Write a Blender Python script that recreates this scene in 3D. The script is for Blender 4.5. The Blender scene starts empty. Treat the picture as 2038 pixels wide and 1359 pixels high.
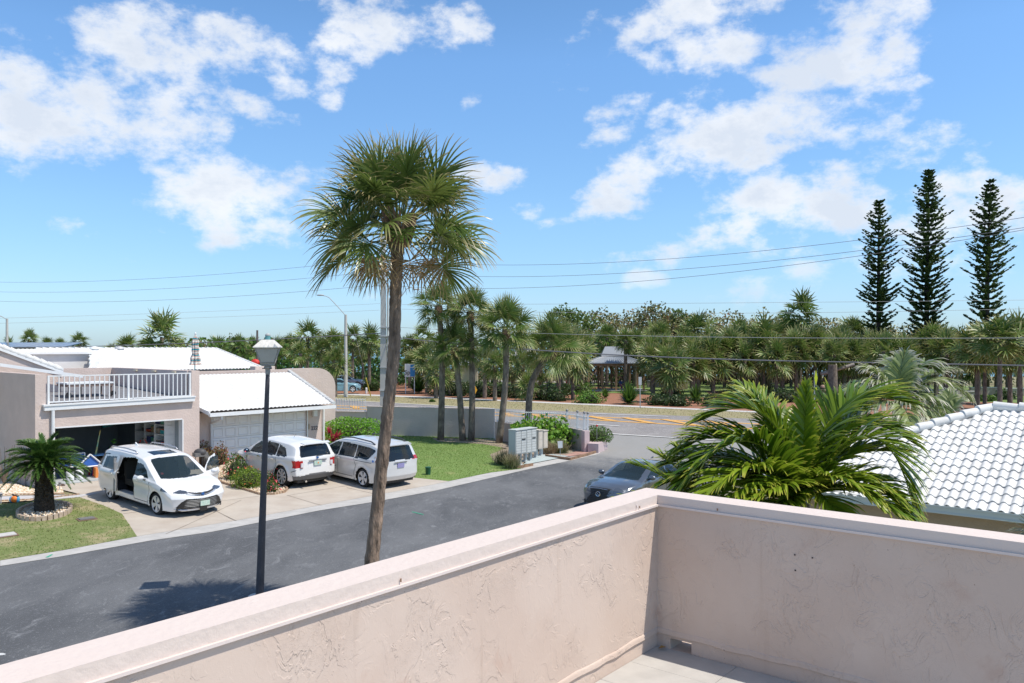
import bpy, math, random
import numpy as np
from mathutils import Vector, Matrix
random.seed(7); rng = np.random.default_rng(7)
R = math.radians
SC = bpy.context.scene; COL = SC.collection
# ------------------------------------------------------------- camera
CX, HY, FP, H = 1019.0, 690.0, 1595.0, 5.4      # picture geometry of a 2038 x 1359 frame, eye 5.4 m above the street
cam = bpy.data.objects.new('camera', bpy.data.cameras.new('camera')); COL.objects.link(cam)
cam.location = (0, 0, H); cam.rotation_euler = (R(90), 0, 0)
cam.data.sensor_width = 36; cam.data.lens = 36*FP/2038; cam.data.shift_y = 10.5/2038
cam.data.clip_start = .05; cam.data.clip_end = 30000
SC.camera = cam
# ------------------------------------------------------------- light
SUN_EL = 61.0; SUN_AZ = (0.95, -0.31)           # horizontal direction towards the sun
sd = bpy.data.lights.new('sun', 'SUN'); sd.energy = 4.3; sd.angle = R(.5); sd.color = (1, .93, .83)
so = bpy.data.objects.new('sun', sd); COL.objects.link(so)
hv = Vector((SUN_AZ[0], SUN_AZ[1], 0)).normalized()*math.cos(R(SUN_EL)); hv.z = math.sin(R(SUN_EL))
so.rotation_euler = hv.to_track_quat('Z', 'Y').to_euler()
W = bpy.data.worlds.new('World'); SC.world = W; W.use_nodes = True
SKYK = 0.115
def build_world():
    nt = W.node_tree; nt.nodes.clear(); N = nt.nodes.new; L = nt.links.new
    def m(op, a, b=None, c=None, clamp=False):
        n = N('ShaderNodeMath'); n.operation = op; n.use_clamp = clamp
        for i, v in enumerate((a, b, c)):
            if v is None: continue
            if isinstance(v, (int, float)): n.inputs[i].default_value = v
            else: L(v, n.inputs[i])
        return n.outputs[0]
    sky = N('ShaderNodeTexSky'); sky.sky_type = 'NISHITA'; sky.sun_disc = False
    sky.sun_elevation = R(SUN_EL); sky.sun_rotation = math.atan2(SUN_AZ[0], SUN_AZ[1])
    sky.altitude = 0; sky.air_density = 1.0; sky.dust_density = .3; sky.ozone_density = 2.2
    tc = N('ShaderNodeTexCoord'); sp = N('ShaderNodeSeparateXYZ'); L(tc.outputs['Generated'], sp.inputs[0])
    x, y, z = sp.outputs
    az = m('ARCTAN2', x, y); el = m('ARCSINE', z)
    # cloud-layer coordinates for the noise
    zz = m('ADD', m('MAXIMUM', z, 0.0), .16)
    pl = N('ShaderNodeCombineXYZ'); L(m('DIVIDE', x, zz), pl.inputs[0]); L(m('DIVIDE', y, zz), pl.inputs[1]); L(m('MULTIPLY', z, 2.0), pl.inputs[2])
    def noise(vec, sc, det, rough, dist=0.):
        n = N('ShaderNodeTexNoise'); n.inputs['Scale'].default_value = sc; n.inputs['Detail'].default_value = det
        n.inputs['Roughness'].default_value = rough; n.inputs['Distortion'].default_value = dist; L(vec, n.inputs['Vector']); return n
    ae = N('ShaderNodeCombineXYZ'); L(az, ae.inputs[0]); L(m('MULTIPLY', el, 1.5), ae.inputs[1])
    n1 = noise(ae.outputs[0], 12.0, 12, .62, 0.)
    n2 = noise(ae.outputs[0], 4.2, 4, .5)
    # warp azimuth / elevation a little so cloud outlines break up
    sub = N('ShaderNodeVectorMath'); sub.operation = 'SUBTRACT'; L(n2.outputs['Color'], sub.inputs[0]); sub.inputs[1].default_value = (.5, .5, .5)
    scl = N('ShaderNodeVectorMath'); scl.operation = 'SCALE'; L(sub.outputs[0], scl.inputs[0]); scl.inputs['Scale'].default_value = .035
    base = N('ShaderNodeCombineXYZ'); L(az, base.inputs[0]); L(el, base.inputs[1])
    wv = N('ShaderNodeVectorMath'); wv.operation = 'ADD'; L(base.outputs[0], wv.inputs[0]); L(scl.outputs[0], wv.inputs[1])
    B = [(130,175,250,85,0,1),(350,105,200,60,6,1),(500,115,120,45,-8,1),(60,250,170,70,0,1),(300,262,150,50,4,1),(230,200,150,80,0,1),(0,60,50,26,0,.8),
      (480,205,70,26,-35,.8),(380,325,100,22,6,.5),(460,390,160,50,0,1),(340,350,60,24,0,.8),(490,445,120,36,-5,1),(600,365,60,24,0,.7),(520,240,50,15,0,.5),
      (800,35,120,50,-8,1),(725,70,75,38,0,.9),(650,145,45,28,15,.7),(655,190,35,20,20,.6),(970,352,62,26,0,.95),(945,195,22,10,20,.5),
      (1370,20,190,42,10,1),(1255,65,60,30,30,.8),(1280,115,60,18,-20,.7),(1445,95,85,48,10,1),(1420,180,45,34,0,.6),(1690,70,120,80,25,1),(1620,130,110,50,0,1),(1745,20,60,70,0,1),(1560,150,60,40,0,.6),
      (1218,238,55,30,25,.9),(1310,225,30,14,20,.5),(1370,218,40,14,0,.6),(1560,235,170,48,0,1.15),(1400,300,200,48,18,1.15),(1270,370,100,42,14,1),(1150,432,60,11,18,.8),(1510,318,70,22,28,.8),(1640,265,60,20,10,.7),
      (1760,250,55,20,0,.8),(1810,310,95,36,12,.95),(1930,312,60,26,10,.7),(1690,190,90,20,12,.6),(1600,410,170,60,0,1.2),(1520,445,140,30,12,.8),(1720,420,120,60,0,.75),(1370,485,80,24,12,.9),(1320,500,60,16,10,.5),(1900,400,170,60,0,.95),(2000,380,90,50,0,.7),
      (1270,552,38,16,10,.8),(1190,525,60,14,8,.5),(1600,560,150,30,8,.6),(1500,575,60,16,0,.45),(1900,500,110,50,0,.45),(1560,500,60,14,0,.5),(120,440,40,14,8,.4),(190,470,22,10,0,.5),(310,462,30,12,-12,.5),(430,480,40,14,0,.35),(700,590,50,16,0,.3),(1060,420,40,12,10,.3)]
    acc = None
    for (px, py, rx, ry, rot, s) in B:
        u = (px-CX)/FP; v = (HY-py)/FP
        a0 = math.atan(u); e0 = math.atan(v*math.cos(a0))
        mp = N('ShaderNodeMapping'); mp.vector_type = 'TEXTURE'; L(wv.outputs[0], mp.inputs['Vector'])
        mp.inputs['Location'].default_value = (a0, e0, 0); mp.inputs['Rotation'].default_value = (0, 0, R(rot))
        mp.inputs['Scale'].default_value = (rx*1.42/FP*math.cos(a0)**2, ry*1.5/FP*math.cos(a0), 1)
        ln = N('ShaderNodeVectorMath'); ln.operation = 'DOT_PRODUCT'; L(mp.outputs[0], ln.inputs[0]); L(mp.outputs[0], ln.inputs[1])
        d = m('MULTIPLY_ADD', ln.outputs['Value'], -s, s)
        acc = d if acc is None else m('MAXIMUM', acc, d)
    # unseen clouds outside the frame, made more plentiful to add white fill light
    g = noise(pl.outputs[0], .9, 4, .5)
    gen = m('MULTIPLY_ADD', g.outputs[0], 6.0, -3.1)
    out = m('MAXIMUM', m('SUBTRACT', m('ABSOLUTE', az), .62), m('SUBTRACT', el, .45))
    gen = m('MINIMUM', gen, m('MULTIPLY_ADD', out, 8.0, -.6))
    acc = m('MAXIMUM', acc, gen)
    acc = m('MAXIMUM', acc, -.6)
    dens = m('ADD', acc, m('MULTIPLY_ADD', n1.outputs[0], 5.6, -2.98))
    al = N('ShaderNodeMapRange'); al.interpolation_type = 'SMOOTHSTEP'; L(dens, al.inputs[0])
    al.inputs[1].default_value = -.1; al.inputs[2].default_value = 1.15
    # thin the clouds low down
    low = N('ShaderNodeMapRange'); L(el, low.inputs[0]); low.inputs[1].default_value = .0; low.inputs[2].default_value = .12
    alpha = m('MULTIPLY', m('MULTIPLY', al.outputs[0], low.outputs[0]), .93)
    n3 = noise(ae.outputs[0], 7., 5, .55)
    shd = m('ADD', m('MULTIPLY', dens, -.32), m('MULTIPLY', n3.outputs[0], 1.2))
    sh = N('ShaderNodeMapRange'); L(shd, sh.inputs[0]); sh.inputs[1].default_value = .1; sh.inputs[2].default_value = .62
    cc = N('ShaderNodeMix'); cc.data_type = 'RGBA'; L(sh.outputs[0], cc.inputs[0])
    cc.inputs[6].default_value = (5.9, 6.4, 7.2, 1); cc.inputs[7].default_value = (8.3, 8.4, 8.5, 1)
    tint = N('ShaderNodeMix'); tint.data_type = 'RGBA'; tint.blend_type = 'MULTIPLY'; tint.inputs[0].default_value = 1
    L(sky.outputs[0], tint.inputs[6]); cr = N('ShaderNodeValToRGB'); L(m('MAXIMUM', el, 0.0), cr.inputs[0]); E_ = cr.color_ramp.elements
    E_[0].position = 0; E_[0].color = (.64, .88, 1.30, 1); E_[1].position = .8; E_[1].color = (1.02, 1.05, 1.06, 1)
    e = E_.new(.06); e.color = (.80, 1.02, 1.34, 1); e = E_.new(.16); e.color = (.95, 1.20, 1.38, 1); e = E_.new(.34); e.color = (1.06, 1.38, 1.60, 1); e = E_.new(.46); e.color = (.92, 1.25, 1.44, 1)
    L(cr.outputs[0], tint.inputs[7])
    mx = N('ShaderNodeMix'); mx.data_type = 'RGBA'; L(alpha, mx.inputs[0]); L(tint.outputs[2], mx.inputs[6]); L(cc.outputs[2], mx.inputs[7])
    bg = N('ShaderNodeBackground'); L(mx.outputs[2], bg.inputs[0]); bg.inputs[1].default_value = SKYK
    o = N('ShaderNodeOutputWorld'); L(bg.outputs[0], o.inputs[0])
SKYTINT = (1.0, 1.0, 1.0, 1)
build_world()
W.cycles.sampling_method = 'MANUAL'; W.cycles.sample_map_resolution = 512
vs = SC.view_settings; vs.view_transform = 'Standard'; vs.look = 'None'; vs.exposure = .15; vs.gamma = 1; vs.use_curve_mapping = False
SC.cycles.max_bounces = 6; SC.cycles.transparent_max_bounces = 12; SC.cycles.diffuse_bounces = 3; SC.cycles.glossy_bounces = 3
SC.cycles.caustics_reflective = False; SC.cycles.caustics_refractive = False

# ------------------------------------------------------------- frames and pixel helpers
dF = np.array((math.sin(R(41.7)), math.cos(R(41.7)))); nB = np.array((-dF[1], dF[0]))    # along the garages, and away from the street
def lerp(a, b, t): return a+(b-a)*t
def cl(v, a=0., b=1.): return max(a, min(b, v))
def zt(x, y):
    "height of the ground: driveways and front lawns climb 0.3 m from the gutter to the garages"
    s = x*dF[0]+y*dF[1]; t = x*nB[0]+y*nB[1]
    r = .3*cl((t-23.3)/7.5)*(1-cl((s-24)/5))
    if t > 60: r += 0
    return r
def G(px, py, dz=0.):
    z = 0.
    for _ in range(6):
        Y = (H-z-dz)*FP/(py-HY); X = (px-CX)/FP*Y; z = zt(X, Y)
    return (X, Y, z+dz)
def P(px, py, Y): return ((px-CX)/FP*Y, Y, H-(py-HY)/FP*Y)
def ZY(py, Y): return H-(py-HY)/FP*Y
class Frame:
    "vertical plane frame: s along d, t along n (to the left of d), z up"
    def __init__(f, o, d): f.o = np.array(o[:2], float); f.d = np.array(d, float); f.n = np.array((-f.d[1], f.d[0]))
    def w(f, s, t, z): p = f.o+f.d*s+f.n*t; return (p[0], p[1], z)
    def px(f, px, py, t=0.):
        o = f.o+f.n*t; k = (px-CX)/FP
        s = (k*o[1]-o[0])/(f.d[0]-k*f.d[1]); Y = o[1]+s*f.d[1]
        return s, H-(py-HY)/FP*Y

# ------------------------------------------------------------- materials
MATS = {}
def mat(name, col, rough=.6, var=0., vscale=6., bump=0., bscale=60., metal=0., col2=None, spec=.5, coat=0., alpha=1., transl=0., obj=False, detail=4, stretch=None, emis=None, bdist=.02):
    if name in MATS: return MATS[name]
    m = bpy.data.materials.new(name); m.use_nodes = True; nt = m.node_tree; b = nt.nodes['Principled BSDF']; MATS[name] = m
    b.inputs['Base Color'].default_value = (*col, 1); b.inputs['Roughness'].default_value = rough; b.inputs['Metallic'].default_value = metal
    b.inputs['Specular IOR Level'].default_value = spec; b.inputs['Coat Weight'].default_value = coat; b.inputs['Coat Roughness'].default_value = .04
    if alpha < 1: b.inputs['Alpha'].default_value = alpha
    tc = nt.nodes.new('ShaderNodeTexCoord' if obj else 'ShaderNodeNewGeometry'); vec = tc.outputs['Object' if obj else 'Position']
    if stretch:
        mp = nt.nodes.new('ShaderNodeMapping'); mp.inputs['Scale'].default_value = stretch; nt.links.new(vec, mp.inputs[0]); vec = mp.outputs[0]
    if var or col2:
        n = nt.nodes.new('ShaderNodeTexNoise'); n.inputs['Scale'].default_value = vscale; n.inputs['Detail'].default_value = detail; n.inputs['Roughness'].default_value = .6
        nt.links.new(vec, n.inputs[0])
        mr = nt.nodes.new('ShaderNodeMapRange'); nt.links.new(n.outputs[0], mr.inputs[0]); mr.inputs[1].default_value = .33; mr.inputs[2].default_value = .67
        mx = nt.nodes.new('ShaderNodeMix'); mx.data_type = 'RGBA'; nt.links.new(mr.outputs[0], mx.inputs[0])
        c2 = col2 if col2 else tuple(min(1, c*(1+var)) for c in col); c1 = col if col2 else tuple(c*(1-var) for c in col)
        mx.inputs[6].default_value = (*c1, 1); mx.inputs[7].default_value = (*c2, 1); nt.links.new(mx.outputs[2], b.inputs['Base Color'])
    if bump:
        n = nt.nodes.new('ShaderNodeTexNoise'); n.inputs['Scale'].default_value = bscale; n.inputs['Detail'].default_value = 5; nt.links.new(vec, n.inputs[0])
        bp = nt.nodes.new('ShaderNodeBump'); bp.inputs['Strength'].default_value = bump; bp.inputs['Distance'].default_value = bdist; nt.links.new(n.outputs[0], bp.inputs['Height']); nt.links.new(bp.outputs[0], b.inputs['Normal'])
    if transl:
        t = nt.nodes.new('ShaderNodeBsdfTranslucent'); 
        src = b.inputs['Base Color'].links[0].from_socket if b.inputs['Base Color'].links else None
        if src: nt.links.new(src, t.inputs[0])
        else: t.inputs[0].default_value = (*col, 1)
        ms = nt.nodes.new('ShaderNodeMixShader'); ms.inputs[0].default_value = transl; nt.links.new(b.outputs[0], ms.inputs[1]); nt.links.new(t.outputs[0], ms.inputs[2])
        nt.links.new(ms.outputs[0], nt.nodes['Material Output'].inputs[0])
    return m
def leafmat(name, c0, c1, tip=None, rough=.45, transl=.3, vscale=3., tipat=.72):
    "leaf: two greens by clump; u of the UV map runs along the leaflet, dead tips are tan"
    if name in MATS: return MATS[name]
    m = bpy.data.materials.new(name); m.use_nodes = True; nt = m.node_tree; b = nt.nodes['Principled BSDF']; MATS[name] = m; N = nt.nodes.new; L = nt.links.new
    b.inputs['Roughness'].default_value = rough; b.inputs['Specular IOR Level'].default_value = .4
    uv = N('ShaderNodeUVMap'); sp = N('ShaderNodeSeparateXYZ'); L(uv.outputs[0], sp.inputs[0])
    mx = N('ShaderNodeMix'); mx.data_type = 'RGBA'; L(sp.outputs[1], mx.inputs[0]); mx.inputs[6].default_value = (*c0, 1); mx.inputs[7].default_value = (*c1, 1)
    out = mx.outputs[2]
    if tip:
        mr = N('ShaderNodeMapRange'); L(sp.outputs[0], mr.inputs[0]); mr.inputs[1].default_value = tipat; mr.inputs[2].default_value = 1.
        m2 = N('ShaderNodeMix'); m2.data_type = 'RGBA'; L(mr.outputs[0], m2.inputs[0]); L(out, m2.inputs[6]); m2.inputs[7].default_value = (*tip, 1); out = m2.outputs[2]
    L(out, b.inputs['Base Color'])
    t = N('ShaderNodeBsdfTranslucent'); L(out, t.inputs[0])
    ms = N('ShaderNodeMixShader'); ms.inputs[0].default_value = transl; L(b.outputs[0], ms.inputs[1]); L(t.outputs[0], ms.inputs[2]); L(ms.outputs[0], nt.nodes['Material Output'].inputs[0])
    return m
def glassmat(name, tint=(.03, .04, .05), see=.35, rough=.02):
    if name in MATS: return MATS[name]
    m = bpy.data.materials.new(name); m.use_nodes = True; nt = m.node_tree; b = nt.nodes['Principled BSDF']; MATS[name] = m; N = nt.nodes.new; L = nt.links.new
    b.inputs['Base Color'].default_value = (*tint, 1); b.inputs['Roughness'].default_value = rough; b.inputs['IOR'].default_value = 1.52
    t = N('ShaderNodeBsdfTransparent'); t.inputs[0].default_value = (.75, .82, .8, 1)
    lw = N('ShaderNodeLayerWeight'); lw.inputs[0].default_value = .25
    mr = N('ShaderNodeMapRange'); L(lw.outputs['Facing'], mr.inputs[0]); mr.inputs[3].default_value = see; mr.inputs[4].default_value = 0.
    ms = N('ShaderNodeMixShader'); L(mr.outputs[0], ms.inputs[0]); L(b.outputs[0], ms.inputs[1]); L(t.outputs[0], ms.inputs[2]); L(ms.outputs[0], nt.nodes['Material Output'].inputs[0])
    return m

# ------------------------------------------------------------- mesh helpers
LOC = {}
def props(o, label=None, cat=None, group=None, kind=None):
    if label: o['label'] = label
    if cat: o['category'] = cat
    if group: o['group'] = group
    if kind: o['kind'] = kind
    return o
def thing(name, label, cat, loc=(0, 0, 0), group=None, rz=0.):
    o = bpy.data.objects.new(name, None); COL.objects.link(o); o.location = loc; o.rotation_euler = (0, 0, rz); o.empty_display_size = .2
    LOC[o.name] = (Vector(loc), rz); return props(o, label, cat, group)
def offs(parent):
    p = parent
    while p is not None and p.parent is not None: p = p.parent
    return LOC.get(p.name, (Vector((0, 0, 0)), 0.)) if p is not None else (Vector((0, 0, 0)), 0.)
def link(name, me, parent=None):
    o = bpy.data.objects.new(name, me); COL.objects.link(o)
    if parent is not None: o.parent = parent
    return o
class MB:
    def __init__(s): s.v = []; s.f = []; s.uv = None
    def add(s, vs, fs):
        n = len(s.v); s.v.extend([tuple(p) for p in vs]); s.f.extend([tuple(i+n for i in f) for f in fs]); return s
    def box(s, c, size, rz=0., ax=None):
        hx, hy, hz = size[0]/2, size[1]/2, size[2]/2; ca, sa = math.cos(rz), math.sin(rz); vs = []
        for dz in (-hz, hz):
            for dx, dy in ((-hx, -hy), (hx, -hy), (hx, hy), (-hx, hy)): vs.append((c[0]+dx*ca-dy*sa, c[1]+dx*sa+dy*ca, c[2]+dz))
        return s.add(vs, [(3, 2, 1, 0), (4, 5, 6, 7), (0, 1, 5, 4), (1, 2, 6, 5), (2, 3, 7, 6), (3, 0, 4, 7)])
    def fb(s, fr, s0, s1, t0, t1, z0, z1):
        "box in a Frame; z0/z1 may be pairs (at s0, at s1)"
        if not isinstance(z0, tuple): z0 = (z0, z0)
        if not isinstance(z1, tuple): z1 = (z1, z1)
        vs = [fr.w(s0, t0, z0[0]), fr.w(s1, t0, z0[1]), fr.w(s1, t1, z0[1]), fr.w(s0, t1, z0[0]), fr.w(s0, t0, z1[0]), fr.w(s1, t0, z1[1]), fr.w(s1, t1, z1[1]), fr.w(s0, t1, z1[0])]
        return s.add(vs, [(3, 2, 1, 0), (4, 5, 6, 7), (0, 1, 5, 4), (1, 2, 6, 5), (2, 3, 7, 6), (3, 0, 4, 7)])
    def prism(s, pts, z0, z1):
        n = len(pts); vs = [(p[0], p[1], z0) for p in pts]+[(p[0], p[1], z1) for p in pts]
        return s.add(vs, [tuple(range(n-1, -1, -1)), tuple(range(n, 2*n))]+[(i, (i+1) % n, n+(i+1) % n, n+i) for i in range(n)])
    def slab(s, pts, off):
        "planar 3D polygon thickened by the vector off"
        n = len(pts); o = Vector(off); vs = [tuple(p) for p in pts]+[tuple(Vector(p)+o) for p in pts]
        return s.add(vs, [tuple(range(n-1, -1, -1)), tuple(range(n, 2*n))]+[(i, (i+1) % n, n+(i+1) % n, n+i) for i in range(n)])
    def tube(s, pts, rad, n=8, caps=True):
        pts = [Vector(p) for p in pts]; rad = list(rad) if hasattr(rad, '__len__') else [rad]*len(pts); vs = []; fs = []
        d0 = (pts[1]-pts[0]).normalized(); ref = Vector((0, 0, 1)) if abs(d0.z) < .9 else Vector((1, 0, 0)); u = d0.cross(ref).normalized()
        for i, p in enumerate(pts):
            d = (pts[min(i+1, len(pts)-1)]-pts[max(i-1, 0)]).normalized(); u = (u-d*u.dot(d)).normalized(); w = d.cross(u)
            for k in range(n):
                a = 2*math.pi*k/n; vs.append(tuple(p+u*math.cos(a)*rad[i]+w*math.sin(a)*rad[i]))
        for i in range(len(pts)-1):
            for k in range(n): a = i*n+k; b = i*n+(k+1) % n; fs.append((a, b, b+n, a+n))
        if caps: fs.append(tuple(range(n-1, -1, -1))); fs.append(tuple(range((len(pts)-1)*n, len(pts)*n)))
        return s.add(vs, fs)
    def lathe(s, c, prof, n=16, sx=1., sy=1., rz=0.):
        vs = []; fs = []
        for r, z in prof:
            for k in range(n): a = 2*math.pi*k/n+rz; vs.append((c[0]+r*sx*math.cos(a), c[1]+r*sy*math.sin(a), c[2]+z))
        for i in range(len(prof)-1):
            for k in range(n): a = i*n+k; b = i*n+(k+1) % n; fs.append((a, b, b+n, a+n))
        fs.append(tuple(range(n-1, -1, -1))); fs.append(tuple(range((len(prof)-1)*n, len(prof)*n)))
        return s.add(vs, fs)
    def blob(s, c, r, n=12, m=8):
        prof = [(max(.001, math.cos(a)), math.sin(a)) for a in np.linspace(-math.pi/2, math.pi/2, m)]
        vs = []; fs = []
        for q, z in prof:
            for k in range(n): a = 2*math.pi*k/n; vs.append((c[0]+r[0]*q*math.cos(a), c[1]+r[1]*q*math.sin(a), c[2]+r[2]*z))
        for i in range(m-1):
            for k in range(n): a = i*n+k; b = i*n+(k+1) % n; fs.append((a, b, b+n, a+n))
        return s.add(vs, fs)
    def build(s, name, ma, parent=None, smooth=False, **kw):
        me = bpy.data.meshes.new(name); v = np.array(s.v, float).reshape(-1, 3)
        if parent is not None and not kw.pop('local', False):
            off, rz = offs(parent); v = v-np.array(off)
            if rz: c, q = math.cos(-rz), math.sin(-rz); v = np.stack([v[:, 0]*c-v[:, 1]*q, v[:, 0]*q+v[:, 1]*c, v[:, 2]], 1)
        else: kw.pop('local', None)
        me.from_pydata(v.tolist(), [], s.f); me.materials.append(ma)
        if smooth: me.polygons.foreach_set('use_smooth', [True]*len(me.polygons))
        if smooth == 'auto': me.set_sharp_from_angle(angle=R(40))
        me.update(); return props(link(name, me, parent), **kw)
def npmesh(name, V, Q, ma, uv=None, parent=None, smooth=False, world=True, **kw):
    "fast mesh from numpy: V (n,3), Q (m,k) faces of equal size, uv per vertex (n,2)"
    V = np.asarray(V, np.float32); Q = np.asarray(Q, np.int32); k = Q.shape[1]
    if parent is not None and world:
        off, rz = offs(parent); V = V-np.array(off, np.float32)
        if rz: c, q = math.cos(-rz), math.sin(-rz); V = np.stack([V[:, 0]*c-V[:, 1]*q, V[:, 0]*q+V[:, 1]*c, V[:, 2]], 1).astype(np.float32)
    me = bpy.data.meshes.new(name); me.vertices.add(len(V)); me.vertices.foreach_set('co', V.ravel())
    me.loops.add(Q.size); me.loops.foreach_set('vertex_index', Q.ravel()); me.polygons.add(len(Q))
    me.polygons.foreach_set('loop_start', np.arange(len(Q), dtype=np.int32)*k); me.polygons.foreach_set('loop_total', np.full(len(Q), k, np.int32))
    if uv is not None: l = me.uv_layers.new(name='UVMap'); l.data.foreach_set('uv', np.asarray(uv, np.float32)[Q.ravel()].ravel())
    if smooth: me.polygons.foreach_set('use_smooth', np.ones(len(Q), bool))
    me.materials.append(ma); me.update(calc_edges=True)
    return props(link(name, me, parent), **kw)
def text_mesh(txt, size, ma, name, parent, origin, right, up, ext=.004):
    cu = bpy.data.curves.new(name, 'FONT'); cu.body = txt; cu.size = size; cu.extrude = ext; cu.align_x = 'CENTER'; cu.align_y = 'CENTER'
    t = bpy.data.objects.new('tmp', cu); COL.objects.link(t); dg = bpy.context.evaluated_depsgraph_get(); me = bpy.data.meshes.new_from_object(t.evaluated_get(dg)); bpy.data.objects.remove(t)
    r = Vector(right).normalized(); u = Vector(up).normalized(); w = r.cross(u); M = Matrix((r, u, w)).transposed().to_4x4(); M.translation = Vector(origin)
    me.transform(M); off, rz = offs(parent)
    if parent is not None: me.transform(Matrix.Rotation(-rz, 4, 'Z')@Matrix.Translation(-off))
    me.materials.clear(); me.materials.append(ma); return link(name, me, parent)
# ============================================================= GROUND
import bmesh
def asphalt_mat(name, base, light, patch=.0, col3=None, apron=False):
    m = mat(name, base, .85, bump=.35, bscale=70)
    nt = m.node_tree; N = nt.nodes.new; L = nt.links.new; b = nt.nodes['Principled BSDF']; g = N('ShaderNodeNewGeometry')
    def nz(sc, det=4, ro=.6, st=None, dist=0):
        v = g.outputs['Position']
        if st: mp = N('ShaderNodeMapping'); mp.inputs['Scale'].default_value = st; mp.inputs['Rotation'].default_value = (0, 0, R(-48)); L(v, mp.inputs[0]); v = mp.outputs[0]
        n = N('ShaderNodeTexNoise'); n.inputs['Scale'].default_value = sc; n.inputs['Detail'].default_value = det; n.inputs['Roughness'].default_value = ro; n.inputs['Distortion'].default_value = dist; L(v, n.inputs[0]); return n.outputs[0]
    def rng_(a, lo, hi): r = N('ShaderNodeMapRange'); L(a, r.inputs[0]); r.inputs[1].default_value = lo; r.inputs[2].default_value = hi; return r.outputs[0]
    def mixc(f, a, c): x = N('ShaderNodeMix'); x.data_type = 'RGBA'; L(f, x.inputs[0]); (L(a, x.inputs[6]) if not isinstance(a, tuple) else setattr(x.inputs[6], 'default_value', a)); x.inputs[7].default_value = c; return x.outputs[2]
    c = mixc(rng_(nz(.45, 7, .62, (1, .55, 1), .4), .38, .64), (*base, 1), (*light, 1))
    c = mixc(rng_(nz(1.7, 9, .74, (1.5, .8, 1), 1.2), .55, .74), c, (*[v*1.75 for v in light], 1))
    c = mixc(rng_(nz(16, 4, .7), .58, .72), c, (*[v*1.9 for v in light], 1))
    c = mixc(rng_(nz(55, 3, .8), .60, .74), c, (*[min(1, v*3.4+.02) for v in light], 1))
    c = mixc(rng_(nz(38, 3, .8), .62, .8), c, (*[v*.35 for v in base], 1))
    if col3: c = mixc(rng_(nz(.22, 5, .6, (1, .4, 1)), .56, .64), c, col3)
    if apron:
        d = N('ShaderNodeVectorMath'); d.operation = 'DOT_PRODUCT'; L(g.outputs['Position'], d.inputs[0]); d.inputs[1].default_value = (dF[0], dF[1], 0)
        a = N('ShaderNodeMath'); a.operation = 'MULTIPLY_ADD'; L(nz(.5, 7, .7, (1, .5, 1), .8), a.inputs[0]); a.inputs[1].default_value = 9; L(d.outputs['Value'], a.inputs[2])
        f = rng_(a.outputs[0], 33.5, 37.5); x = N('ShaderNodeMix'); x.data_type = 'RGBA'; k_ = N('ShaderNodeMath'); k_.operation = 'MULTIPLY'; L(f, k_.inputs[0]); k_.inputs[1].default_value = .72; L(k_.outputs[0], x.inputs[0]); L(c, x.inputs[6]); x.inputs[7].default_value = (.34, .33, .31, 1); c = x.outputs[2]
    L(c, b.inputs['Base Color']); return m
M_asph = asphalt_mat('street_asphalt', (.080, .083, .088), (.138, .142, .147), apron=True)
M_apron = asphalt_mat('worn_apron', (.20, .195, .19), (.34, .33, .315))
M_road = asphalt_mat('highway_asphalt', (.21, .195, .19), (.26, .245, .235))
M_conc = mat('driveway_concrete', (.42, .36, .30), .85, var=.14, vscale=1.1, bump=.15, bscale=90, col2=(.50, .45, .385), detail=7)
M_gut = mat('gutter_concrete', (.40, .39, .37), .85, vscale=2.5, col2=(.50, .485, .46), bump=.2, bscale=80, detail=7)
M_walk = mat('sidewalk_concrete', (.48, .47, .45), .85, vscale=2, col2=(.58, .565, .54), bump=.1, detail=6)
def lawn_mat(name, a, b, dry, k=.55):
    m = mat(name, a, .9, vscale=16, col2=b, bump=.8, bscale=45, detail=8)
    nt = m.node_tree; N = nt.nodes.new; L = nt.links.new; bs = nt.nodes['Principled BSDF']; g = N('ShaderNodeNewGeometry')
    src = bs.inputs['Base Color'].links[0].from_socket
    n = N('ShaderNodeTexNoise'); n.inputs['Scale'].default_value = .9; n.inputs['Detail'].default_value = 9; n.inputs['Roughness'].default_value = .72; L(g.outputs['Position'], n.inputs[0])
    r = N('ShaderNodeMapRange'); L(n.outputs[0], r.inputs[0]); r.inputs[1].default_value = k; r.inputs[2].default_value = k+.12
    x = N('ShaderNodeMix'); x.data_type = 'RGBA'; L(r.outputs[0], x.inputs[0]); L(src, x.inputs[6]); x.inputs[7].default_value = (*dry, 1); L(x.outputs[2], bs.inputs['Base Color']); return m
M_lawn = lawn_mat('lawn_grass', (.13, .17, .045), (.20, .235, .08), (.32, .28, .15), .50)
M_lawn2 = lawn_mat('green_lawn_grass', (.13, .21, .045), (.19, .28, .07), (.27, .30, .11), .56)
M_park = lawn_mat('park_grass', (.13, .20, .05), (.18, .25, .07), (.26, .25, .11), .6)
M_verge = lawn_mat('dry_verge_grass', (.27, .24, .12), (.36, .31, .18), (.22, .235, .09), .52)
M_mulch = mat('bark_mulch', (.20, .085, .05), .95, vscale=6, col2=(.40, .20, .12), bump=1, bscale=30, detail=8)
M_sand = mat('sandy_mulch', (.26, .20, .15), .95, vscale=7, col2=(.42, .34, .27), bump=.8, bscale=30, detail=8)
M_pebble_bed = mat('pebble_bed', (.45, .33, .20), .9, vscale=22, col2=(.72, .60, .44), bump=.7, bscale=35, detail=5)
TL = [23.3, 24.4, 25.5, 26.6, 27.7, 28.8, 29.9, 30.8]; SLn = [24, 25, 26, 27, 28, 29]
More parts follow.
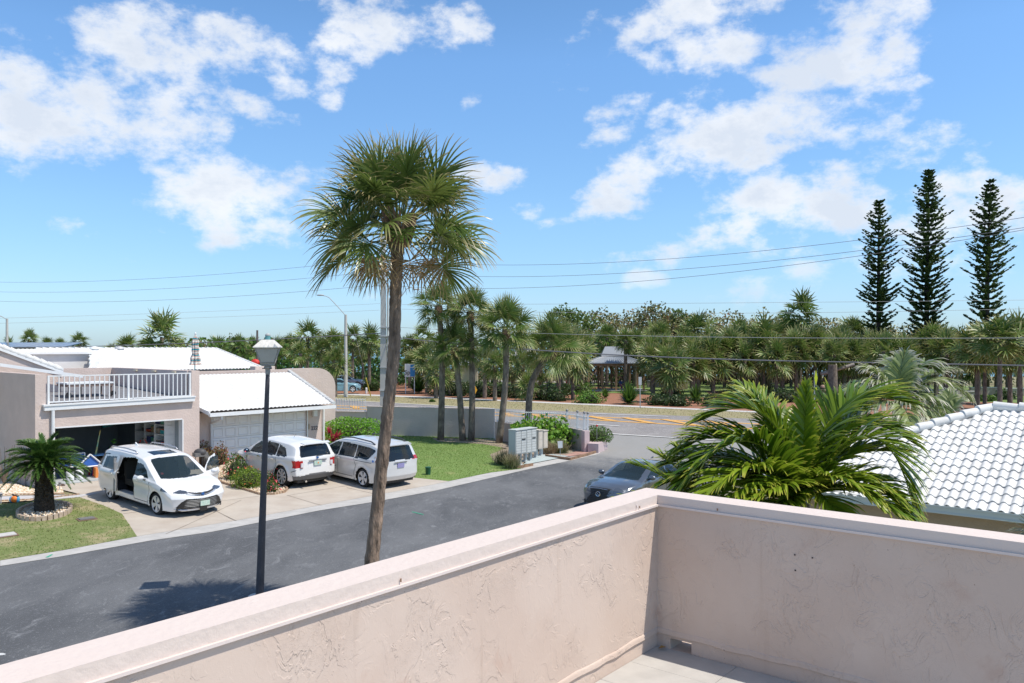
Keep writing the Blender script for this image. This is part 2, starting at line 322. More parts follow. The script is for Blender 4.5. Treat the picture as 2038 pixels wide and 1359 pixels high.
def patch(name, pts, lev, ma, parent=None, **kw):
    bm = bmesh.new(); vs = [bm.verts.new((p[0], p[1], 0)) for p in pts]; bm.faces.new(vs)
    bmesh.ops.triangulate(bm, faces=bm.faces[:])
    for nrm, vals in ((nB, TL), (dF, SLn)):
        for v in vals: bmesh.ops.bisect_plane(bm, geom=bm.verts[:]+bm.edges[:]+bm.faces[:], dist=1e-5, plane_co=(nrm[0]*v, nrm[1]*v, 0), plane_no=(nrm[0], nrm[1], 0))
    for v in bm.verts: v.co.z = zt(v.co.x, v.co.y)+lev
    bmesh.ops.triangulate(bm, faces=bm.faces[:]); bmesh.ops.recalc_face_normals(bm, faces=bm.faces[:])
    if sum(f.normal.z for f in bm.faces) < 0: bmesh.ops.reverse_faces(bm, faces=bm.faces[:])
    me = bpy.data.meshes.new(name); bm.to_mesh(me); bm.free(); me.materials.append(ma); o = link(name, me, parent); return props(o, **kw)
ST = lambda s, t: (dF[0]*s+nB[0]*t, dF[1]*s+nB[1]*t)
S = dict(kind='structure')
patch('ground', [(-400, -60), (400, -60), (400, 128), (-400, 175)], -.03, mat('ground_soil', (.20, .19, .10), .95, vscale=1.5, col2=(.28, .25, .14), bump=.6, detail=8), **S)
q = MB(); q.add([(-400, 175, -.03), (400, 128, -.03), (900, 160, -3), (-900, 205, -3)], [(0, 1, 2, 3)]); q.build('beach', mat('beach_sand', (.55, .48, .38), .95, vscale=.4, col2=(.68, .6, .5)), **S)
q = MB(); q.add([(-14000, 120, -2.6), (14000, 120, -2.6), (14000, 16000, -2.6), (-14000, 16000, -2.6)], [(0, 1, 2, 3)])
q.build('sea', mat('sea_water', (.06, .20, .26), .25, vscale=.02, col2=(.09, .26, .31), bump=.6, bscale=.5, bdist=.4), **S)
GP = lambda *a: [G(x, y)[:2] for x, y in a]
# street
gut_in = lambda s: 22.55+.35*max(0, (s-20))/10      # asphalt edge, from the photograph
street = [ST(-30, 15.3), ST(24, 15.1), ST(34, 14.2), ST(44, 5)]+GP((1539, 882.5), (1352, 871), (1203, 862.5))+GP((1211, 884), (1192, 903.7), (1139, 916), (1059.5, 932), (980, 950.5), (860, 978), (744, 999), (636, 1016), (420, 1059), (300, 1076), (120, 1108), (0, 1127))+[ST(-30, 22.9)]
patch('street', street, 0, M_asph, **S)
patch('gutter', GP((0, 1127), (120, 1108), (300, 1076), (420, 1059), (636, 1016), (744, 999), (860, 978), (980, 950.5), (1059.5, 932), (1139, 916), (1192, 903.7), (1211, 884), (1203, 864), (1197, 866), (1203, 884), (1186, 900), (1130, 909), (1052, 924), (975, 941), (893, 958), (860, 965), (740, 987), (636, 1006), (460, 1038), (420, 1044), (273, 1068), (135, 1094), (0, 1116)), .008, M_gut, **S)
patch('asphalt_patch', GP((0, 1115.5), (135, 1094), (118, 1091), (60, 1099), (0, 1110)), .012, mat('fresh_asphalt', (.05, .05, .05), .9, bump=.4), **S)
# main road
road = GP((300, 772), (670, 795), (820, 804), (980, 812.7), (1340, 826.8), (1504, 833.8), (2100, 858))+GP((2200, 938), (1539, 882.5), (1352, 870), (1203, 862.5), (983, 849), (500, 822), (200, 806))
patch('highway', road, .003, M_road, **S)
M_yel = mat('yellow_road_paint', (.66, .36, .09), .7, var=.12, vscale=8); M_wht = mat('white_road_paint', (.68, .67, .64), .7, var=.08, vscale=8)
mk = thing('road_markings', 'yellow hatched median and white edge lines painted on the highway', 'road markings', (6, 58, 0))
mk['kind'] = 'structure'
_zk = 0.
def stripe(a, b, w, ma, name):
    a = Vector(G(*a)[:2]); b = Vector(G(*b)[:2]); d = (b-a).normalized(); n = Vector((-d.y, d.x))*w/2
    global _zk; _zk += .0011; z_ = .012+_zk+(.012 if name == 'yellow_hatch' else 0); q = MB(); q.add([(*(a-n), z_), (*(b-n), z_), (*(b+n), z_), (*(a+n), z_)], [(0, 1, 2, 3)]); return q.build(name, ma, mk)
for (a, b) in (((660, 806.5), (1003, 821.5)), ((1003, 821.5), (1140, 827.8)), ((1140, 827.8), (1530, 844.8)), ((1530, 844.8), (1700, 853)), ((660, 812), (1003, 827.7)), ((1003, 827.7), (1140, 833.8)), ((1140, 833.8), (1530, 855.1)), ((1530, 855.1), (1700, 864))): stripe(a, b, .55, M_yel, 'yellow_line')
for a, b in (((1000, 822), (1022, 828)), ((1052, 823.5), (1086, 831.5)), ((1108, 826), (1150, 834)), ((1172, 828.5), (1224, 838.5)), ((1242, 831.5), (1300, 843)), ((1320, 835), (1385, 847)), ((1405, 838), (1475, 852)), ((700, 808), (712, 813.5)), ((760, 811), (775, 816.5)), ((830, 814), (848, 820)), ((915, 818), (935, 824))): stripe(a, b, .6, M_yel, 'yellow_hatch')
for a, b in (((1172, 844.5), (1232, 848.5)), ((1492, 862), (1545, 865)), ((1180, 823.5), (1330, 829.5)), ((1203, 863.3), (1345, 872)), ((1345, 872), (1539, 883)), ((670, 796.5), (985, 813.6))): stripe(a, b, .28, M_wht, 'white_line')
# verge, pavement, park
patch('verge', GP((300, 771), (300, 764), (669, 784), (760, 787.5), (900, 793), (1100, 802), (1300, 811), (1500, 820), (2200, 850), (2100, 858), (1504, 833.8), (1340, 826.8), (980, 812.7), (820, 804), (670, 795)), .006, M_verge, **S)
swt = [(300, 761), (669, 782.6), (760, 786), (900, 791.5), (1100, 800.5), (1300, 809.5), (1500, 818.5), (2200, 848)]
patch('sidewalk', GP(*swt)+GP(*[(x, y+2.6) for x, y in reversed(swt)]), .02, M_walk, **S)
patch('mulch_bed', GP(*[(x, y+.3) for x, y in swt[1:]])+GP((2200, 800), (1900, 796), (1640, 786), (1480, 778), (1290, 771), (1120, 768), (900, 762), (660, 752)), .0, M_mulch, **S)
patch('park_lawn', GP((650, 752), (900, 762), (1120, 768), (1290, 773), (1480, 780), (1640, 789), (1900, 799), (2200, 806), (2200, 775), (1700, 762), (1300, 759), (1000, 753), (650, 745)), .016, M_park, **S)
patch('green_lawn_strip', GP((1180, 782), (1265, 771), (1400, 775), (1420, 792), (1290, 786), (1255, 783)), .03, M_park, **S)
patch('park_lawn_slope', GP((860, 768), (900, 757), (1120, 764), (1130, 771), (960, 768), (900, 773)), .024, M_park, **S)
patch('park_path', GP((700, 754), (900, 760), (1240, 763), (1240, 758), (900, 755.5), (700, 750)), .04, M_walk, **S)
patch('parking_lot', GP((250, 757), (720, 764), (800, 755), (800, 745), (250, 741)), .034, mat('parking_asphalt', (.2, .19, .18), .9, var=.1, vscale=1), **S)
# near verge in front of our house
patch('near_lawn', [ST(-30, 15.25), ST(24, 15.05), ST(34, 14.15), ST(44, 4.9), ST(50, -30), ST(-30, -30)], -.012, mat('sandy_lawn', (.20, .19, .11), .95, vscale=5, col2=(.28, .26, .17), bump=.6, detail=8), **S)
# driveways and front gardens
DRV1 = GP((273, 1068), (243, 1023), (205, 1006), (158, 990), (160, 984), (122, 975), (110, 966.5), (370, 928), (395, 900), (438, 961), (517, 985), (560, 983), (571, 978), (600, 945), (640, 900), (700, 905), (820, 925), (804, 949), (893, 958), (860, 965), (740, 987), (636, 1006), (460, 1038))
patch('driveway', DRV1, .012, M_conc, **S)
def joint(a, b, w=.03):
    a = G(*a, .0185); b = G(*b, .0185); q = MB(); d = Vector((b[0]-a[0], b[1]-a[1])).normalized(); n = Vector((-d.y, d.x))*w/2; k = 8; vs = []
    for i in range(k+1):
        x = lerp(a[0], b[0], i/k); y = lerp(a[1], b[1], i/k); z = zt(x, y)+.017; vs += [(x-n.x, y-n.y, z), (x+n.x, y+n.y, z)]
    q.add(vs, [(2*i, 2*i+1, 2*i+3, 2*i+2) for i in range(k)]); return q.build('driveway_joint', mat('joint_tar', (.24, .20, .165), .9), kind='structure')
for a, b in (((571, 985), (640, 1005)), ((245, 1022), (515, 987)), ((571, 986), (800, 948)), ((300, 950), (470, 1036)), ((690, 970), (760, 985)), ((480, 995), (330, 1062))): joint(a, b, .025)
LAWN1 = GP((0, 1116), (135, 1094), (273, 1068), (243, 1023), (205, 1006), (158, 990), (105, 995), (0, 1004))+[ST(-16, 31), ST(-16, 22.9)]
patch('front_lawn', LAWN1, .014, M_lawn, **S)
patch('garden_path', GP((0, 989), (160, 985), (205, 980), (160, 990), (105, 995), (0, 999))+[ST(-16, 33)], .02, mat('path_concrete', (.5, .49, .5), .85, var=.08), **S)
patch('gravel_border', GP((0, 989), (128, 985), (122, 968), (66, 975.5), (18, 960), (0, 955))+[ST(-14, 36), ST(-14, 33.4)], .03, M_pebble_bed, **S)
patch('path_gravel_strip', GP((0, 1001), (75, 997), (75, 993.5), (0, 996)), .03, M_pebble_bed, **S)
BED2 = GP((438, 961), (517, 984), (545, 984), (565, 980), (571, 975), (560, 968), (560, 955), (520, 935), (470, 915), (420, 895), (395, 905))
patch('planting_bed', BED2, .03, M_pebble_bed, **S)
LAWN2 = GP((893, 958), (804, 949), (822, 925), (790, 905), (700, 900), (655, 880), (640, 868), (675, 866), (730, 865), (983, 873), (1010, 880), (985, 905), (990, 920), (1038, 933), (975, 941))
patch('side_lawn', LAWN2, .014, M_lawn2, **S)
patch('palm_mulch', GP((860, 872), (983, 875), (1070, 872), (1180, 880), (1195, 898), (1130, 909), (1090, 912), (1052, 908), (1040, 925), (1020, 930), (985, 922), (975, 905), (1010, 893), (960, 884), (870, 879)), .022, M_sand, **S)
patch('red_rock_bed', GP((1110, 912), (1150, 898), (1192, 896), (1186, 901), (1130, 910)), .036, mat('red_rock', (.36, .19, .15), .9, vscale=14, col2=(.52, .33, .27), bump=.8), **S)
patch('mailbox_pad', GP((1042, 925), (1058, 913), (1075, 907), (1100, 905), (1133, 909), (1052, 924.5)), .04, mat('painted_pad', (.42, .48, .47), .8, var=.06), **S)
# paint scribbles on the asphalt (utility marks)
q = MB(); a = G(820, 1018.5, .006); b = G(843, 1024, .006); q.add([(a[0], a[1]-.05, .012), (b[0], b[1]-.05, .012), (b[0], b[1]+.03, .012), (a[0], a[1]+.03, .012)], [(0, 1, 2, 3)])
a = G(102, 1104, 0); q.add([(a[0], a[1], .014), (a[0]+.05, a[1], .014), (a[0]+.1, a[1]-.3, .014), (a[0]+.02, a[1]-.3, .014)], [(0, 1, 2, 3)])
props(q.build('survey_paint_mark', mat('green_marking_paint', (.05, .35, .22), .8)), kind='structure')

# grass blades (short, sub-pixel clumps) on the two lawns near the camera
def inpoly(x, y, poly):
    c = np.zeros(len(x), bool); n = len(poly)
    for i in range(n):
        x1, y1 = poly[i][:2]; x2, y2 = poly[(i+1) % n][:2]
        with np.errstate(divide='ignore', invalid='ignore'): c ^= ((y1 > y) != (y2 > y)) & (x < (x2-x1)*(y-y1)/(y2-y1+1e-12)+x1)
    return c
def scatter(poly, n):
    P_ = np.array([p[:2] for p in poly]); lo, hi = P_.min(0), P_.max(0); x = rng.uniform(lo[0], hi[0], n*3); y = rng.uniform(lo[1], hi[1], n*3)
    k = inpoly(x, y, poly); return x[k][:n], y[k][:n]
zt_v = np.vectorize(zt)
def grass(name, poly, n, ma, hmin=.015, hmax=.045, **kw):
    x, y = scatter(poly, n); z = zt_v(x, y)+.012; m = len(x); a = rng.uniform(0, 6.28, m); w = rng.uniform(.008, .02, m); h = rng.uniform(hmin, hmax, m)
    dx, dy = np.cos(a)*w, np.sin(a)*w; lx, ly = rng.normal(0, .02, m), rng.normal(0, .02, m)
    V = np.stack([np.stack([x-dx, y-dy, z], 1), np.stack([x+dx, y+dy, z], 1), np.stack([x+lx, y+ly, z+h], 1)], 1).reshape(-1, 3)
    r = np.clip(rng.normal(.5, .3, m), 0, 1); uv = np.repeat(np.stack([rng.uniform(0, 1, m)**2.2, r], 1), 3, 0)
    return npmesh(name, V, np.arange(3*m).reshape(-1, 3), ma, uv, kind='stuff', **kw)
M_blade = leafmat('grass_blade', (.13, .19, .04), (.24, .31, .09), (.45, .41, .22), .7, .4, tipat=.25)
M_blade2 = leafmat('green_grass_blade', (.13, .22, .04), (.22, .34, .08), (.36, .40, .16), .7, .4, tipat=.35)
grass('lawn_grass', LAWN1, 34000, M_blade, label='short patchy green and straw lawn grass around the sago palm', cat='grass')
grass('lawn_grass', LAWN2, 26000, M_blade2, label='short mown green grass of the lawn beside the minivan', cat='grass')
grass('verge_grass', GP((669, 786), (900, 794), (1300, 812.5), (1500, 821), (1504, 833), (1340, 826), (980, 812), (670, 794)), 9000, leafmat('dry_blade', (.26, .24, .11), (.38, .33, .18), (.45, .38, .24), .8, .1, tipat=.3), .04, .13, label='dry tufted grass of the verge along the far side of the highway', cat='grass')
def stones(name, poly, n, ma, s0=.02, s1=.045, lift=.02, **kw):
    x, y = scatter(poly, n); z = zt_v(x, y)+lift; m = len(x); s = rng.uniform(s0, s1, m)
    O = np.array([(1, 0, 0), (0, 1, 0), (-1, 0, 0), (0, -1, 0), (0, 0, .7), (0, 0, -.7)]); F = np.array([(0, 1, 4), (1, 2, 4), (2, 3, 4), (3, 0, 4), (1, 0, 5), (2, 1, 5), (3, 2, 5), (0, 3, 5)])
    a = rng.uniform(0, 6.28, m); c, q = np.cos(a), np.sin(a); V = O[None]*s[:, None, None]*rng.uniform(.6, 1.3, (m, 1, 3)); X = V[..., 0]*c[:, None]-V[..., 1]*q[:, None]+x[:, None]; Y = V[..., 0]*q[:, None]+V[..., 1]*c[:, None]+y[:, None]
    V = np.stack([X, Y, V[..., 2]+z[:, None]], -1).reshape(-1, 3); Q = (F[None]+6*np.arange(m)[:, None, None]).reshape(-1, 3)
    uv = np.repeat(np.stack([rng.uniform(0, 1, m), rng.uniform(0, 1, m)], 1), 6, 0); return npmesh(name, V, Q, ma, uv, kind='stuff', **kw)
M_stone = leafmat('river_stone', (.50, .33, .17), (.78, .70, .58), (.85, .80, .72), .8, 0., tipat=.6)
stones('river_gravel', GP((0, 988), (126, 984), (120, 970), (66, 976.5), (20, 962), (0, 956)), 2500, M_stone, .03, .06, .04, label='tan and white river gravel along the foot of the pink house wall', cat='gravel')
stones('river_gravel', BED2, 3000, M_stone, .025, .05, .04, label='pale river gravel of the rounded flower bed between the driveways', cat='gravel')

# ============================================================= BALCONY
HB = 1.75; ZF = H-HB                      # the balcony floor lies 1.75 m under the eye
aL = R(38.95); dL = np.array((math.sin(aL), math.cos(aL))); dR = np.array((dL[1], -dL[0]))
k = HB*FP/(1284-HY); CORN = np.array(((1308-CX)/FP*k, k))    # inner corner at the floor
FL = Frame(CORN, -dL)    # s runs from the corner back past the camera; n (left of d) points into the balcony
FR = Frame(CORN, dR)     # s runs right; n points away (outside)
def stucco(name, c1, c2, c3, side=1):
    m = mat(name, c1, .8); nt = m.node_tree; N = nt.nodes.new; L = nt.links.new; b = nt.nodes['Principled BSDF']; g = N('ShaderNodeNewGeometry')
    def nz(sc, det, ro, dist=0., st=None):
        v = g.outputs['Position']
        if st: mp = N('ShaderNodeMapping'); mp.inputs['Scale'].default_value = st; L(v, mp.inputs[0]); v = mp.outputs[0]
        n = N('ShaderNodeTexNoise'); n.inputs['Scale'].default_value = sc; n.inputs['Detail'].default_value = det; n.inputs['Roughness'].default_value = ro; n.inputs['Distortion'].default_value = dist; L(v, n.inputs[0]); return n.outputs[0]
    def rg(a, lo, hi, o0=0., o1=1.): r = N('ShaderNodeMapRange'); r.interpolation_type = 'SMOOTHSTEP'; L(a, r.inputs[0]); r.inputs[1].default_value = lo; r.inputs[2].default_value = hi; r.inputs[3].default_value = o0; r.inputs[4].default_value = o1; return r.outputs[0]
    def mx(f, a, c): x = N('ShaderNodeMix'); x.data_type = 'RGBA'; L(f, x.inputs[0]); (L(a, x.inputs[6]) if not isinstance(a, tuple) else setattr(x.inputs[6], 'default_value', a)); x.inputs[7].default_value = c; return x.outputs[2]
    def ma(op, a, c): n = N('ShaderNodeMath'); n.operation = op; L(a, n.inputs[0]); (L(c, n.inputs[1]) if not isinstance(c, (int, float)) else setattr(n.inputs[1], 'default_value', c)); return n.outputs[0]
    col = mx(rg(nz(1.6, 4, .55), .42, .62), (*c1, 1), (*c2, 1)); col = mx(rg(nz(2.6, 5, .6, .5), .60, .72), col, (*c3, 1)); col = mx(rg(nz(60, 2, .5), .74, .8), col, (c1[0]*.45, c1[1]*.4, c1[2]*.38, 1))
    # rain streaks running down from the cap
    col = mx(rg(nz(1., 4, .6, 0., (9, 9, .55)), .60, .78, 0., .45), col, (c1[0]*.78, c1[1]*.74, c1[2]*.70, 1))
    L(col, b.inputs['Base Color'])
    # knock-down plaster: flattened ridges (level sets of a warped noise) in patches over a fine skip-trowel grain
    a = nz(8, 4, .62, 1.0, (1, 1, .75)); ridge = rg(ma('ABSOLUTE', ma('SUBTRACT', a, .5), 0.), .0, .035, 1., 0.)
    msk = rg(nz(4.2, 3, .5), .36, .66, .12, 1.); step = rg(a, .49, .52)
    r2 = rg(ma('ABSOLUTE', ma('SUBTRACT', nz(26, 3, .6, 2.2), .5), 0.), 0., .03, 1., 0.)
    h = ma('ADD', ma('MULTIPLY', ma('ADD', ma('MULTIPLY', ridge, .22), ma('MULTIPLY', step, .9)), msk), ma('MULTIPLY', nz(75, 3, .6), .16))
    h = ma('ADD', h, ma('MULTIPLY', ma('MULTIPLY', r2, msk), .2))
    bp = N('ShaderNodeBump'); bp.inputs['Strength'].default_value = 1.; bp.inputs['Distance'].default_value = .0024; L(h, bp.inputs['Height']); L(bp.outputs[0], b.inputs['Normal']); return m
M_st = stucco('pink_knockdown_stucco', (.575, .455, .38), (.61, .495, .42), (.545, .41, .335))
M_cap = mat('painted_cap', (.65, .555, .50), .72, vscale=5, col2=(.665, .57, .515), bump=.22, bscale=28, detail=10)
for (v_, sc_, lo, hi, cc_) in ((0, 1.4, .66, .74, (.56, .46, .40, 1)), (1, 40, .70, .74, (.30, .23, .19, 1))):
    nt = M_cap.node_tree; b_ = nt.nodes['Principled BSDF']; src = b_.inputs['Base Color'].links[0].from_socket; n_ = nt.nodes.new('ShaderNodeTexNoise'); n_.inputs['Scale'].default_value = sc_; n_.inputs['Detail'].default_value = 8; n_.inputs['Roughness'].default_value = .7; g_ = nt.nodes.new('ShaderNodeNewGeometry'); nt.links.new(g_.outputs['Position'], n_.inputs[0])
    r_ = nt.nodes.new('ShaderNodeMapRange'); nt.links.new(n_.outputs[0], r_.inputs[0]); r_.inputs[1].default_value = lo; r_.inputs[2].default_value = hi; r_.inputs[4].default_value = .35; x_ = nt.nodes.new('ShaderNodeMix'); x_.data_type = 'RGBA'; nt.links.new(r_.outputs[0], x_.inputs[0]); nt.links.new(src, x_.inputs[6]); x_.inputs[7].default_value = cc_; nt.links.new(x_.outputs[2], b_.inputs['Base Color'])
M_lip = mat('painted_lip', (.67, .58, .54), .6, bump=.06, bscale=120)
M_floor = mat('balcony_tile', (.46, .445, .42), .7, var=.07, vscale=7, bump=.12, bscale=160)
ZC = H-.868                               # top of the cap
WT = .16                                  # wall thickness
def parapet(fr, sgn, s1, lab, hole=None):
    t = thing('balcony_wall', lab, 'wall', (*fr.w(s1*.4, 0, 0)[:2], ZF))
    # sgn: +1 when the balcony side is +n
    i = lambda d: sgn*d
    e = 0. if hole is None else 0.
    zc = ZC-.052-.011; s0 = -.0 if hole is not None else 0.
    A = -WT*1.0 if hole is not None else -WT
    q = MB()
    if hole:
        h0, h1, hz = hole
        q.fb(fr, -WT, h0, i(0), i(-WT), 0, zc); q.fb(fr, h0, h1, i(0), i(-WT), ZF+hz, zc); q.fb(fr, h0, h1, i(0), i(-WT), 0, ZF-.002); q.fb(fr, h1, s1, i(0), i(-WT), 0, zc)
    else: q.fb(fr, 0, s1, i(0), i(-WT), 0, zc)
    q.build('stucco_face', M_st, t)
    q = MB(); q.fb(fr, .0161 if not hole else -WT-.012, s1, i(.016), i(-WT-.012), zc, zc+.011); q.build('drip_lip', M_lip, t)
    a0 = 0. if not hole else 0.
    q = MB()
    q.add([fr.w(.004, i(.004), ZC), fr.w(s1, i(.004), ZC), fr.w(s1, i(-WT-.008), ZC), fr.w(-WT-.008, i(-WT-.008), ZC), fr.w(.004, i(.004), zc+.011), fr.w(s1, i(.004), zc+.011), fr.w(s1, i(-WT-.008), zc+.011), fr.w(-WT-.008, i(-WT-.008), zc+.011)], [(0, 1, 2, 3), (7, 6, 5, 4), (0, 4, 5, 1), (1, 5, 6, 2), (2, 6, 7, 3), (3, 7, 4, 0)])
    q.build('cap', M_cap, t)
    # base moulding: wavy double ridge 8-10 cm up, and the thicker foot under it
    for (z0, z1, pr) in ((.076, .104, .011),):
        n = 60; vs = []; fs = []
        for k in range(n+1):
            s = s1*k/n; w = .0035*math.sin(s*9)+.003*math.sin(s*23+1); m_ = pr+.002*math.sin(s*31)
            for (d, z) in ((.0, z1+w+.003), (m_*.8, z1+w-.004), (m_*.55, (z0+z1)/2+w), (m_, z0+w+.006), (m_*.9, z0+w), (.0, z0+w-.004)): vs.append(fr.w(s, i(d), ZF+z))
        for k in range(n):
            for j in range(5): a = k*6+j; fs.append((a, a+1, a+7, a+6) if sgn > 0 else (a+6, a+7, a+1, a))
        q = MB(); q.add(vs, fs); q.build('base_moulding', M_st, t, smooth=True)
    return t
s_h0, _ = FR.px(1334, 1285); s_h1, _ = FR.px(1376, 1290)
pl_ = parapet(FL, 1, 5.6, 'long pinkish stucco balcony wall running from the corner to the lower left')
pr_ = parapet(FR, -1, 4.2, 'pinkish stucco balcony wall on the right with the drain hole at its foot', hole=(s_h0, s_h1, .062))
# nails / chips on the caps
for fr, sg, s, z, par in ((FL, 1, .22, .03, pl_), (FL, 1, 2.05, .028, pl_), (FR, -1, .38, .03, pr_)):
    q = MB(); c = fr.w(s, sg*.010, ZC-z); q.tube([c, (c[0], c[1], c[2]-.013)], .003, 6); q.build('screw_head', mat('rusty_screw', (.25, .13, .07), .7), par)
q = MB(); q.tube([FL.w(.25, .004, ZC-.018), FL.w(.25, .012, ZC-.036)], .004, 6); q.build('bracket_stub', M_lip, pl_)
for (px_, py_) in ((1582, 1104), (1617, 1110), (1583, 1135)):
    s, z = FR.px(px_, py_, .0); q = MB(); c = FR.w(s, -.0015, z); q.box(c, (.006, .006, .006), 0); q.build('screw_hole', mat('dark_hole', (.03, .02, .02), .9), pr_)
# floor tiles
ft = thing('balcony_floor', 'pale tiled balcony floor in the lower right corner', 'floor', (*FR.w(1, -1, 0)[:2], ZF)); ft['kind'] = 'structure'
del ft['category']
q = MB(); q.fb(FR, -.0, 4.2, -4.2, 0, ZF-.20, ZF-.004); q.build('grout_bed', mat('grout', (.45, .435, .41), .85), ft)
TS = .305; q = MB(); q.add([(0, 0, 0), (TS-.002, 0, 0), (TS-.002, TS-.002, 0), (0, TS-.002, 0), (0, 0, -.006), (TS-.004, 0, -.006), (TS-.004, TS-.004, -.006), (0, TS-.004, -.006)], [(0, 1, 2, 3), (0, 4, 5, 1), (1, 5, 6, 2), (2, 6, 7, 3), (3, 7, 4, 0)])
t0 = q.build('floor_tile', M_floor, ft, local=True); tm = t0.data; bpy.data.objects.remove(t0)
ang = math.atan2(dR[1], dR[0])
for i in range(9):
    for j in range(9):
        o = link('floor_tile', tm, ft); p = FR.w(.003+i*TS-.12 if i else .003, -.003-(j+1)*TS, ZF-.001*random.random())
        o.location = Vector(p)-offs(ft)[0]; o.rotation_euler = (0, 0, ang)
# dry leaf by the drain
lf = MB(); c = Vector(FR.w(.055, -.045, ZF+.008)); lf.add([c+Vector((-.022, 0, 0)), c+Vector((0, .016, .012)), c+Vector((.026, .004, .006)), c+Vector((.002, -.02, .014))], [(0, 3, 2, 1)])
o = lf.build('dry_leaf', mat('dry_leaf_brown', (.38, .2, .05), .8, var=.3, vscale=90)); props(o, 'curled dry brown leaf in the balcony corner beside the drain hole', 'leaf')
# ============================================================= HOUSES
M_pink = mat('pink_house_stucco', (.60, .495, .445), .85, var=.05, vscale=1.5, bump=.5, bscale=14, bdist=.03)
M_pinkg = mat('grey_stucco', (.66, .57, .51), .85, var=.05, vscale=1.5, bump=.5, bscale=14, bdist=.03)
M_trim = mat('white_trim', (.74, .755, .76), .45, var=.03, vscale=3)
M_tilew = mat('white_roof_tile', (.58, .58, .57), .75, vscale=2.4, col2=(.70, .70, .68), detail=9)
M_dark = mat('dark_interior', (.05, .055, .06), .9)
F1 = Frame(((109.5-CX)/FP*29.6, 29.6), dF)           # garage facade of house 1; s=0 left jamb of its opening
fz = lambda px, py, t=0.: F1.px(px, py, t)
ZG = .3
def tile_roof(name, parent, o, du, dv, nu, nv, rise, pitch=.2, course=.33, lw=.045, keep=None, **kw):
    "S-tile surface: o lower-left corner, du along the eave, dv up-slope (horizontal unit), keep(u,v) limits the outline"
    per = 6; U = np.arange(int(nu/pitch*per)+1)*pitch/per; nc = int(nv/course)
    V = []; vv = []
    for c in range(nc): vv += [(c*course, .035), ((c+1)*course-.004, .0)]
    vv = np.array(vv); prof = lw*np.abs(np.sin(math.pi*U/pitch))**.8
    du = np.array(du); dv = np.array(dv); nz = math.sqrt(1+rise*rise)
    hh = vv[:, 0]/nz
    X = o[0]+du[0]*U[None]+dv[0]*hh[:, None]; Y = o[1]+du[1]*U[None]+dv[1]*hh[:, None]; Z = o[2]+(hh*rise+vv[:, 1])[:, None]+prof[None]+rng.uniform(0, .004, (len(vv), len(U)))
    n = len(U); m = len(vv); I = np.arange(m*n).reshape(m, n); Q = np.stack([I[:-1, :-1], I[:-1, 1:], I[1:, 1:], I[1:, :-1]], -1)
    if keep is not None:
        uc = (U[1:]+U[:-1])/2; vc = (vv[1:, 0]+vv[:-1, 0])/2/nz; K = keep(uc[None]+0*vc[:, None], vc[:, None]+0*uc[None]); Q = Q[K]
    else: Q = Q.reshape(-1, 4)
    return npmesh(name, np.stack([X, Y, Z], -1).reshape(-1, 3), Q, M_tilew, parent=parent, smooth=False, kind='stuff', **kw)

h1 = thing('house', 'pink stucco house with an open garage under a railed roof deck', 'house', F1.w(2.5, 4, 0))
sL, _ = fz(70, 900); sR, _ = fz(397, 900); s_g1, zg = fz(365, 837); _, zgl = fz(109.5, 855.5); ztop = fz(70, 745)[1]
_, zb = fz(88, 817); _, zb2 = fz(385, 797); zdk = 3.24
zgo = ZG+2.08
s92 = fz(91, 745)[0]; q = MB(); q.fb(F1, sL, 0, 0, .25, 0, zdk-.02); q.fb(F1, sL, s92, 0, .25, zdk-.02, ztop); q.build('wall', M_pink, h1)
q = MB(); q.fb(F1, 0, s_g1, 0, .25, zgo, zdk-.02); q.build('wall', M_pink, h1)
q = MB(); q.fb(F1, s_g1, sR, 0, .3, 0, zdk-.02); q.fb(F1, s_g1+.35, sR, 0, .3, zdk-.02, ztop); q.build('wall', M_pink, h1)
q = MB(); q.fb(F1, sL-.0, sL+.25, .25, 9.5, 0, ztop); q.build('side_wall', M_pink, h1)
q = MB(); q.fb(F1, s_g1+.30, sR+.0, .3, 8.2, ZG-.3, ztop); q.build('side_wall', M_pink, h1)
# rake wing: a stucco gable behind the left edge of the deck with a white tile rake
TG = 5.; s_a, z_a = fz(-60, 670, TG); s_b, z_b = fz(122, 738, TG)
q = MB(); q.add([F1.w(s_a, TG, 3.4), F1.w(s_b, TG, 3.4), F1.w(s_b, TG, z_b), F1.w(s_a, TG, z_a), F1.w(s_a, TG+.3, 3.4), F1.w(s_b, TG+.3, 3.4), F1.w(s_b, TG+.3, z_b), F1.w(s_a, TG+.3, z_a)], [(0, 1, 2, 3), (7, 6, 5, 4), (0, 4, 5, 1), (1, 5, 6, 2), (2, 6, 7, 3)]); q.build('gable', M_pink, h1)
q = MB(); n_ = 12
for k in range(n_):
    a = np.array(F1.w(lerp(s_a, s_b, k/n_), TG+.02, lerp(z_a, z_b, k/n_)+.06)); b = np.array(F1.w(lerp(s_a, s_b, (k+1.12)/n_), TG+.02, lerp(z_a, z_b, (k+1.12)/n_)+.03)); r = MB(); r.tube([a, b], [.15, .125], 8); r.build('rake_tile', M_tilew, h1, smooth=True)
q = MB(); a = np.array(F1.w(s_a, TG-.1, z_a-.12)); b = np.array(F1.w(s_b+.05, TG-.1, z_b-.12)); q.slab([a, b, b+(0, 0, .2), a+(0, 0, .2)], (F1.n[0]*.05, F1.n[1]*.05, 0)); q.build('barge_board', M_trim, h1)
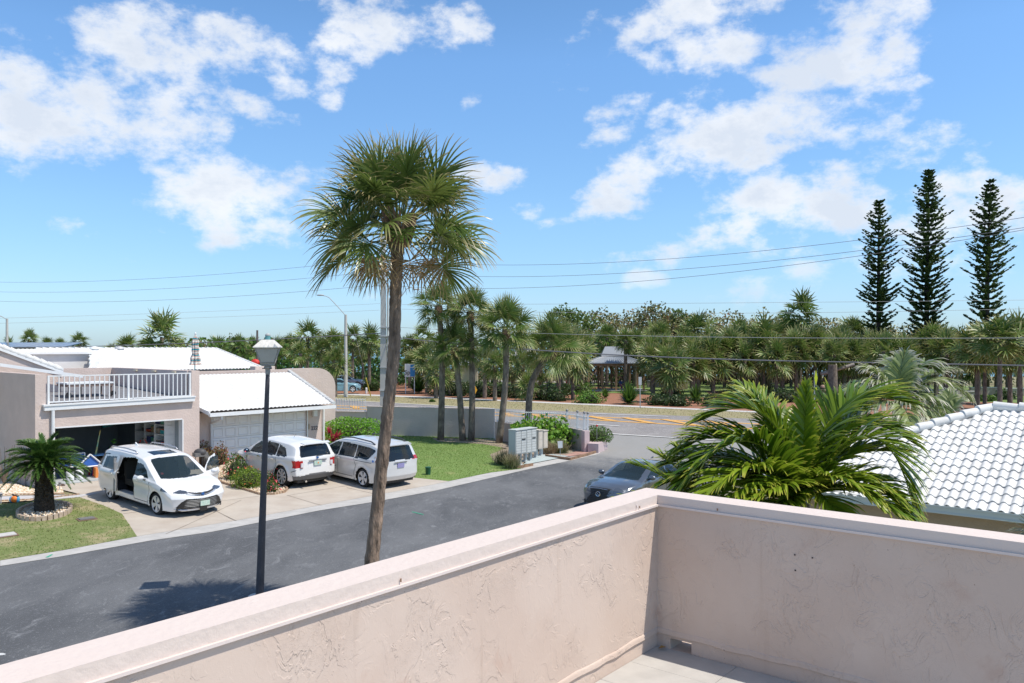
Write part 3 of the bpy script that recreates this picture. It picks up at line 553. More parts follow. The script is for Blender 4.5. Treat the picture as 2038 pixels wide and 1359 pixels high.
q = MB(); s1_, z1_ = fz(0, 729, TG-.4); s2_, z2_ = fz(165, 752, TG-.4); a = np.array(F1.w(s1_, TG-.4, z1_)); b = np.array(F1.w(s2_, TG-.4, z2_)); q.slab([a, b, b+(0, 0, .13), a+(0, 0, .13)], (F1.n[0]*.12, F1.n[1]*.12, 0)); q.build('gutter', M_trim, h1)
# deck
q = MB(); q.add([F1.w(sL+.25, .1, zdk+.02), F1.w(s_g1+.33, .1, zdk+.02), F1.w(s_g1+.33, 8, 3.6), F1.w(sL+.25, 8, 3.6)], [(0, 1, 2, 3)]); q.build('deck_floor', mat('deck_tile', (.19, .19, .20), .8, var=.1, vscale=3), h1)
for k in range(26):
    s = lerp(sL+.45, s_g1+.2, k/25); q = MB(); q.fb(F1, s, s+.11, .02, .13, zdk+.005, zdk+.07); q.build('deck_edge_block', mat('deck_block', (.20, .17, .14), .9, var=.2, vscale=9), h1)
for k in range(9): q = MB(); t = .8*k+.6; q.add([F1.w(sL+.25, t, zdk+.03+.36*t/8), F1.w(s_g1+.33, t, zdk+.03+.36*t/8), F1.w(s_g1+.33, t+.03, zdk+.03+.36*t/8), F1.w(sL+.25, t+.03, zdk+.03+.36*t/8)], [(0, 1, 2, 3)]); q.build('deck_joint', mat('deck_joint', (.2, .2, .21), .9), h1)
q = MB(); q.fb(F1, sL+.25, s_g1+.3, 7.9, 8.15, 3.0, ztop+.0); q.build('back_parapet', M_pink, h1)
for px_ in (281, 315, 350):
    s, z = F1.px(px_, 738, 4); q = MB(); q.box(F1.w(s_g1+.27, {281: 5.2, 315: 3.3, 350: 1.4}[px_], ztop-.08), (.1, .35, .05), R(48)); q.build('wall_light', mat('cream_lamp', (.7, .62, .45), .5), h1)
q = MB(); q.fb(F1, sL+.26, s_g1+.42, -.16, -.0, (zb+.0, zb2-.02), (zb+.16, zb2+.15)); q.fb(F1, sL+.22, s_g1+.45, -.19, -.0, (zb+.16, zb2+.15), (zb+.22, zb2+.20)); q.build('fascia_gutter', M_trim, h1)
dp = MB(); a = F1.w(-.10, -.10, 0); dp.tube([(a[0], a[1], zb+.02), (a[0], a[1], .42), (a[0]+.10, a[1]-.12, .30), (a[0]+.30, a[1]-.22, .27)], .06, 8); dp.build('downspout', M_trim, h1, smooth='auto')
# side-wall conduits and meter box at the far left
for t, r_ in ((1.1, .05), (1.35, .04), (.95, .025)):
    q = MB(); c = F1.w(sL-.06, t, 0); q.tube([(c[0], c[1], .1), (c[0], c[1], 1.5 if t > 1 else .9)], r_, 6); q.build('conduit', M_pink, h1)
q = MB(); q.fb(F1, sL-.14, sL, .95, 1.25, 1.1, 1.6); q.build('meter_box', mat('grey_box', (.42, .42, .42), .6), h1)
# garage interior
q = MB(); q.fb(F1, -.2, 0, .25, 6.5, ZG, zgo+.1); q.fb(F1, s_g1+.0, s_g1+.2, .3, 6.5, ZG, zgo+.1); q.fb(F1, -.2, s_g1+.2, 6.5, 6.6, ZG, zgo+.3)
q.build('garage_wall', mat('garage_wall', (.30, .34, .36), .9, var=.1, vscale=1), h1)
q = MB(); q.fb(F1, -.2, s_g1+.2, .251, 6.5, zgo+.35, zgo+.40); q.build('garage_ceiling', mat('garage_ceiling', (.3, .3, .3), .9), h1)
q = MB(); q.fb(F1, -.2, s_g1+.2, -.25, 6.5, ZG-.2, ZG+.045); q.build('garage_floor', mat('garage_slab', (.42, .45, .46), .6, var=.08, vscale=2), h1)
q = MB(); q.fb(F1, s_g1-.05, s_g1-.0, -.015, .32, ZG, zgo); q.fb(F1, 0, s_g1-.05, -.012, .05, zgo, zgo+.05); q.build('door_frame', M_trim, h1)
# garage door rolled up under the ceiling
for k in range(4): q = MB(); q.fb(F1, .05, s_g1-.1, .35+k*.55, .87+k*.55, zgo+.12, zgo+.16); q.build('door_section', M_trim, h1)
for k in range(2): q = MB(); q.fb(F1, 1.0+k*1.3, 1.9+k*1.3, 6.42, 6.49, ZG, 2.1); q.build('inner_door', mat('inner_door_grey', (.32, .36, .38), .7), h1)

# ---- things in the garage
def gbox(name, lab, cat, s, t, z, sz, ma, group=None, parts=None):
    o = thing(name, lab, cat, F1.w(s, t, z), group); q = MB(); q.fb(F1, s-sz[0]/2, s+sz[0]/2, t-sz[1]/2, t+sz[1]/2, z, z+sz[2]); q.build('body', ma, o)
    return o
gz = ZG+.045
Mc = lambda n, c, r=.6: mat(n, c, r, var=.06, vscale=8)
M_whs = Mc('white_shelf', (.70, .71, .70)); M_blue = Mc('royal_blue', (.03, .12, .42)); M_red = Mc('bright_red', (.60, .03, .02)); M_blk = Mc('black_plastic', (.02, .02, .022), .5)
sh = thing('storage_shelf', 'white shelving unit of cluttered shelves at the right side of the garage', 'shelf', F1.w(s_g1-1.1, 3.2, gz))
tA, tB = .75, 3.6
for z in (.9, 1.35, 1.75): q = MB(); q.fb(F1, s_g1-.45, s_g1-.03, tA, tB, gz+z, gz+z+.03); q.build('shelf', M_whs, sh)
for t in (tA, tA+.95, tA+1.9, tB-.03): q = MB(); q.fb(F1, s_g1-.45, s_g1-.03, t, t+.03, gz+.45, gz+1.98); q.build('upright', M_whs, sh)
q = MB(); q.fb(F1, s_g1-.03, s_g1-.005, tA, tB, gz+.3, gz+2.0); q.build('back_panel', M_whs, sh)
cols = [(.05, .35, .38), (.5, .1, .05), (.06, .08, .2), (.35, .3, .25), (.1, .1, .1), (.6, .6, .55), (.3, .2, .1), (.1, .3, .2)]
names = ['teal', 'red', 'navy', 'tan', 'black', 'white', 'brown', 'green']; kinds = ['bin', 'box', 'tin', 'bag', 'case']
k = 0
for lvl, z in (('lower', .93), ('middle', 1.38), ('top', 1.78)):
    s = tA+.12
    for pos in ('front end', 'second bay', 'centre', 'fourth bay', 'rear end'):
        w = .26+.1*((k*7) % 3)/3; c = names[(k*3+1) % 8]; kd = kinds[k % 5]; hgt = .13+.05*(k % 4)
        o = thing('storage_'+kd, f'{c} storage {kd} at the {pos} of the {lvl} garage shelf', kd, F1.w(s_g1-.25, s+w/2, gz+z), 'clutter on the garage shelves'); q = MB(); q.fb(F1, s_g1-.42, s_g1-.1, s, s+w, gz+z+.03, gz+z+hgt); q.build('body', Mc('store_'+c, cols[(k*3+1) % 8]), o)
        q = MB(); q.fb(F1, s_g1-.43, s_g1-.09, s-.01, s+w+.01, gz+z+hgt, gz+z+hgt+.02); q.build('lid', Mc('store_'+names[(k*3+2) % 8], cols[(k*3+2) % 8]), o); s += w+.16; k += 1
gbox('tool_chest', 'red tool chest under the white garage shelves', 'chest', s_g1-.5, 2.6, gz, (.5, .85, .62), Mc('tool_red', (.42, .04, .03)))
gbox('refrigerator', 'dark grey fridge against the back of the open garage', 'fridge', 1.35, 5.8, gz, (.9, .8, 1.0), Mc('fridge_grey', (.08, .1, .12)))
gbox('storage_bench', 'low tan wooden platform inside the open garage', 'bench', 2.6, 4.0, gz+.15, (2.6, .7, .12), Mc('bench_wood', (.25, .17, .11)))
o = thing('teal_mat_roll', 'teal rolled mat lying on a bracket high in the garage', 'mat', F1.w(s_g1-1.1, 4.2, gz+1.6)); o.name = 'mat_roll'; LOC['mat_roll'] = LOC.get('teal_mat_roll')
q = MB(); q.tube([F1.w(s_g1-1.6, 4.2, gz+1.62), F1.w(s_g1-.6, 4.1, gz+1.78)], .10, 10); q.build('roll', Mc('teal_mat', (.03, .33, .33)), o, smooth='auto')
o = thing('folding_chair', 'black folding chair with a red strap near the garage jamb', 'chair', F1.w(s_g1-.5, 1.6, gz)); q = MB()
for a in (-.2, .2): q.tube([F1.w(s_g1-.5+a, 1.4, gz), F1.w(s_g1-.5+a, 1.8, gz+.95)], .015, 6)
q.build('frame', M_blk, o); q = MB(); q.fb(F1, s_g1-.7, s_g1-.3, 1.4, 1.8, gz+.42, gz+.46); q.build('seat', M_blk, o); q = MB(); q.fb(F1, s_g1-.7, s_g1-.3, 1.78, 1.82, gz+.55, gz+.95); q.build('backrest', M_blk, o)
o = thing('hand_truck', 'red hand truck standing beside the garage jamb', 'hand truck', F1.w(s_g1-.95, 1.5, gz)); q = MB()
for a in (-.16, .16): q.tube([F1.w(s_g1-.95+a, 1.5, gz+.05), F1.w(s_g1-.95+a, 1.62, gz+1.0), F1.w(s_g1-.95+a*.5, 1.66, gz+1.15)], .016, 6)
q.build('frame', M_red, o)
for a in (-.2, .2): q = MB(); c = F1.w(s_g1-.95+a, 1.55, gz+.13); q.tube([np.array(c)-(F1.d[0]*.03, F1.d[1]*.03, 0), np.array(c)+(F1.d[0]*.03, F1.d[1]*.03, 0)], .13, 12); q.build('wheel', M_blk, o)
o = thing('potted_plant', 'bright green potted plant inside the open garage', 'plant', F1.w(2.75, 1.7, gz)); q = MB(); q.lathe(F1.w(2.75, 1.7, gz), [(.13, 0), (.17, .3), (.16, .3)], 12); q.build('pot', Mc('pot_dark', (.1, .08, .07)), o)
q = MB()
for k in range(34):
    a = random.uniform(0, 6.28); c = Vector(F1.w(2.75, 1.7, gz+.35+.9*random.random())); d = Vector((math.cos(a), math.sin(a), .5))*.2; w = Vector((-math.sin(a), math.cos(a), 0))*.06; q.add([c, c+d*.5+w, c+d, c+d*.5-w], [(0, 1, 2, 3)])
q.build('foliage', leafmat('bright_leaf', (.10, .35, .04), (.16, .45, .06)), o)
# toys and folding things at the left of the garage mouth (blue / red / white)
o = thing('toy_easel', 'blue and white framed folding play table at the left of the garage mouth', 'play table', F1.w(.75, .9, gz))
for s0 in (.35, .85): q = MB(); q.fb(F1, s0, s0+.42, .75, .78, gz+.48, gz+.92); q.build('panel', M_blue, o)
for (a, b) in (((.32, .45), (1.3, .45)), ((.32, .95), (1.3, .95)), ((.32, .45), (.32, .95)), ((.80, .45), (.80, .95)), ((1.3, .45), (1.3, .95))): q = MB(); q.tube([F1.w(a[0], .72, gz+a[1]), F1.w(b[0], .72, gz+b[1])], .022, 6); q.build('frame_tube', M_trim, o)
o = thing('toy_house', 'small white gabled toy with a blue front in the garage mouth', 'toy', F1.w(1.3, .6, gz+.3)); q = MB(); q.slab([F1.w(.95, .5, gz+.45), F1.w(1.85, .5, gz+.45), F1.w(1.4, .5, gz+.85)], (F1.n[0]*.25, F1.n[1]*.25, 0)); q.build('front', M_blue, o)
for a, b in (((.92, .43), (1.4, .9)), ((1.4, .9), (1.9, .43)), ((.92, .43), (1.9, .43))): q = MB(); q.tube([F1.w(a[0], .47, gz+a[1]), F1.w(b[0], .47, gz+b[1])], .03, 6); q.build('edge', M_trim, o)
o = thing('bag_trolley', 'pair of round white-topped canisters on a low stand in the garage mouth', 'canisters', F1.w(.8, .35, gz))
for s0 in (.62, .95): q = MB(); q.lathe(F1.w(s0, .3, gz), [(.10, 0), (.14, .02), (.14, .33), (.12, .36)], 14); q.build('canister', M_trim, o, smooth='auto')
o = thing('folding_table', 'blue-topped folding table with splayed red legs in the garage mouth', 'table', F1.w(2.1, .9, gz)); q = MB(); q.fb(F1, 1.6, 2.6, .7, 1.2, gz+.78, gz+.81); q.build('tabletop', Mc('sky_blue_top', (.12, .3, .55)), o)
for s0, s1 in ((2.52, 2.66), (1.68, 1.60)):
    for t0 in (.75, 1.15): q = MB(); q.tube([F1.w(s0, t0, gz+.78), F1.w(s1, t0-.05, gz)], .028, 6); q.build('leg', M_red, o)
q = MB(); q.tube([F1.w(1.64, .75, gz+.35), F1.w(2.6, .75, gz+.35)], .022, 6); q.build('crossbar', M_trim, o)
gbox('storage_tote', 'blue storage tote under the red-legged table', 'tote', 1.95, .95, gz, (.55, .4, .4), M_blue)
gbox('cooler', 'white and orange cooler at the foot of the toy house', 'cooler', 1.62, .35, gz, (.2, .2, .38), Mc('orange_cooler', (.75, .25, .06)))
o = thing('beach_umbrella', 'folded yellow and green beach umbrella leaning in the garage mouth', 'umbrella', F1.w(1.9, 1.0, gz+.3)); q = MB(); q.tube([F1.w(1.7, .95, gz+.35), F1.w(2.0, 1.05, gz+1.75)], [.05, .012], 8); q.build('canopy', mat('umbrella_yellow', (.62, .5, .15), .7, vscale=5, col2=(.15, .4, .3)), o)
gbox('garage_crate', 'dark blue crate of tools behind the play table', 'crate', .5, 1.5, gz, (.6, .5, .7), Mc('navy_crate', (.05, .09, .17)))

# ---- deck railing (a thing of its own), bench, umbrella
rl = thing('deck_railing', 'white metal railing along the edge of the roof deck', 'railing', F1.w(2.5, .05, zdk))
ra, za = fz(95, 748, .05); rb, zb_ = fz(379, 742, .05); zb0 = zdk+.07
q = MB(); q.add([], []); q.slab([F1.w(ra, .03, za-.03), F1.w(rb, .03, zb_-.03), F1.w(rb, .03, zb_+.01), F1.w(ra, .03, za+.01)], (F1.n[0]*.05, F1.n[1]*.05, 0)); q.build('top_rail', M_trim, rl)
q = MB(); q.fb(F1, ra, rb, .035, .07, zb0+.03, zb0+.07); q.build('bottom_rail', M_trim, rl)
bm_ = MB(); bm_.box((0, 0, .5), (.034, .034, 1), 0); tmp = bm_.build('baluster', M_trim, rl, local=True); bme = tmp.data; bpy.data.objects.remove(tmp)
for k in range(31):
    s = lerp(ra+.02, rb-.02, k/30); z1 = lerp(za, zb_, k/30); post = k in (0, 16, 30)
    o = link('post' if post else 'baluster', bme, rl); o.location = Vector(F1.w(s, .052, zb0-(.12 if post else -.04)))-offs(rl)[0]; o.scale = (2.1 if post else 1, 2.1 if post else 1, z1-zb0+(.12 if post else -.04)); o.rotation_euler = (0, 0, math.atan2(dF[1], dF[0]))
pd = thing('deck_lounger', 'low white-topped lounge platform with wheels on the roof deck', 'lounger', F1.w(1.6, 2.6, 3.1))
def at1(px_, py_, t): s, z = F1.px(px_, py_, t); return s, z
sa_, zc_ = at1(128, 762, 2.4); sb_, _ = at1(222, 762, 2.4)
q = MB(); q.fb(F1, sa_, sb_, 2.1, 3.3, zc_-.06, zc_); q.build('top', M_trim, pd)
q = MB(); q.fb(F1, sa_+.02, sb_-.02, 2.12, 3.28, zc_-.16, zc_-.061); q.build('frame', Mc('lounger_brown', (.20, .14, .12)), pd)
for s in (sa_+.1, lerp(sa_, sb_, .5), sb_-.1):
    for t in (2.15, 3.2): q = MB(); q.fb(F1, s-.03, s+.03, t, t+.06, zdk+.1, zc_-.16); q.build('leg', Mc('lounger_brown', (.20, .14, .12)), pd)
for s in (sa_+.05, sb_-.05): q = MB(); c = np.array(F1.w(s, 2.1, zdk+.25)); q.tube([c-(F1.n[0]*.03, F1.n[1]*.03, 0), c+(F1.n[0]*.03, F1.n[1]*.03, 0)], .10, 12); q.build('wheel', M_blk, pd)
um = thing('patio_umbrella', 'closed patio umbrella striped orange, teal and white on the deck corner', 'umbrella', (*P(390, 735, 37)[:2], 3.6))
pc = P(389, 735, 37); px0, py0 = pc[0], pc[1]
q = MB(); q.tube([(px0-.05, py0, 3.4), (px0, py0, 6.0)], .025, 8); q.build('pole', Mc('teal_pole', (.25, .45, .45)), um)
prof = [(ZY(726, 37), .24), (ZY(720, 37), .19), (ZY(712, 37), .20), (ZY(705, 37), .13), (ZY(696, 37), .15), (ZY(688, 37), .12), (ZY(680, 37), .14), (ZY(673, 37), .09), (ZY(666, 37), .03)]
mu = bpy.data.materials.new('striped_canvas'); mu.use_nodes = True; nt = mu.node_tree; g = nt.nodes.new('ShaderNodeNewGeometry'); w = nt.nodes.new('ShaderNodeTexWave'); w.wave_type = 'BANDS'; w.bands_direction = 'Z'; w.inputs['Scale'].default_value = 1.25; w.inputs['Distortion'].default_value = 2.; w.inputs['Detail Scale'].default_value = 3; nt.links.new(g.outputs['Position'], w.inputs[0])
cr = nt.nodes.new('ShaderNodeValToRGB'); cr.color_ramp.interpolation = 'CONSTANT'; E = cr.color_ramp.elements; E[0].color = (.04, .25, .30, 1); E[1].position = .8; E[1].color = (.75, .72, .66, 1)
for p_, c_ in ((.2, (.75, .72, .66, 1)), (.35, (.62, .14, .05, 1)), (.55, (.75, .72, .66, 1)), (.68, (.10, .09, .09, 1))): e = E.new(p_); e.color = c_
nt.links.new(w.outputs[1], cr.inputs[0]); nt.links.new(cr.outputs[0], nt.nodes['Principled BSDF'].inputs[0]); MATS['striped_canvas'] = mu
for k in range(8):
    a0, a1 = k*math.pi/4, (k+1)*math.pi/4; vs = []; fs = []
    for z, r in prof:
        for a, m_ in ((a0, .62), ((a0+a1)/2, 1.15), (a1, .62)): vs.append((px0+math.cos(a)*r*m_, py0+math.sin(a)*r*m_, z))
    for i in range(len(prof)-1):
        for j in (0, 1): a = i*3+j; fs.append((a, a+1, a+4, a+3))
    q = MB(); q.add(vs, fs); q.build('canopy_fold', mu, um)
q = MB(); q.blob((px0, py0, ZY(664, 37)), (.04, .04, .07)); q.build('finial', M_trim, um)

# ---- large white tile roof behind
h3 = thing('house', 'low house behind the deck under a broad white tile roof with roof vents', 'house', F1.w(5, 12, 0))
s0_, z0_ = F1.px(100, 737, 9.0); s1_, z1_ = F1.px(520, 737, 9.0); se, ze = F1.px(430, 700, 14.5); sw_, _ = F1.px(112, 700, 14.5)
RZ = (5.26-4.1)/5.6
q0 = F1.w(-1.0, 8.9, 4.12)
s178 = [F1.px(178, 715, t)[0] for t in (8.9, 14.5)]; NU = s1_+1.0+.2
def keep3(u, v): return (u-NU < -(v/5.6)*(s1_-se)) & ~((u-1.0 < s178[0]+(s178[1]-s178[0])*v/5.6) & (v < 4.05))
tile_roof('tile_roof', h3, q0, dF, nB, NU, 5.75*math.sqrt(1+RZ*RZ), RZ, .2, .35, keep=keep3)
q = MB(); q.fb(F1, -1.0, s1_, 8.95, 14.4, 0, 4.04); q.build('wall', M_pink, h3)
# sheltered recess with pale lining at the left of that roof
s_l, _ = F1.px(75, 715, 12.5); s_r, _ = F1.px(178, 715, 9.6)
q = MB(); q.fb(F1, -1., F1.px(178, 715, 12.9)[0], 12.9, 13.0, 3.8, ZY(704, 0) if 0 else 5.02); q.build('recess_wall', mat('pale_recess', (.60, .61, .61), .8, var=.08, vscale=1), h3)
q = MB(); q.slab([F1.w(s178[0], 8.9, 4.0), F1.w(s178[1], 13, 4.0), F1.w(s178[1], 13, 5.0), F1.w(s178[0], 8.9, 4.25)], (.15, .1, 0)); q.build('recess_side', MATS['pale_recess'], h3)
q = MB(); q.fb(F1, -1., F1.px(178, 715, 12.9)[0]+.1, 12.7, 12.85, 5.02, 5.12); q.build('recess_gutter', M_trim, h3)
for px_ in (188, 238):
    s, z = F1.px(px_, 699, 14.2); q = MB(); c = F1.w(s, 14.2, 5.15); q.lathe(c, [(.2, 0), (.2, .12), (.26, .14), (.2, .24), (.05, .28)], 12); q.build('roof_vent', mat('vent_grey', (.5, .5, .52), .5) if px_ > 200 else M_trim, h3, smooth='auto')
k_, rdg = 0, []
s0r = F1.px(112, 700, 14.5)[0]
for k in range(32):
    a = lerp(s0r-1, se, k/32); b = lerp(s0r-1, se, (k+1.15)/32); q = MB(); q.tube([F1.w(a, 14.5, 5.28), F1.w(b, 14.5, 5.25)], [.11, .09], 7); q.build('ridge_tile', M_tilew, h3)
q = MB(); q.tube([F1.w(se, 14.5, 5.28), F1.w(s1_+.1, 8.9, 4.16)], .09, 7); q.build('hip_cap', M_tilew, h3)

# ---- house 2: closed garage, white tile roof, rounded stucco screen wall
h2 = thing('house', 'pink stucco house with a closed white garage door under white tiles', 'house', F1.w(9, 3, 0))
TR = .95                                      # depth of the garage wall behind the eave
g0, ge = F1.px(417.6, 815, -.0); g1, _ = F1.px(661.8, 802, -.0); ze2 = 2.50
s2a, zA = F1.px(422.6, 832.8, TR); s2b, zB = F1.px(610.4, 819.5, TR); zd = ZG+2.1
send, _ = F1.px(641, 850, TR)
q = MB(); q.fb(F1, sR, s2a, TR, TR+.2, 0, ze2+.05); q.fb(F1, s2a, s2b, TR, TR+.2, zd, ze2+.05); q.fb(F1, s2b, send, TR, TR+.2, 0, ze2+.05); q.build('wall', M_pink, h2)
q = MB(); q.fb(F1, send-.2, send, TR+.2, 5, 0, ze2+.3); q.build('side_wall', M_pink, h2)
q = MB(); q.fb(F1, s2a-.06, s2a, TR-.03, TR+.05, ZG, zd+.06); q.fb(F1, s2b, s2b+.06, TR-.03, TR+.05, ZG, zd+.06); q.fb(F1, s2a, s2b, TR-.03, TR+.05, zd, zd+.06); q.build('door_frame', M_trim, h2)
gd = MB(); gd.fb(F1, s2a, s2b, TR+.08, TR+.12, ZG, zd); gdo = gd.build('garage_door', mat('garage_door_white', (.80, .81, .84), .5, var=.02), h2)
pw = (s2b-s2a)/8
for r in range(4):
    z0 = ZG+.05+r*.515
    q = MB(); q.fb(F1, s2a, s2b, TR+.074, TR+.08, z0-.04, z0-.028); q.build('section_gap', mat('gap_grey', (.3, .3, .32), .8), gdo)
    for c in range(8):
        a = s2a+c*pw+.05; b = s2a+(c+1)*pw-.05; q = MB(); o_ = lambda s, t, z: F1.w(s, TR+t, z); z1 = z0+.40
        q.add([o_(a, .079, z0), o_(b, .079, z0), o_(b, .079, z1), o_(a, .079, z1), o_(a+.035, .045, z0+.035), o_(b-.035, .045, z0+.035), o_(b-.035, .045, z1-.035), o_(a+.035, .045, z1-.035), o_(a+.06, .073, z0+.06), o_(b-.06, .073, z0+.06), o_(b-.06, .073, z1-.06), o_(a+.06, .073, z1-.06)],
              [(0, 1, 5, 4), (1, 2, 6, 5), (2, 3, 7, 6), (3, 0, 4, 7), (4, 5, 9, 8), (5, 6, 10, 9), (6, 7, 11, 10), (7, 4, 8, 11), (8, 9, 10, 11)]); q.build('door_panel', MATS['garage_door_white'], gdo)
rise2 = .36; zt2 = 4.1
t_top = (zt2-(ze2+.12))/rise2
sT, _ = F1.px(575, 737, t_top)
keep2 = lambda u, v: (g0-.1+u) < lerp_np(g1+.05, sT, v/t_top)
def lerp_np(a, b, t): return a+(b-a)*t
tile_roof('tile_roof', h2, F1.w(g0-.42, -.1, ze2+.10), dF, nB, g1-g0+.6, (t_top+.1)*math.sqrt(1+rise2**2), rise2, .2, .33, keep=lambda u, v: ((g0-.42+u) < lerp_np(g1+.05, sT, v/t_top)) & ((g0-.42+u) > lerp_np(g0-.1, sR+.02, np.clip(v/.9, 0, 1))))
q = MB(); q.fb(F1, g0-.1, g1+.05, -.22, -.08, ze2-.07, ze2+.08); q.build('eave_gutter', M_trim, h2)
q = MB(); q.fb(F1, g0, g1, -.08, TR, ze2-.0, ze2+.04); q.build('soffit', M_pink, h2)
q = MB(); a = np.array(F1.w(sR-.02, .95, ze2+.40)); b = np.array(F1.w(g0-.12, -.15, ze2-.02)); q.slab([a, b, b+(0, 0, .16), a+(0, 0, .16)], (.05, .03, 0)); q.build('barge_board', M_trim, h2)
q = MB(); n_ = 16
for k in range(n_):
    f0, f1 = k/n_, (k+1.15)/n_; a = np.array(F1.w(lerp(g1+.02, sT, f0), lerp(-.1, t_top, f0), lerp(ze2+.16, zt2+.05, f0)+.03)); b = np.array(F1.w(lerp(g1+.02, sT, f1), lerp(-.1, t_top, f1), lerp(ze2+.16, zt2+.05, f1))); r = MB(); r.tube([a, b], [.09, .075], 7); r.build('hip_tile', M_tilew, h2)
q = MB(); q.fb(F1, sR, sT+1.2, t_top, t_top+.25, 0, zt2+.13); q.build('upper_wall', M_pink, h2)
q = MB(); a, b = F1.px(484, 733, t_top+.6), F1.px(545, 733, t_top+.6); q.fb(F1, F1.px(506, 733, t_top+.5)[0], F1.px(545, 733, t_top+.5)[0], t_top+.4, t_top+.9, zt2, zt2+.30); q.build('roof_kerb', M_pinkg, h2)
# screen wall with a quarter-round shoulder
tsw = 5.0; sA_, _ = F1.px(570, 760, tsw); sB_, _ = F1.px(667.5, 800, tsw); ztp = F1.px(640, 732, tsw)[1]; _, zsh = F1.px(667, 768, tsw); sC_, _ = F1.px(630, 740, tsw)
pts = [(sA_, 0), (sB_, 0)]+[(sB_-(sB_-sC_)*(1-math.cos(a)), zsh+(ztp-zsh)*math.sin(a)) for a in np.linspace(0, math.pi/2, 9)]+[(sA_, ztp)]
q = MB(); q.slab([F1.w(s, tsw, z) for s, z in pts], (F1.n[0]*.3, F1.n[1]*.3, 0)); q.build('screen_wall', M_pink, h2)
q = MB(); c = F1.w(send+.05, TR-.05, 0); q.tube([(c[0], c[1], ZG), (c[0], c[1], ze2)], .055, 8); q.build('downspout', M_trim, h2)
a = np.array(F1.w(F1.px(421, 850, TR-.1)[0], TR-.1, 0)); b = np.array(F1.w(g0+.5, -.1, 0)); q = MB(); q.tube([b+(0, 0, ze2-.05), b+(0, 0, ze2-.2), a+(0, 0, ze2-.45), a+(0, 0, ze2-.6), a+(0, 0, .35)], .05, 8); q.build('downspout', M_trim, h2, smooth='auto')
s, z = F1.px(628, 822, TR-.1); q = MB(); q.box(F1.w(s-.05, TR-.12, z), (.22, .12, .3), math.atan2(dF[1], dF[0])); q.build('security_light', M_trim, h2)
s, z = F1.px(626, 852, TR-.02); text_mesh('222', .26, mat('number_dark', (.08, .08, .1), .6), 'house_number', h2, F1.w(s, TR-.02, z), (*dF, 0), (0, 0, 1), .01)
s, z = F1.px(612, 850, TR); q = MB(); q.fb(F1, s+.05, s+.11, TR-.04, TR, z-.1, z+.15); q.build('keypad', Mc('tan_box', (.4, .32, .22)), h2)
# grill and bins in the corner between the garages
gr = thing('barbecue_grill', 'small dark grill on thin legs at the corner between the garages', 'grill', F1.w(sR-.25, -.5, ZG))
gx = F1.w(sR-.2, -.45, 0); q = MB(); q.blob((gx[0], gx[1], 1.0), (.27, .2, .18)); q.build('lid', Mc('grill_black', (.06, .06, .065)), gr, smooth=True)
q = MB(); q.box((gx[0], gx[1], .93), (.52, .38, .16), .7); q.build('firebox', Mc('grill_grey', (.16, .16, .16)), gr)
for dx, dy in ((-.2, -.1), (.2, .1), (-.1, .15), (.15, -.12)): q = MB(); q.tube([(gx[0]+dx, gx[1]+dy, .25), (gx[0]+dx*.8, gx[1]+dy*.8, .9)], .014, 6); q.build('leg', M_blk, gr)
hr = thing('hose_reel', 'dark hose reel on the ground beside the white downspout', 'hose reel', F1.w(sR+.35, -.2, .3)); c = np.array(F1.w(sR+.2, -.1, .62)); q = MB(); q.tube([c-(.1, .08, 0), c+(.1, .08, 0)], .26, 16); q.build('reel', Mc('reel_black', (.04, .04, .04)), hr, smooth='auto')

# ============================================================= RIGHT HOUSE (foreground tile roof)
h4 = thing('house', 'house at the right edge under large white barrel tiles', 'house', (10, 17, 0))
ea = np.array(G(1819, 1000, 2.5)[:2])*0; Ye = 2.9*FP/(1000-HY); E0 = np.array(((1819-CX)/FP*Ye, Ye)); FE = Frame(E0, dR); ZE = 2.5; RS = .34
def onroof(px_, py_):
    "point of the roof plane under a pixel -> (s, t, z)"
    kx = (px_-CX)/FP; kz = (HY-py_)/FP
    # p = Y*(kx,1); t = (p-E0).n ; z = ZE+.04+RS*t = H+kz*Y
    a = kx*FE.n[0]+FE.n[1]; t0 = -(E0@FE.n); Y = (ZE+RS*t0-H)/(kz-RS*a); p = np.array((kx*Y, Y)); return (p-E0)@FE.d, (p-E0)@FE.n, H+kz*Y
r1 = onroof(1975, 816); r2 = onroof(1785, 872); r3 = onroof(2038, 816)
tr = r1[1]; hip0 = r1[0]-tr*(r1[0]-r2[0])/(r1[1]-r2[1])      # s where the hip meets the eave
PW, CE = .168, .33; nzr = math.sqrt(1+RS*RS); up = np.array((FE.n[0]/nzr, FE.n[1]/nzr, RS/nzr)); nrm = np.array((-FE.n[0]*RS/nzr, -FE.n[1]*RS/nzr, 1/nzr)); dd = np.array((*FE.d, 0))
def tile_mesh():
    vs = []; fs = []; n = 8
    for (v, l) in ((0, .030), (CE+.03, .004)):
        for k in range(n+1):
            u = k/n; h = .042*math.sin(math.pi*min(1, u/.72))**.8 if u < .72 else -.006*math.sin(math.pi*(u-.72)/.28)
            vs.append(dd*(u*PW)+up*v+nrm*(h+l))
    for k in range(n): fs.append((k, k+1, n+2+k, n+1+k))
    b = len(vs)
    for k in range(n+1): vs.append(vs[k]-nrm*.016+up*.001)
    for k in range(n): fs.append((b+k, b+k+1, k+1, k))
    q = MB(); q.add(vs, fs); o = q.build('roof_tile', mat('barrel_tile_white', (.58, .58, .56), .75, col2=(.80, .80, .78), vscale=2.2, bump=.15, bscale=60, detail=6), h4, local=True, smooth='auto'); me = o.data; bpy.data.objects.remove(o); return me
tme = tile_mesh(); rf = MB(); o3 = np.array(FE.w(0, 0, ZE))
def rp(s, t, dz=0.): return np.array((*(FE.o+FE.d*s+FE.n*t), ZE+RS*t+dz))
smax = 3.6
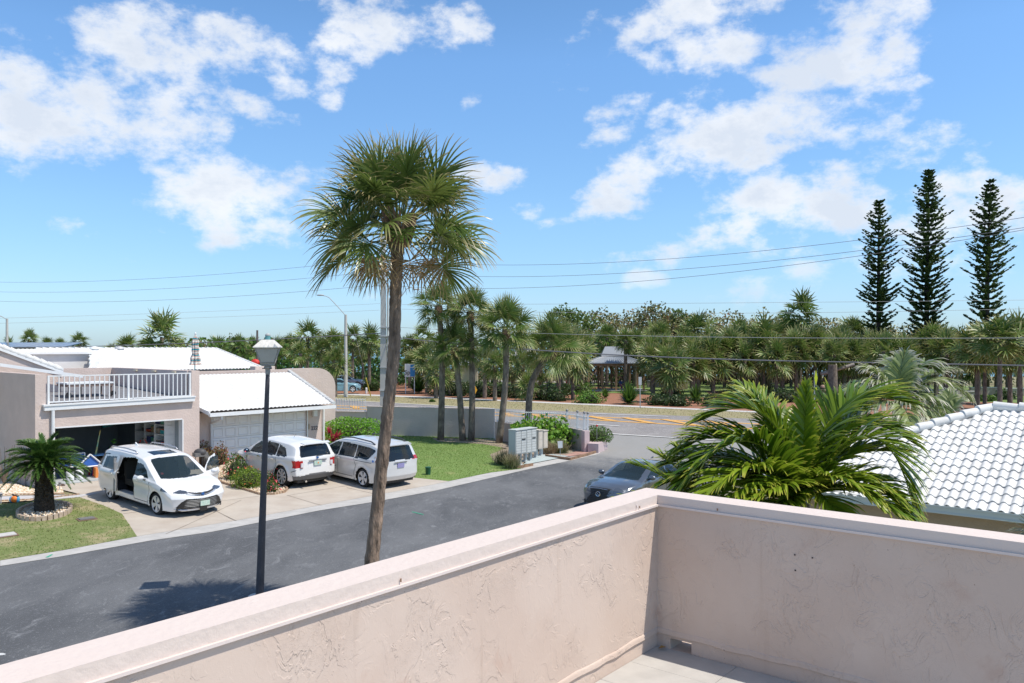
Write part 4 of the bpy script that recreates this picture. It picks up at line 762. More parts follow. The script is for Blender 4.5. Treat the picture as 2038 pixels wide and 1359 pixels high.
rf.add([rp(hip0, 0), rp(smax, 0), rp(smax, tr), rp(r1[0], tr)], [(0, 1, 2, 3)]); roof4 = rf.build('roof', mat('roof_mortar', (.52, .52, .51), .8, var=.08, vscale=6), h4)
nt_ = 0
for c in range(int(tr*nzr/CE)+1):
    t = c*CE/nzr
    if t > tr-.10: break
    sh_ = hip0+(r1[0]-hip0)*t/tr
    k0 = math.ceil((sh_+.12)/PW); 
    for k in range(k0, int(smax/PW)):
        s = k*PW
        if s < -1.6 and False: continue
        o = link('roof_tile', tme, roof4); o.location = Vector(rp(s, t-.06))-offs(h4)[0]+Vector((random.uniform(-.003, .003), 0, random.uniform(-.003, .004))); nt_ += 1
print('right roof tiles', nt_)
def cap_run(a, b, n, r0, name):
    for k in range(n):
        q = MB(); p0 = lerp(a, b, k/n); p1 = lerp(a, b, (k+1.12)/n); q.tube([p0+(0, 0, .035), p1+(0, 0, .0)], [r0, r0*.86], 12); q.build(name, MATS['barrel_tile_white'], roof4, smooth='auto')
cap_run(rp(hip0, 0, .06), rp(r1[0], tr, .06), int(np.linalg.norm(rp(hip0, 0)-rp(r1[0], tr))/.36), .105, 'hip_tile')
cap_run(rp(r1[0]+.02, tr, .06), rp(smax+1, tr, .06), 8, .105, 'ridge_tile')
# far slopes of the same roof, seen only as its silhouette
q = MB(); q.add([rp(hip0, 0), rp(r1[0], tr), np.array((*(FE.o+FE.d*hip0+FE.n*(2*tr)), ZE))], [(0, 1, 2)]); q.add([rp(r1[0], tr), rp(smax+1, tr), np.array((*(FE.o+FE.d*(smax+1)+FE.n*(2*tr)), ZE)), np.array((*(FE.o+FE.d*hip0+FE.n*(2*tr)), ZE))], [(0, 1, 2, 3)]); q.build('rear_roof', M_tilew, h4)
q = MB(); q.fb(FE, hip0+.05, smax, -.12, -.0, ZE-.12, ZE+.01); q.fb(FE, hip0+.05, smax, -.135, -.12, ZE-.125, ZE-.10); q.fb(FE, hip0+.05, smax, -.135, -.12, ZE-.01, ZE+.02); q.build('eave_gutter', mat('grey_gutter', (.55, .60, .57), .4), h4)
q = MB(); q.fb(FE, hip0+.4, smax, .35, .6, 0, ZE-.1); q.build('wall', mat('tan_stucco', (.42, .33, .24), .85, var=.06, vscale=3, bump=.6, bscale=25), h4)
q = MB(); q.fb(FE, hip0+.4, hip0+.6, .6, 2*tr-.5, 0, ZE-.1); q.build('side_wall', M_pink, h4)
q = MB(); q.fb(FE, hip0+.05, smax, 0, .35, ZE-.1, ZE-.06); q.build('soffit', M_trim, h4)
for s in (.15, .55, 1.9): q = MB(); q.blob(rp(s, -.07, .015), (.018, .018, .018), 6, 4); q.build('lichen_spot', mat('lichen', (.05, .05, .05), .9), h4)
# ============================================================= VEGETATION
def nrmz(a): return a/np.maximum(np.linalg.norm(a, axis=-1, keepdims=True), 1e-9)
class LB:
    def __init__(s): s.V = []; s.Q = []; s.U = []; s.n = 0
    def push(s, V, Q, U): s.V.append(V); s.Q.append(Q+s.n); s.U.append(U); s.n += len(V)
    def strips(s, P0, D, S, Ln, Wd, K=4, grav=.6, vv=.5, prof=None, fold=0.):
        P0, D, S = (np.array(a, float) for a in (P0, D, S)); M = len(P0); Ln = np.broadcast_to(Ln, (M,)).astype(float); Wd = np.broadcast_to(Wd, (M,)).astype(float); vv = np.broadcast_to(vv, (M,)); D = nrmz(D); grav = np.broadcast_to(grav, (M,))
        prof = prof or [.75, 1, .85, .55, .08]; V = []; U = []; p = P0.copy()
        for k in range(K+1):
            t = k/K; w = np.interp(t, np.linspace(0, 1, len(prof)), prof); S = nrmz(S-D*np.sum(S*D, -1, keepdims=True))
            V.append(np.stack([p-S*(Wd*w/2)[:, None], p+S*(Wd*w/2)[:, None]], 1)); U.append(np.stack([np.full((M, 2), t), np.repeat(vv[:, None], 2, 1)], -1))
            st = (Ln/K)[:, None]; p = p+D*st; D = nrmz(D+np.array((0, 0, -1.))*(grav*(t+.25)/K*1.6)[:, None])
        V = np.stack(V, 1); U = np.stack(U, 1); base = np.arange(M)[:, None]*(2*(K+1))+np.arange(K)[None]*2
        Q = np.stack([base, base+1, base+3, base+2], -1).reshape(-1, 4); s.push(V.reshape(-1, 3), Q, U.reshape(-1, 2))
    def cards(s, C, sz, vv=.5, tilt=1., asp=.6):
        "rhombic leaves at centres C"
        M = len(C); n = nrmz(rng.normal(0, 1, (M, 3))*np.array((1, 1, tilt))+np.array((0, 0, .35))); a = nrmz(np.cross(n, rng.normal(0, 1, (M, 3)))); b = np.cross(n, a); sz = np.broadcast_to(sz, (M,))[:, None]; vv = np.broadcast_to(vv, (M,))
        V = np.stack([C-a*sz*.5, C-b*sz*.5*asp, C+a*sz*.5, C+b*sz*.5*asp], 1).reshape(-1, 3); Q = np.arange(4*M).reshape(-1, 4); U = np.stack([np.repeat(rng.uniform(0, 1, M), 4), np.repeat(vv, 4)], 1); s.push(V, Q, U)
    def mesh(s, name, ma, parent=None, world=True, **kw): return npmesh(name, np.concatenate(s.V), np.concatenate(s.Q), ma, np.concatenate(s.U), parent, world=world, **kw)
UP = np.array((0, 0, 1.))
def fan_frond(B, o, az, el, Lp, Lb, n=34, grav=.9, droop=.5, K=4, w=None, v=.5, pet=True):
    o = np.array(o, float); d = np.array((math.cos(az)*math.cos(el), math.sin(az)*math.cos(el), math.sin(el))); p = o.copy(); pts = [p]; ds = [d]
    for k in range(5): p = p+d*Lp/5; d = d-UP*droop/5*max(.15, math.cos(el)); d = d/np.linalg.norm(d); pts.append(p); ds.append(d)
    sd = np.cross(d, UP); sd = sd/max(1e-6, np.linalg.norm(sd)); 
    if abs(d[2]) > .97: sd = np.array((-math.sin(az), math.cos(az), 0))
    nr = np.cross(sd, d); roll = random.uniform(-1.05, 1.05); sd, nr = sd*math.cos(roll)+nr*math.sin(roll), nr*math.cos(roll)-sd*math.sin(roll)
    if pet:
        pa = np.array(pts[:-1]); da = np.array(pts[1:])-pa; L_ = np.linalg.norm(da, axis=1)
        for s_ in (sd, nr): B.strips(pa, da, np.repeat(s_[None], len(pa), 0), L_*1.05, .028*Lb/.9+.006, 1, 0., v*.3+.7, [1, 1])
    th = np.linspace(-2.05, 2.05, n)+rng.normal(0, .03, n); c, q = np.cos(th)[:, None], np.sin(th)[:, None]
    D = d*c+sd*q+nr*(.28*np.abs(q)-.05); P0 = p+d*np.maximum(0, c)*.22*Lb*np.ones((n, 1)); S = np.cross(nr, D)+nr*rng.uniform(-.5, .5, (n, 1))
    Ln = Lb*(.72+.28*np.cos(th*.8))*rng.uniform(.88, 1.1, n); B.strips(P0, D, S, Ln, (w or .055)*Lb, K, grav*rng.uniform(.7, 1.5, n), np.clip(v+rng.normal(0, .12, n), 0, 1), [.6, 1, .9, .6, .12])
def bez(a, b, c, t): t = np.asarray(t)[:, None]; return a*(1-t)**2+2*b*t*(1-t)+c*t*t
def feather(B, a, b, c, n=36, Lf=.55, w=.035, up=.3, grav=.7, v=.5, K=4, rw=.03, hang=1.):
    a, b, c = (np.array(x, float) for x in (a, b, c)); t = np.linspace(.14, 1, n); p = bez(a, b, c, t); tg = nrmz(bez(a, b, c, np.minimum(1, t+.02))-bez(a, b, c, t-.02)); sd = nrmz(np.cross(tg, UP)+1e-6); nr = np.cross(sd, tg)
    al = np.interp(t, [0, .5, 1], [R(62), R(42), R(12)])[:, None]; ln = Lf*np.interp(t, [.1, .3, .6, .9, 1], [.65, 1, .98, .6, .45])
    for sg in (-1, 1):
        D = tg*np.cos(al)+sd*sg*np.sin(al)+nr*up+rng.normal(0, .06, (n, 3)); S = np.cross(nr, D)+nr*rng.uniform(-.6, .6, (n, 1)); B.strips(p, D, S, ln*rng.uniform(.85, 1.1, n), w, K, grav*hang*rng.uniform(.6, 1.5, n), np.clip(v+rng.normal(0, .15, n), 0, 1), [.5, 1, .95, .7, .1])
    t2 = np.linspace(0, 1, 11); pp = bez(a, b, c, t2); dd_ = np.diff(pp, axis=0); L_ = np.linalg.norm(dd_, axis=1); wr = rw*np.linspace(1, .3, 10)
    for ref in (UP, None):
        S = np.cross(dd_, UP) if ref is not None else np.repeat(UP[None], 10, 0); B.strips(pp[:-1], dd_, nrmz(S+1e-6), L_*1.03, wr, 1, 0., .95, [1, 1])
M_sab = leafmat('sabal_leaf', (.06, .11, .022), (.24, .30, .08), (.56, .44, .24), .32, .28, tipat=.6)
M_sabd = leafmat('sabal_dead_leaf', (.30, .18, .08), (.42, .30, .16), None, .8, .1)
M_grove = leafmat('grove_leaf', (.055, .115, .02), (.20, .28, .07), (.44, .40, .18), .42, .25, tipat=.5)
M_trunk = mat('palm_trunk', (.10, .072, .056), .95, vscale=10, col2=(.38, .275, .21), bump=1., bscale=16, detail=9, stretch=(1, 1, .22), bdist=.09)
M_trunk2 = mat('far_palm_trunk', (.10, .08, .065), .95, vscale=6, col2=(.25, .21, .17), bump=.8, bscale=18, stretch=(1, 1, .5))
def trunk(pts, rad, ma, parent, n=14, rough=.0, name='trunk', rings=False):
    pts = [np.array(p, float) for p in pts]; m = max(10, int(np.linalg.norm(pts[-1]-pts[0])/.07)) if rough else 9; ts = np.linspace(0, len(pts)-1, m); cp = []; cr = []
    for t in ts:
        i = min(int(t), len(pts)-2); f = t-i; p0 = pts[max(i-1, 0)]; p1 = pts[i]; p2 = pts[i+1]; p3 = pts[min(i+2, len(pts)-1)]
        cp.append(.5*((2*p1)+(-p0+p2)*f+(2*p0-5*p1+4*p2-p3)*f*f+(-p0+3*p1-3*p2+p3)*f**3)); cr.append(lerp(rad[i], rad[i+1], f)*(1+random.uniform(-rough, rough)))
    q = MB(); q.tube(cp, cr, n)
    if rough:
        vv = np.array(q.v); h = np.sin(vv[:, 2]*37+np.arctan2(vv[:, 1]-pts[0][1], vv[:, 0])*3)*.006+rng.normal(0, .006, len(vv)); c = np.repeat(np.array(cp), n, 0); d = vv-c; q.v = [tuple(x) for x in c+d*(1+h/.15)[:, None]]
    return q.build(name, ma, parent, smooth=True)
# --- the tall cabbage palm in the middle
YP = 15.5; tp = [(720, 1246), (738, 1130), (757, 950), (774, 800), (784, 700), (787, 600), (790, 520), (793, 478)]
T = [P(x, y, YP) for x, y in tp]; T[0] = (T[0][0], T[0][1], -.05); pm = thing('cabbage_palm', 'tall cabbage palm leaning over the street in the middle, its full crown against the sky', 'palm tree', T[0])
px2m = YP/FP; trunk(T, [.17, .138, .122, .112, .115, .112, .118, .14], M_trunk, pm, 20, .02)
top = np.array(P(793, 448, YP)); random.seed(11)
for k in range(26):
    a = k*2.4; z = -.42+.05*(k % 9); o = top+np.array((math.cos(a)*.15, math.sin(a)*.15, z)); q = MB(); q.tube([o, o+np.array((math.cos(a)*.10, math.sin(a)*.10, .2)), o+np.array((math.cos(a)*.2, math.sin(a)*.2, .42))], [.06, .045, .012], 5); q.build('boot', mat('boot_brown', (.20, .13, .08), .9, var=.25, vscale=20), pm)
nf = 52
for k in range(nf):
    f = k/(nf-1); el = R(84-90*f**.95+random.uniform(-12, 12)); az = k*2.39996+random.uniform(-.25, .25); B = LB(); Lp = lerp(.72, 1.02, min(1, f*1.6))*random.uniform(.75, 1.08); o = top+np.array((math.cos(az)*.1, math.sin(az)*.1, .1-.35*f))
    fan_frond(B, o, az, el, Lp, lerp(.90, .84, f)*random.uniform(.9, 1.08), 36, lerp(.75, 1.05, f), lerp(.2, .62, f), 5, .046, random.uniform(.1, .75)); B.mesh('frond', M_sab, pm)
for k in range(9):
    az = k*.7+.3; B = LB(); fan_frond(B, top+np.array((math.cos(az)*.12, math.sin(az)*.12, -.3)), az, R(-30), .7, .6, 18, 1.6, .7, 4, .045, .5); B.mesh('dead_frond', M_sabd, pm)
# --- frond meshes shared by the street palms
def shared_fronds(n=26, K=3):
    out = []
    for e in (82, 62, 42, 22, 4, -14, -34):
        for r in (0, 1): B = LB(); fan_frond(B, (.1, 0, 0), 0, R(e+random.uniform(-5, 5)), .82+.2*r, 1.0, n, .9+(40-e)/90, .42, K, .07, .35+.3*r); o = B.mesh('frond', M_grove, None); me = o.data; bpy.data.objects.remove(o); out.append((e, me))
    return out
SFR = shared_fronds()
def street_palm(base, pts, r, label, nf=50, sc=1., group='cabbage palms by the entrance wall'):
    t = thing('cabbage_palm', label, 'palm tree', base, group); trunk([base]+pts, r, M_trunk2, t, 12); top = Vector(pts[-1])-Vector(base)
    for k in range(nf):
        f = k/(nf-1); e = 86-118*f; c = min(range(len(SFR)), key=lambda i: abs(SFR[i][0]-e)+random.random()*8); o = link('frond', SFR[c][1], t); o.location = top+Vector((0, 0, -.25*f)); o.rotation_euler = (0, 0, k*2.39996+random.uniform(-.2, .2)); s = sc*random.uniform(.88, 1.12); o.scale = (s, s, s)
    q = MB(); q.lathe(pts[-1], [(.16, -.75), (.26, -.3), (.2, 0)], 10); q.build('boots', mat('boot_brown', (.20, .13, .08), .9), t)
for i, (b, mid, tpx, lab, sc) in enumerate((
    ((877, 876), (880, 720), (873, 608), 'tallest entrance palm, nearest the big trunk, its straight trunk in front of the grey wall', .92),
    ((921, 877), (914, 775), (905, 690), 'shorter entrance palm with a spreading crown below the crown of the tallest one', 1.0),
    ((938, 877), (940, 760), (936, 620), 'entrance palm whose trunk stands tight beside its neighbour at the grey wall', .95),
    ((993, 882), (1006, 760), (1007, 655), 'entrance palm at the right end of the grey wall with a broad round crown', 1.2),
    ((1050, 862), (1056, 770), (1100, 690), 'entrance palm with its trunk bent to the right behind the mailboxes', 1.22))):
    Y0 = G(*b)[1] if i < 4 else 46.5; b3 = P(b[0], 0, Y0)[:2]+(0.,); m3 = P(*mid, Y0); t3 = P(*tpx, Y0)
    if i == 4: mm = P(1080, 722, Y0); pts = [m3, mm, t3]; rr = [.22, .18, .17, .17]
    else: pts = [m3, t3]; rr = [.20, .165, .16]
    street_palm(b3, pts, rr, lab, 38, sc*.79)
# --- palm grove across the highway
def grove_crowns(n=9):
    out = []
    for v in range(n):
        B = LB(); nf = (40, 30, 46, 34, 26, 44, 36, 50, 32)[v]
        for k in range(nf):
            f = k/(nf-1); fan_frond(B, (0, 0, .1-.3*f), k*2.39996+v, R(86-125*f+random.uniform(-14, 14)), random.uniform(.45, 1.0), 1.0*random.uniform(.8, 1.1), 13, 1.2+.6*f, .45, 2, .12, random.uniform(.1, .95), pet=False)
        for k in range(6): fan_frond(B, (0, 0, -.3), k*1.05, R(-55), .7, .7, 10, 1.5, .8, 2, .12, .9, pet=False)
        o = B.mesh('crown', M_grove, None); out.append(o.data); bpy.data.objects.remove(o)
    return out
GCR = grove_crowns()
ttm = MB(); ttm.tube([(0, 0, -.02), (.01, 0, .5), (0, 0, 1)], [1.15, .95, .9], 8); o = ttm.build('trunk', M_trunk2, None, smooth=True); TTM = o.data; bpy.data.objects.remove(o)
def grove(px_, top_py, Y, wpx, lab, name='cabbage_palm', grp='cabbage palms of the grove across the highway', base_z=0.):
    r = wpx/2/FP*Y; sc = r/1.75; X = (px_-CX)/FP*Y; zc = ZY(top_py, Y)-1.5*sc
    t = thing(name, lab, 'palm tree', (X, Y, base_z), grp, rz=random.uniform(0, 6.28)); c = link('crown', random.choice(GCR), t); c.location = (0, 0, zc-base_z); c.scale = (sc*random.uniform(.88, 1.12), sc*random.uniform(.88, 1.12), sc*random.uniform(.78, 1.2)); c.rotation_euler = (random.uniform(-.15, .15), random.uniform(-.15, .15), 0)
    q = link('trunk', TTM, t); rr = random.uniform(.17, .23); q.scale = (rr, rr, zc-base_z); return t
random.seed(3)
def place(px_):
    if px_ < 230: return 'far left beyond the roof tiles'
    if px_ < 480: return 'behind the striped umbrella'
    if px_ < 640: return 'behind the lantern'
    if px_ < 760: return 'left of the concrete pole'
    if px_ < 900: return 'just right of the big trunk'
    if px_ < 1120: return 'behind the entrance palms'
    if px_ < 1320: return 'by the grey pavilion roof'
    if px_ < 1560: return 'above the highway bend'
    if px_ < 1760: return 'left of the tall pines'
    if px_ < 1960: return 'below the tall pines'
    return 'at the right edge'
grv = [(20, 668, 150, 34), (58, 648, 130, 44), (92, 664, 145, 36), (120, 668, 150, 34), (158, 655, 125, 42), (222, 682, 118, 36), (252, 660, 112, 52), (288, 668, 118, 40), (322, 621, 78, 98), (352, 668, 108, 42), (395, 672, 116, 46), (432, 664, 112, 50), (474, 660, 112, 48), (505, 668, 116, 44), (548, 666, 110, 46), (578, 662, 112, 44), (612, 634, 100, 66), (598, 672, 96, 56), (640, 668, 96, 50), (664, 652, 96, 62), (668, 690, 86, 60), (702, 645, 104, 54), (735, 648, 98, 58), (722, 676, 108, 46), (770, 662, 108, 50),
 (815, 660, 104, 52), (842, 640, 104, 56), (850, 680, 92, 66), (868, 705, 84, 66), (896, 700, 88, 62), (826, 690, 96, 56), (965, 680, 84, 62), (985, 690, 80, 66), (1020, 700, 96, 60), (1040, 695, 88, 64), (1048, 740, 80, 52), (1075, 708, 92, 54), (1132, 640, 96, 76), (1140, 660, 82, 96), (1160, 655, 104, 60), (1208, 640, 108, 58), (1245, 650, 96, 52), (1262, 652, 110, 58), (1295, 652, 112, 60), (1300, 682, 92, 62), (1335, 686, 78, 88), (1390, 616, 116, 78), (1352, 660, 106, 60), (1380, 680, 84, 78), (1420, 672, 88, 78), (1415, 650, 106, 58),
 (1470, 634, 106, 74), (1520, 640, 92, 88), (1482, 680, 90, 66), (1545, 672, 86, 76), (1592, 586, 112, 78), (1590, 650, 96, 76), (1622, 642, 92, 74), (1648, 656, 104, 60), (1700, 622, 108, 78), (1680, 668, 90, 72), (1660, 672, 84, 60), (1758, 655, 84, 84), (1735, 690, 92, 60), (1830, 652, 108, 46), (1862, 636, 88, 92), (1885, 660, 78, 84), (1905, 672, 84, 74), (1800, 672, 84, 66), (1945, 648, 70, 96), (1990, 620, 62, 110), (2030, 628, 66, 96), (1960, 640, 76, 90), (2010, 672, 74, 78), (2060, 640, 66, 100)]
for k in range(30): grv.append((random.uniform(1110, 1760), random.uniform(634, 662), random.uniform(100, 122), 62))
for k in range(40):
    if not 1 < k < 8: grv.append((1110+k*23.5+random.uniform(-8, 8), random.uniform(652, 680), random.uniform(88, 99), random.uniform(60, 86)))
LMK = [(14, 'far left street light'), (90, 'solar canopy'), (208, 'white roof vents'), (390, 'striped umbrella'), (530, 'lantern'), (688, 'street light'), (762, 'concrete pole'), (816, 'blue park sign'), (873, 'tallest entrance palm'), (932, 'paired entrance trunks'), (1005, 'broad-crowned entrance palm'), (1085, 'bent entrance palm'), (1170, 'lime green bush'), (1225, 'pavilion'), (1274, 'white road sign'), (1350, 'low park wall'), (1420, 'long frond tips'), (1500, 'left arm of the long fronds'), (1590, 'tallest skyline palm'), (1624, 'lime yellow sign'), (1748, 'thinnest pine'), (1800, 'pale feather palm'), (1843, 'tallest pine'), (1962, 'rightmost pine')]
grp_ = {}
for g in grv:
    lm = min(LMK, key=lambda l: abs(l[0]-g[0]) if l[0] != 1590 or g[1] > 590 else 999); side = 'left' if g[0] < lm[0] else 'right'; row = 'front-row' if g[2] < 90 else ('middle-row' if g[2] < 104 else 'rear-row'); grp_.setdefault((lm, side, row), []).append(g)
ORD = ['first', 'second', 'third', 'fourth', 'fifth', 'sixth', 'seventh', 'eighth', 'ninth']
for (lm, side, row), gs in grp_.items():
    for i, (a, b, c, d) in enumerate(sorted(gs, key=lambda g: abs(g[0]-lm[0]))):
        lab = f'{ORD[i]} {row} cabbage palm to the {side} of the {lm[1]}' if b > 590 else 'lone tall cabbage palm whose round crown stands clear above the skyline'
        grove(a, b+6, c, d*1.08, lab)
# --- leaf-cloud shrubs and broadleaf trees
def cloud_pts(c, r, n, lump=.25, shell=.35, flat=-1.):
    d = nrmz(rng.normal(0, 1, (n, 3))); d[:, 2] = np.maximum(d[:, 2], flat); ph = rng.uniform(0, 6.28, 6)
    L = 1+lump*(np.sin(d[:, 0]*4+ph[0])*np.sin(d[:, 1]*5+ph[1])+.6*np.sin(d[:, 2]*6+ph[2])*np.sin(d[:, 0]*7+ph[3])); rad = L*(1-shell*rng.uniform(0, 1, n)**1.6); return np.array(c)+d*rad[:, None]*np.array(r)
def shrub(name, lab, cat, c, r, n, sz, ma, group=None, core=None, flowers=None, lump=.25, flat=-.55, asp=.6, vfun=None):
    t = thing(name, lab, cat, (c[0], c[1], c[2]), group); B = LB(); C = cloud_pts((c[0], c[1], c[2]+r[2]*.55), r, n, lump, .4, flat); C = C[C[:, 2] > c[2]+.01]; B.cards(C, rng.uniform(.7, 1.3, len(C))*sz, rng.uniform(0, 1, len(C)) if vfun is None else vfun(C), asp=asp); B.mesh('foliage', ma, t)
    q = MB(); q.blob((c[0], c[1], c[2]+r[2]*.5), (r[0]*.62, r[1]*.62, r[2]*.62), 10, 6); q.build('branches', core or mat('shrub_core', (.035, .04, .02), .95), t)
    if flowers:
        ma2, nf_, fs = flowers; B = LB(); C = cloud_pts((c[0], c[1], c[2]+r[2]*.6), [x*1.04 for x in r], nf_, lump, .08, -.2); B.cards(C, fs, 0.5, asp=.9); B.mesh('flowers', ma2, t)
    return t
M_l = lambda n, a, b, tip=None, tr=.3: leafmat(n, a, b, tip, .45, tr, tipat=.8)
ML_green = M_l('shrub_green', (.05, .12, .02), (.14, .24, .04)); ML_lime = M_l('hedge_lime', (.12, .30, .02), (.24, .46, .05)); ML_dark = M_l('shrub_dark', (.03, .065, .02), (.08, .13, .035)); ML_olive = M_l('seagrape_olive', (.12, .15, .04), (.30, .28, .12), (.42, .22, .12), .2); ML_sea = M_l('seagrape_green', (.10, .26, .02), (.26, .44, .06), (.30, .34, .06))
ML_red = M_l('cordyline_red', (.30, .02, .04), (.52, .06, .12)); ML_croton = M_l('croton', (.14, .17, .04), (.32, .12, .10)); M_flo = leafmat('pink_flower', (.80, .08, .12), (.85, .18, .20), None, .6, .2); M_flo2 = leafmat('orange_flower', (.80, .15, .05), (.85, .3, .1), None, .6, .2)
def gpt(x, y, z=0.): return G(x, y, z)
# planting bed between the driveways
g_ = gpt(408, 905); shrub('croton_bush', 'dark red and green bush beside the open front door of the van', 'shrub', gpt(404, 925), (.50, .5, .62), 1300, .085, ML_croton)
shrub('croton_bush', 'reddish bush right of the van door at the garage corner', 'shrub', gpt(437, 926), (.42, .42, .6), 1000, .085, ML_croton)
shrub('flowering_bush', 'loose bush of pink flowers at the left of the flower bed', 'shrub', gpt(470, 955), (.50, .45, .66), 1400, .065, ML_green, flowers=(M_flo, 110, .075))
shrub('clipped_bush', 'rounded yellow-green clipped bush with few orange flowers left of the lamp post', 'shrub', gpt(493, 970), (.62, .55, .50), 2600, .06, M_l('clipped_green', (.10, .20, .02), (.26, .36, .05)), flowers=(M_flo2, 22, .07), lump=.08)
shrub('flowering_bush', 'small pink flowering plant right of the lamp post by the rear wheel', 'shrub', gpt(540, 980), (.28, .26, .32), 600, .05, ML_green, flowers=(M_flo, 90, .06))
shrub('flowering_bush', 'pink flowers behind the lamp post under the side of the white car', 'shrub', gpt(541, 965), (.38, .3, .34), 600, .05, ML_green, flowers=(M_flo, 80, .06))
shrub('hedge', 'bright lime green hedge behind the silver minivan', 'hedge', gpt(702, 884), (2.0, 1.5, .95), 5200, .12, ML_lime, lump=.07)
o = thing('cordyline', 'red spiky cordyline between the white downspout and the lime hedge', 'plant', gpt(650, 885)); B = LB(); c0 = np.array(gpt(648, 888))
for j in range(6):
    cc = c0+np.array((rng.normal(0, .35), rng.normal(0, .3), rng.uniform(.15, .7))); m_ = 26; a = rng.uniform(0, 6.28, m_); e = rng.uniform(.1, 1.4, m_); D = np.stack([np.cos(a)*np.cos(e), np.sin(a)*np.cos(e), np.sin(e)], 1); B.strips(np.repeat(cc[None], m_, 0), D, np.cross(D, UP)+.01, rng.uniform(.35, .55, m_), .07, 3, .5, rng.uniform(0, 1, m_))
B.mesh('leaves', ML_red, o)
# bright sea grape behind the mailboxes, and the planter hedge
o = thing('sea_grape_bush', 'big bright green sea grape bush behind the mailboxes', 'shrub', gpt(1095, 893)); B = LB()
for (x, y, rx, rz, yo) in ((1072, 862, 1.4, .95, 43.5), (1102, 868, 1.1, .95, 42.5), (1045, 858, .8, .5, 44.5), (1092, 882, .8, .7, 41.8)):
    C = cloud_pts(P(x, y, yo), (rx, rx, rz), 900, .25, .4); C = C[C[:, 2] > .1]; B.cards(C, rng.uniform(.14, .24, len(C)), rng.uniform(0, 1, len(C)), asp=.95)
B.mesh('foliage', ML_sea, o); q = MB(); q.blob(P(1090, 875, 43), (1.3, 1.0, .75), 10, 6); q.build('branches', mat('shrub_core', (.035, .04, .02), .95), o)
for (x, y, w_, h_, col_, lab) in ((1020, 932, .5, .75, 0, 'feathery grass clump at the corner of the mailbox pad, in front'), (1000, 924, .55, .8, 0, 'second feathery grass clump just behind the front one left of the mailboxes'), (1118, 902, .45, .75, 0, 'green grass clump on the red rock bed below the white paper'), (1094, 903, .45, .7, 1, 'dry tan grass clump right beside the mailbox post')):
    t = thing('grass_clump', lab, 'ornamental grass', gpt(x, y), 'ornamental grasses round the mailboxes'); B = LB(); m_ = 420; c0 = np.array(gpt(x, y)); a = rng.uniform(0, 6.28, m_); e = rng.uniform(.7, 1.5, m_); D = np.stack([np.cos(a)*np.cos(e), np.sin(a)*np.cos(e), np.sin(e)], 1)
    B.strips(c0+rng.normal(0, w_*.28, (m_, 3))*np.array((1, 1, 0)), D, np.cross(D, UP)+.01, rng.uniform(.5, 1.15, m_)*h_, .022, 3, .9, rng.uniform(0, 1, m_)); B.mesh('blades', leafmat('grass_grey', (.10, .14, .05), (.26, .27, .13), (.45, .36, .24), .7, .2, tipat=.5) if not col_ else leafmat('grass_tan', (.30, .22, .12), (.45, .35, .22), (.5, .4, .28), .8, .2), t)
# park shrubs along the berm: px, py(base), width, height px, kind
pk = [(700, 770, 44, 26, 'g', 'dark leafy bush left of the concrete pole'), (735, 776, 36, 26, 'g', 'second leafy bush left of the concrete pole'), (738, 750, 60, 12, 'l', 'low clipped hedge along the parking lot'), (742, 778, 30, 20, 'd', 'round bush at the foot of the concrete pole'), (832, 782, 44, 38, 's', 'spiky palmetto right of the big palm trunk'), (880, 785, 60, 34, 'd', 'dark shrub behind the tallest entrance palm'), (915, 788, 50, 32, 'd', 'dark shrub behind the paired trunks'), (960, 790, 56, 34, 'd', 'dark shrub left of the broad-crowned palm'),
 (1000, 790, 50, 32, 'd', 'dark shrub right of the broad-crowned palm'), (1035, 792, 54, 34, 'd', 'dark shrub behind the bent palm'), (1085, 796, 60, 34, 'd', 'dark shrub right of the bent palm'), (1110, 798, 44, 26, 'd', 'dark shrub before the lime bush'), (1155, 784, 56, 26, 'g', 'olive bush on the berm below the pavilion'), (1172, 802, 62, 26, 'l', 'bright green bush at the mulch edge'), (1252, 804, 46, 40, 's', 'spiky dark plant beside the white sign'), (1312, 806, 54, 22, 'd', 'flat dark shrub right of the white sign'), (1350, 808, 50, 24, 'd', 'flat dark shrub under the small palm'), (1385, 802, 34, 34, 's', 'spiky dark plant at the foot of a palm'),
 (1420, 808, 60, 26, 'd', 'flat dark shrub beside the long frond'), (1640, 800, 70, 26, 'd', 'dark shrub beyond the long fronds'), (1600, 790, 40, 18, 'g', 'low green plant beneath the yellow sign'), (1530, 790, 60, 20, 'd', 'low dark shrub between the fronds'), (1960, 798, 50, 12, 'g', 'low groundcover by the stone walls'), (2000, 795, 40, 20, 'd', 'dark shrub at the right edge'), (1205, 793, 14, 20, 's', 'small pale spiky plant on the mulch'), (1460, 792, 50, 26, 'd', 'dark shrub hidden by the frond tips'), (1730, 800, 70, 30, 'd', 'dark shrub left of the pale palm'), (860, 800, 10, 5, 'g', 'tiny plant at the pavement edge'), (1495, 806, 60, 28, 'd', 'dark shrub seen through the upper frond tips'), (1560, 800, 70, 28, 'd', 'dark shrub row behind the middle of the near palm'), (1690, 798, 70, 26, 'd', 'dark shrub row right of the lime sign'), (940, 782, 50, 24, 'd', 'dark shrub behind the yellow diamond sign'), (1060, 782, 50, 22, 'd', 'dark shrub in the shade behind the bent palm'), (1120, 786, 40, 22, 'd', 'dark shrub in the shade left of the olive bush'), (1335, 790, 50, 20, 'd', 'dark shrub beneath the small palm by the low wall'), (1790, 795, 60, 24, 'd', 'dark shrub behind the pale feather palm')]
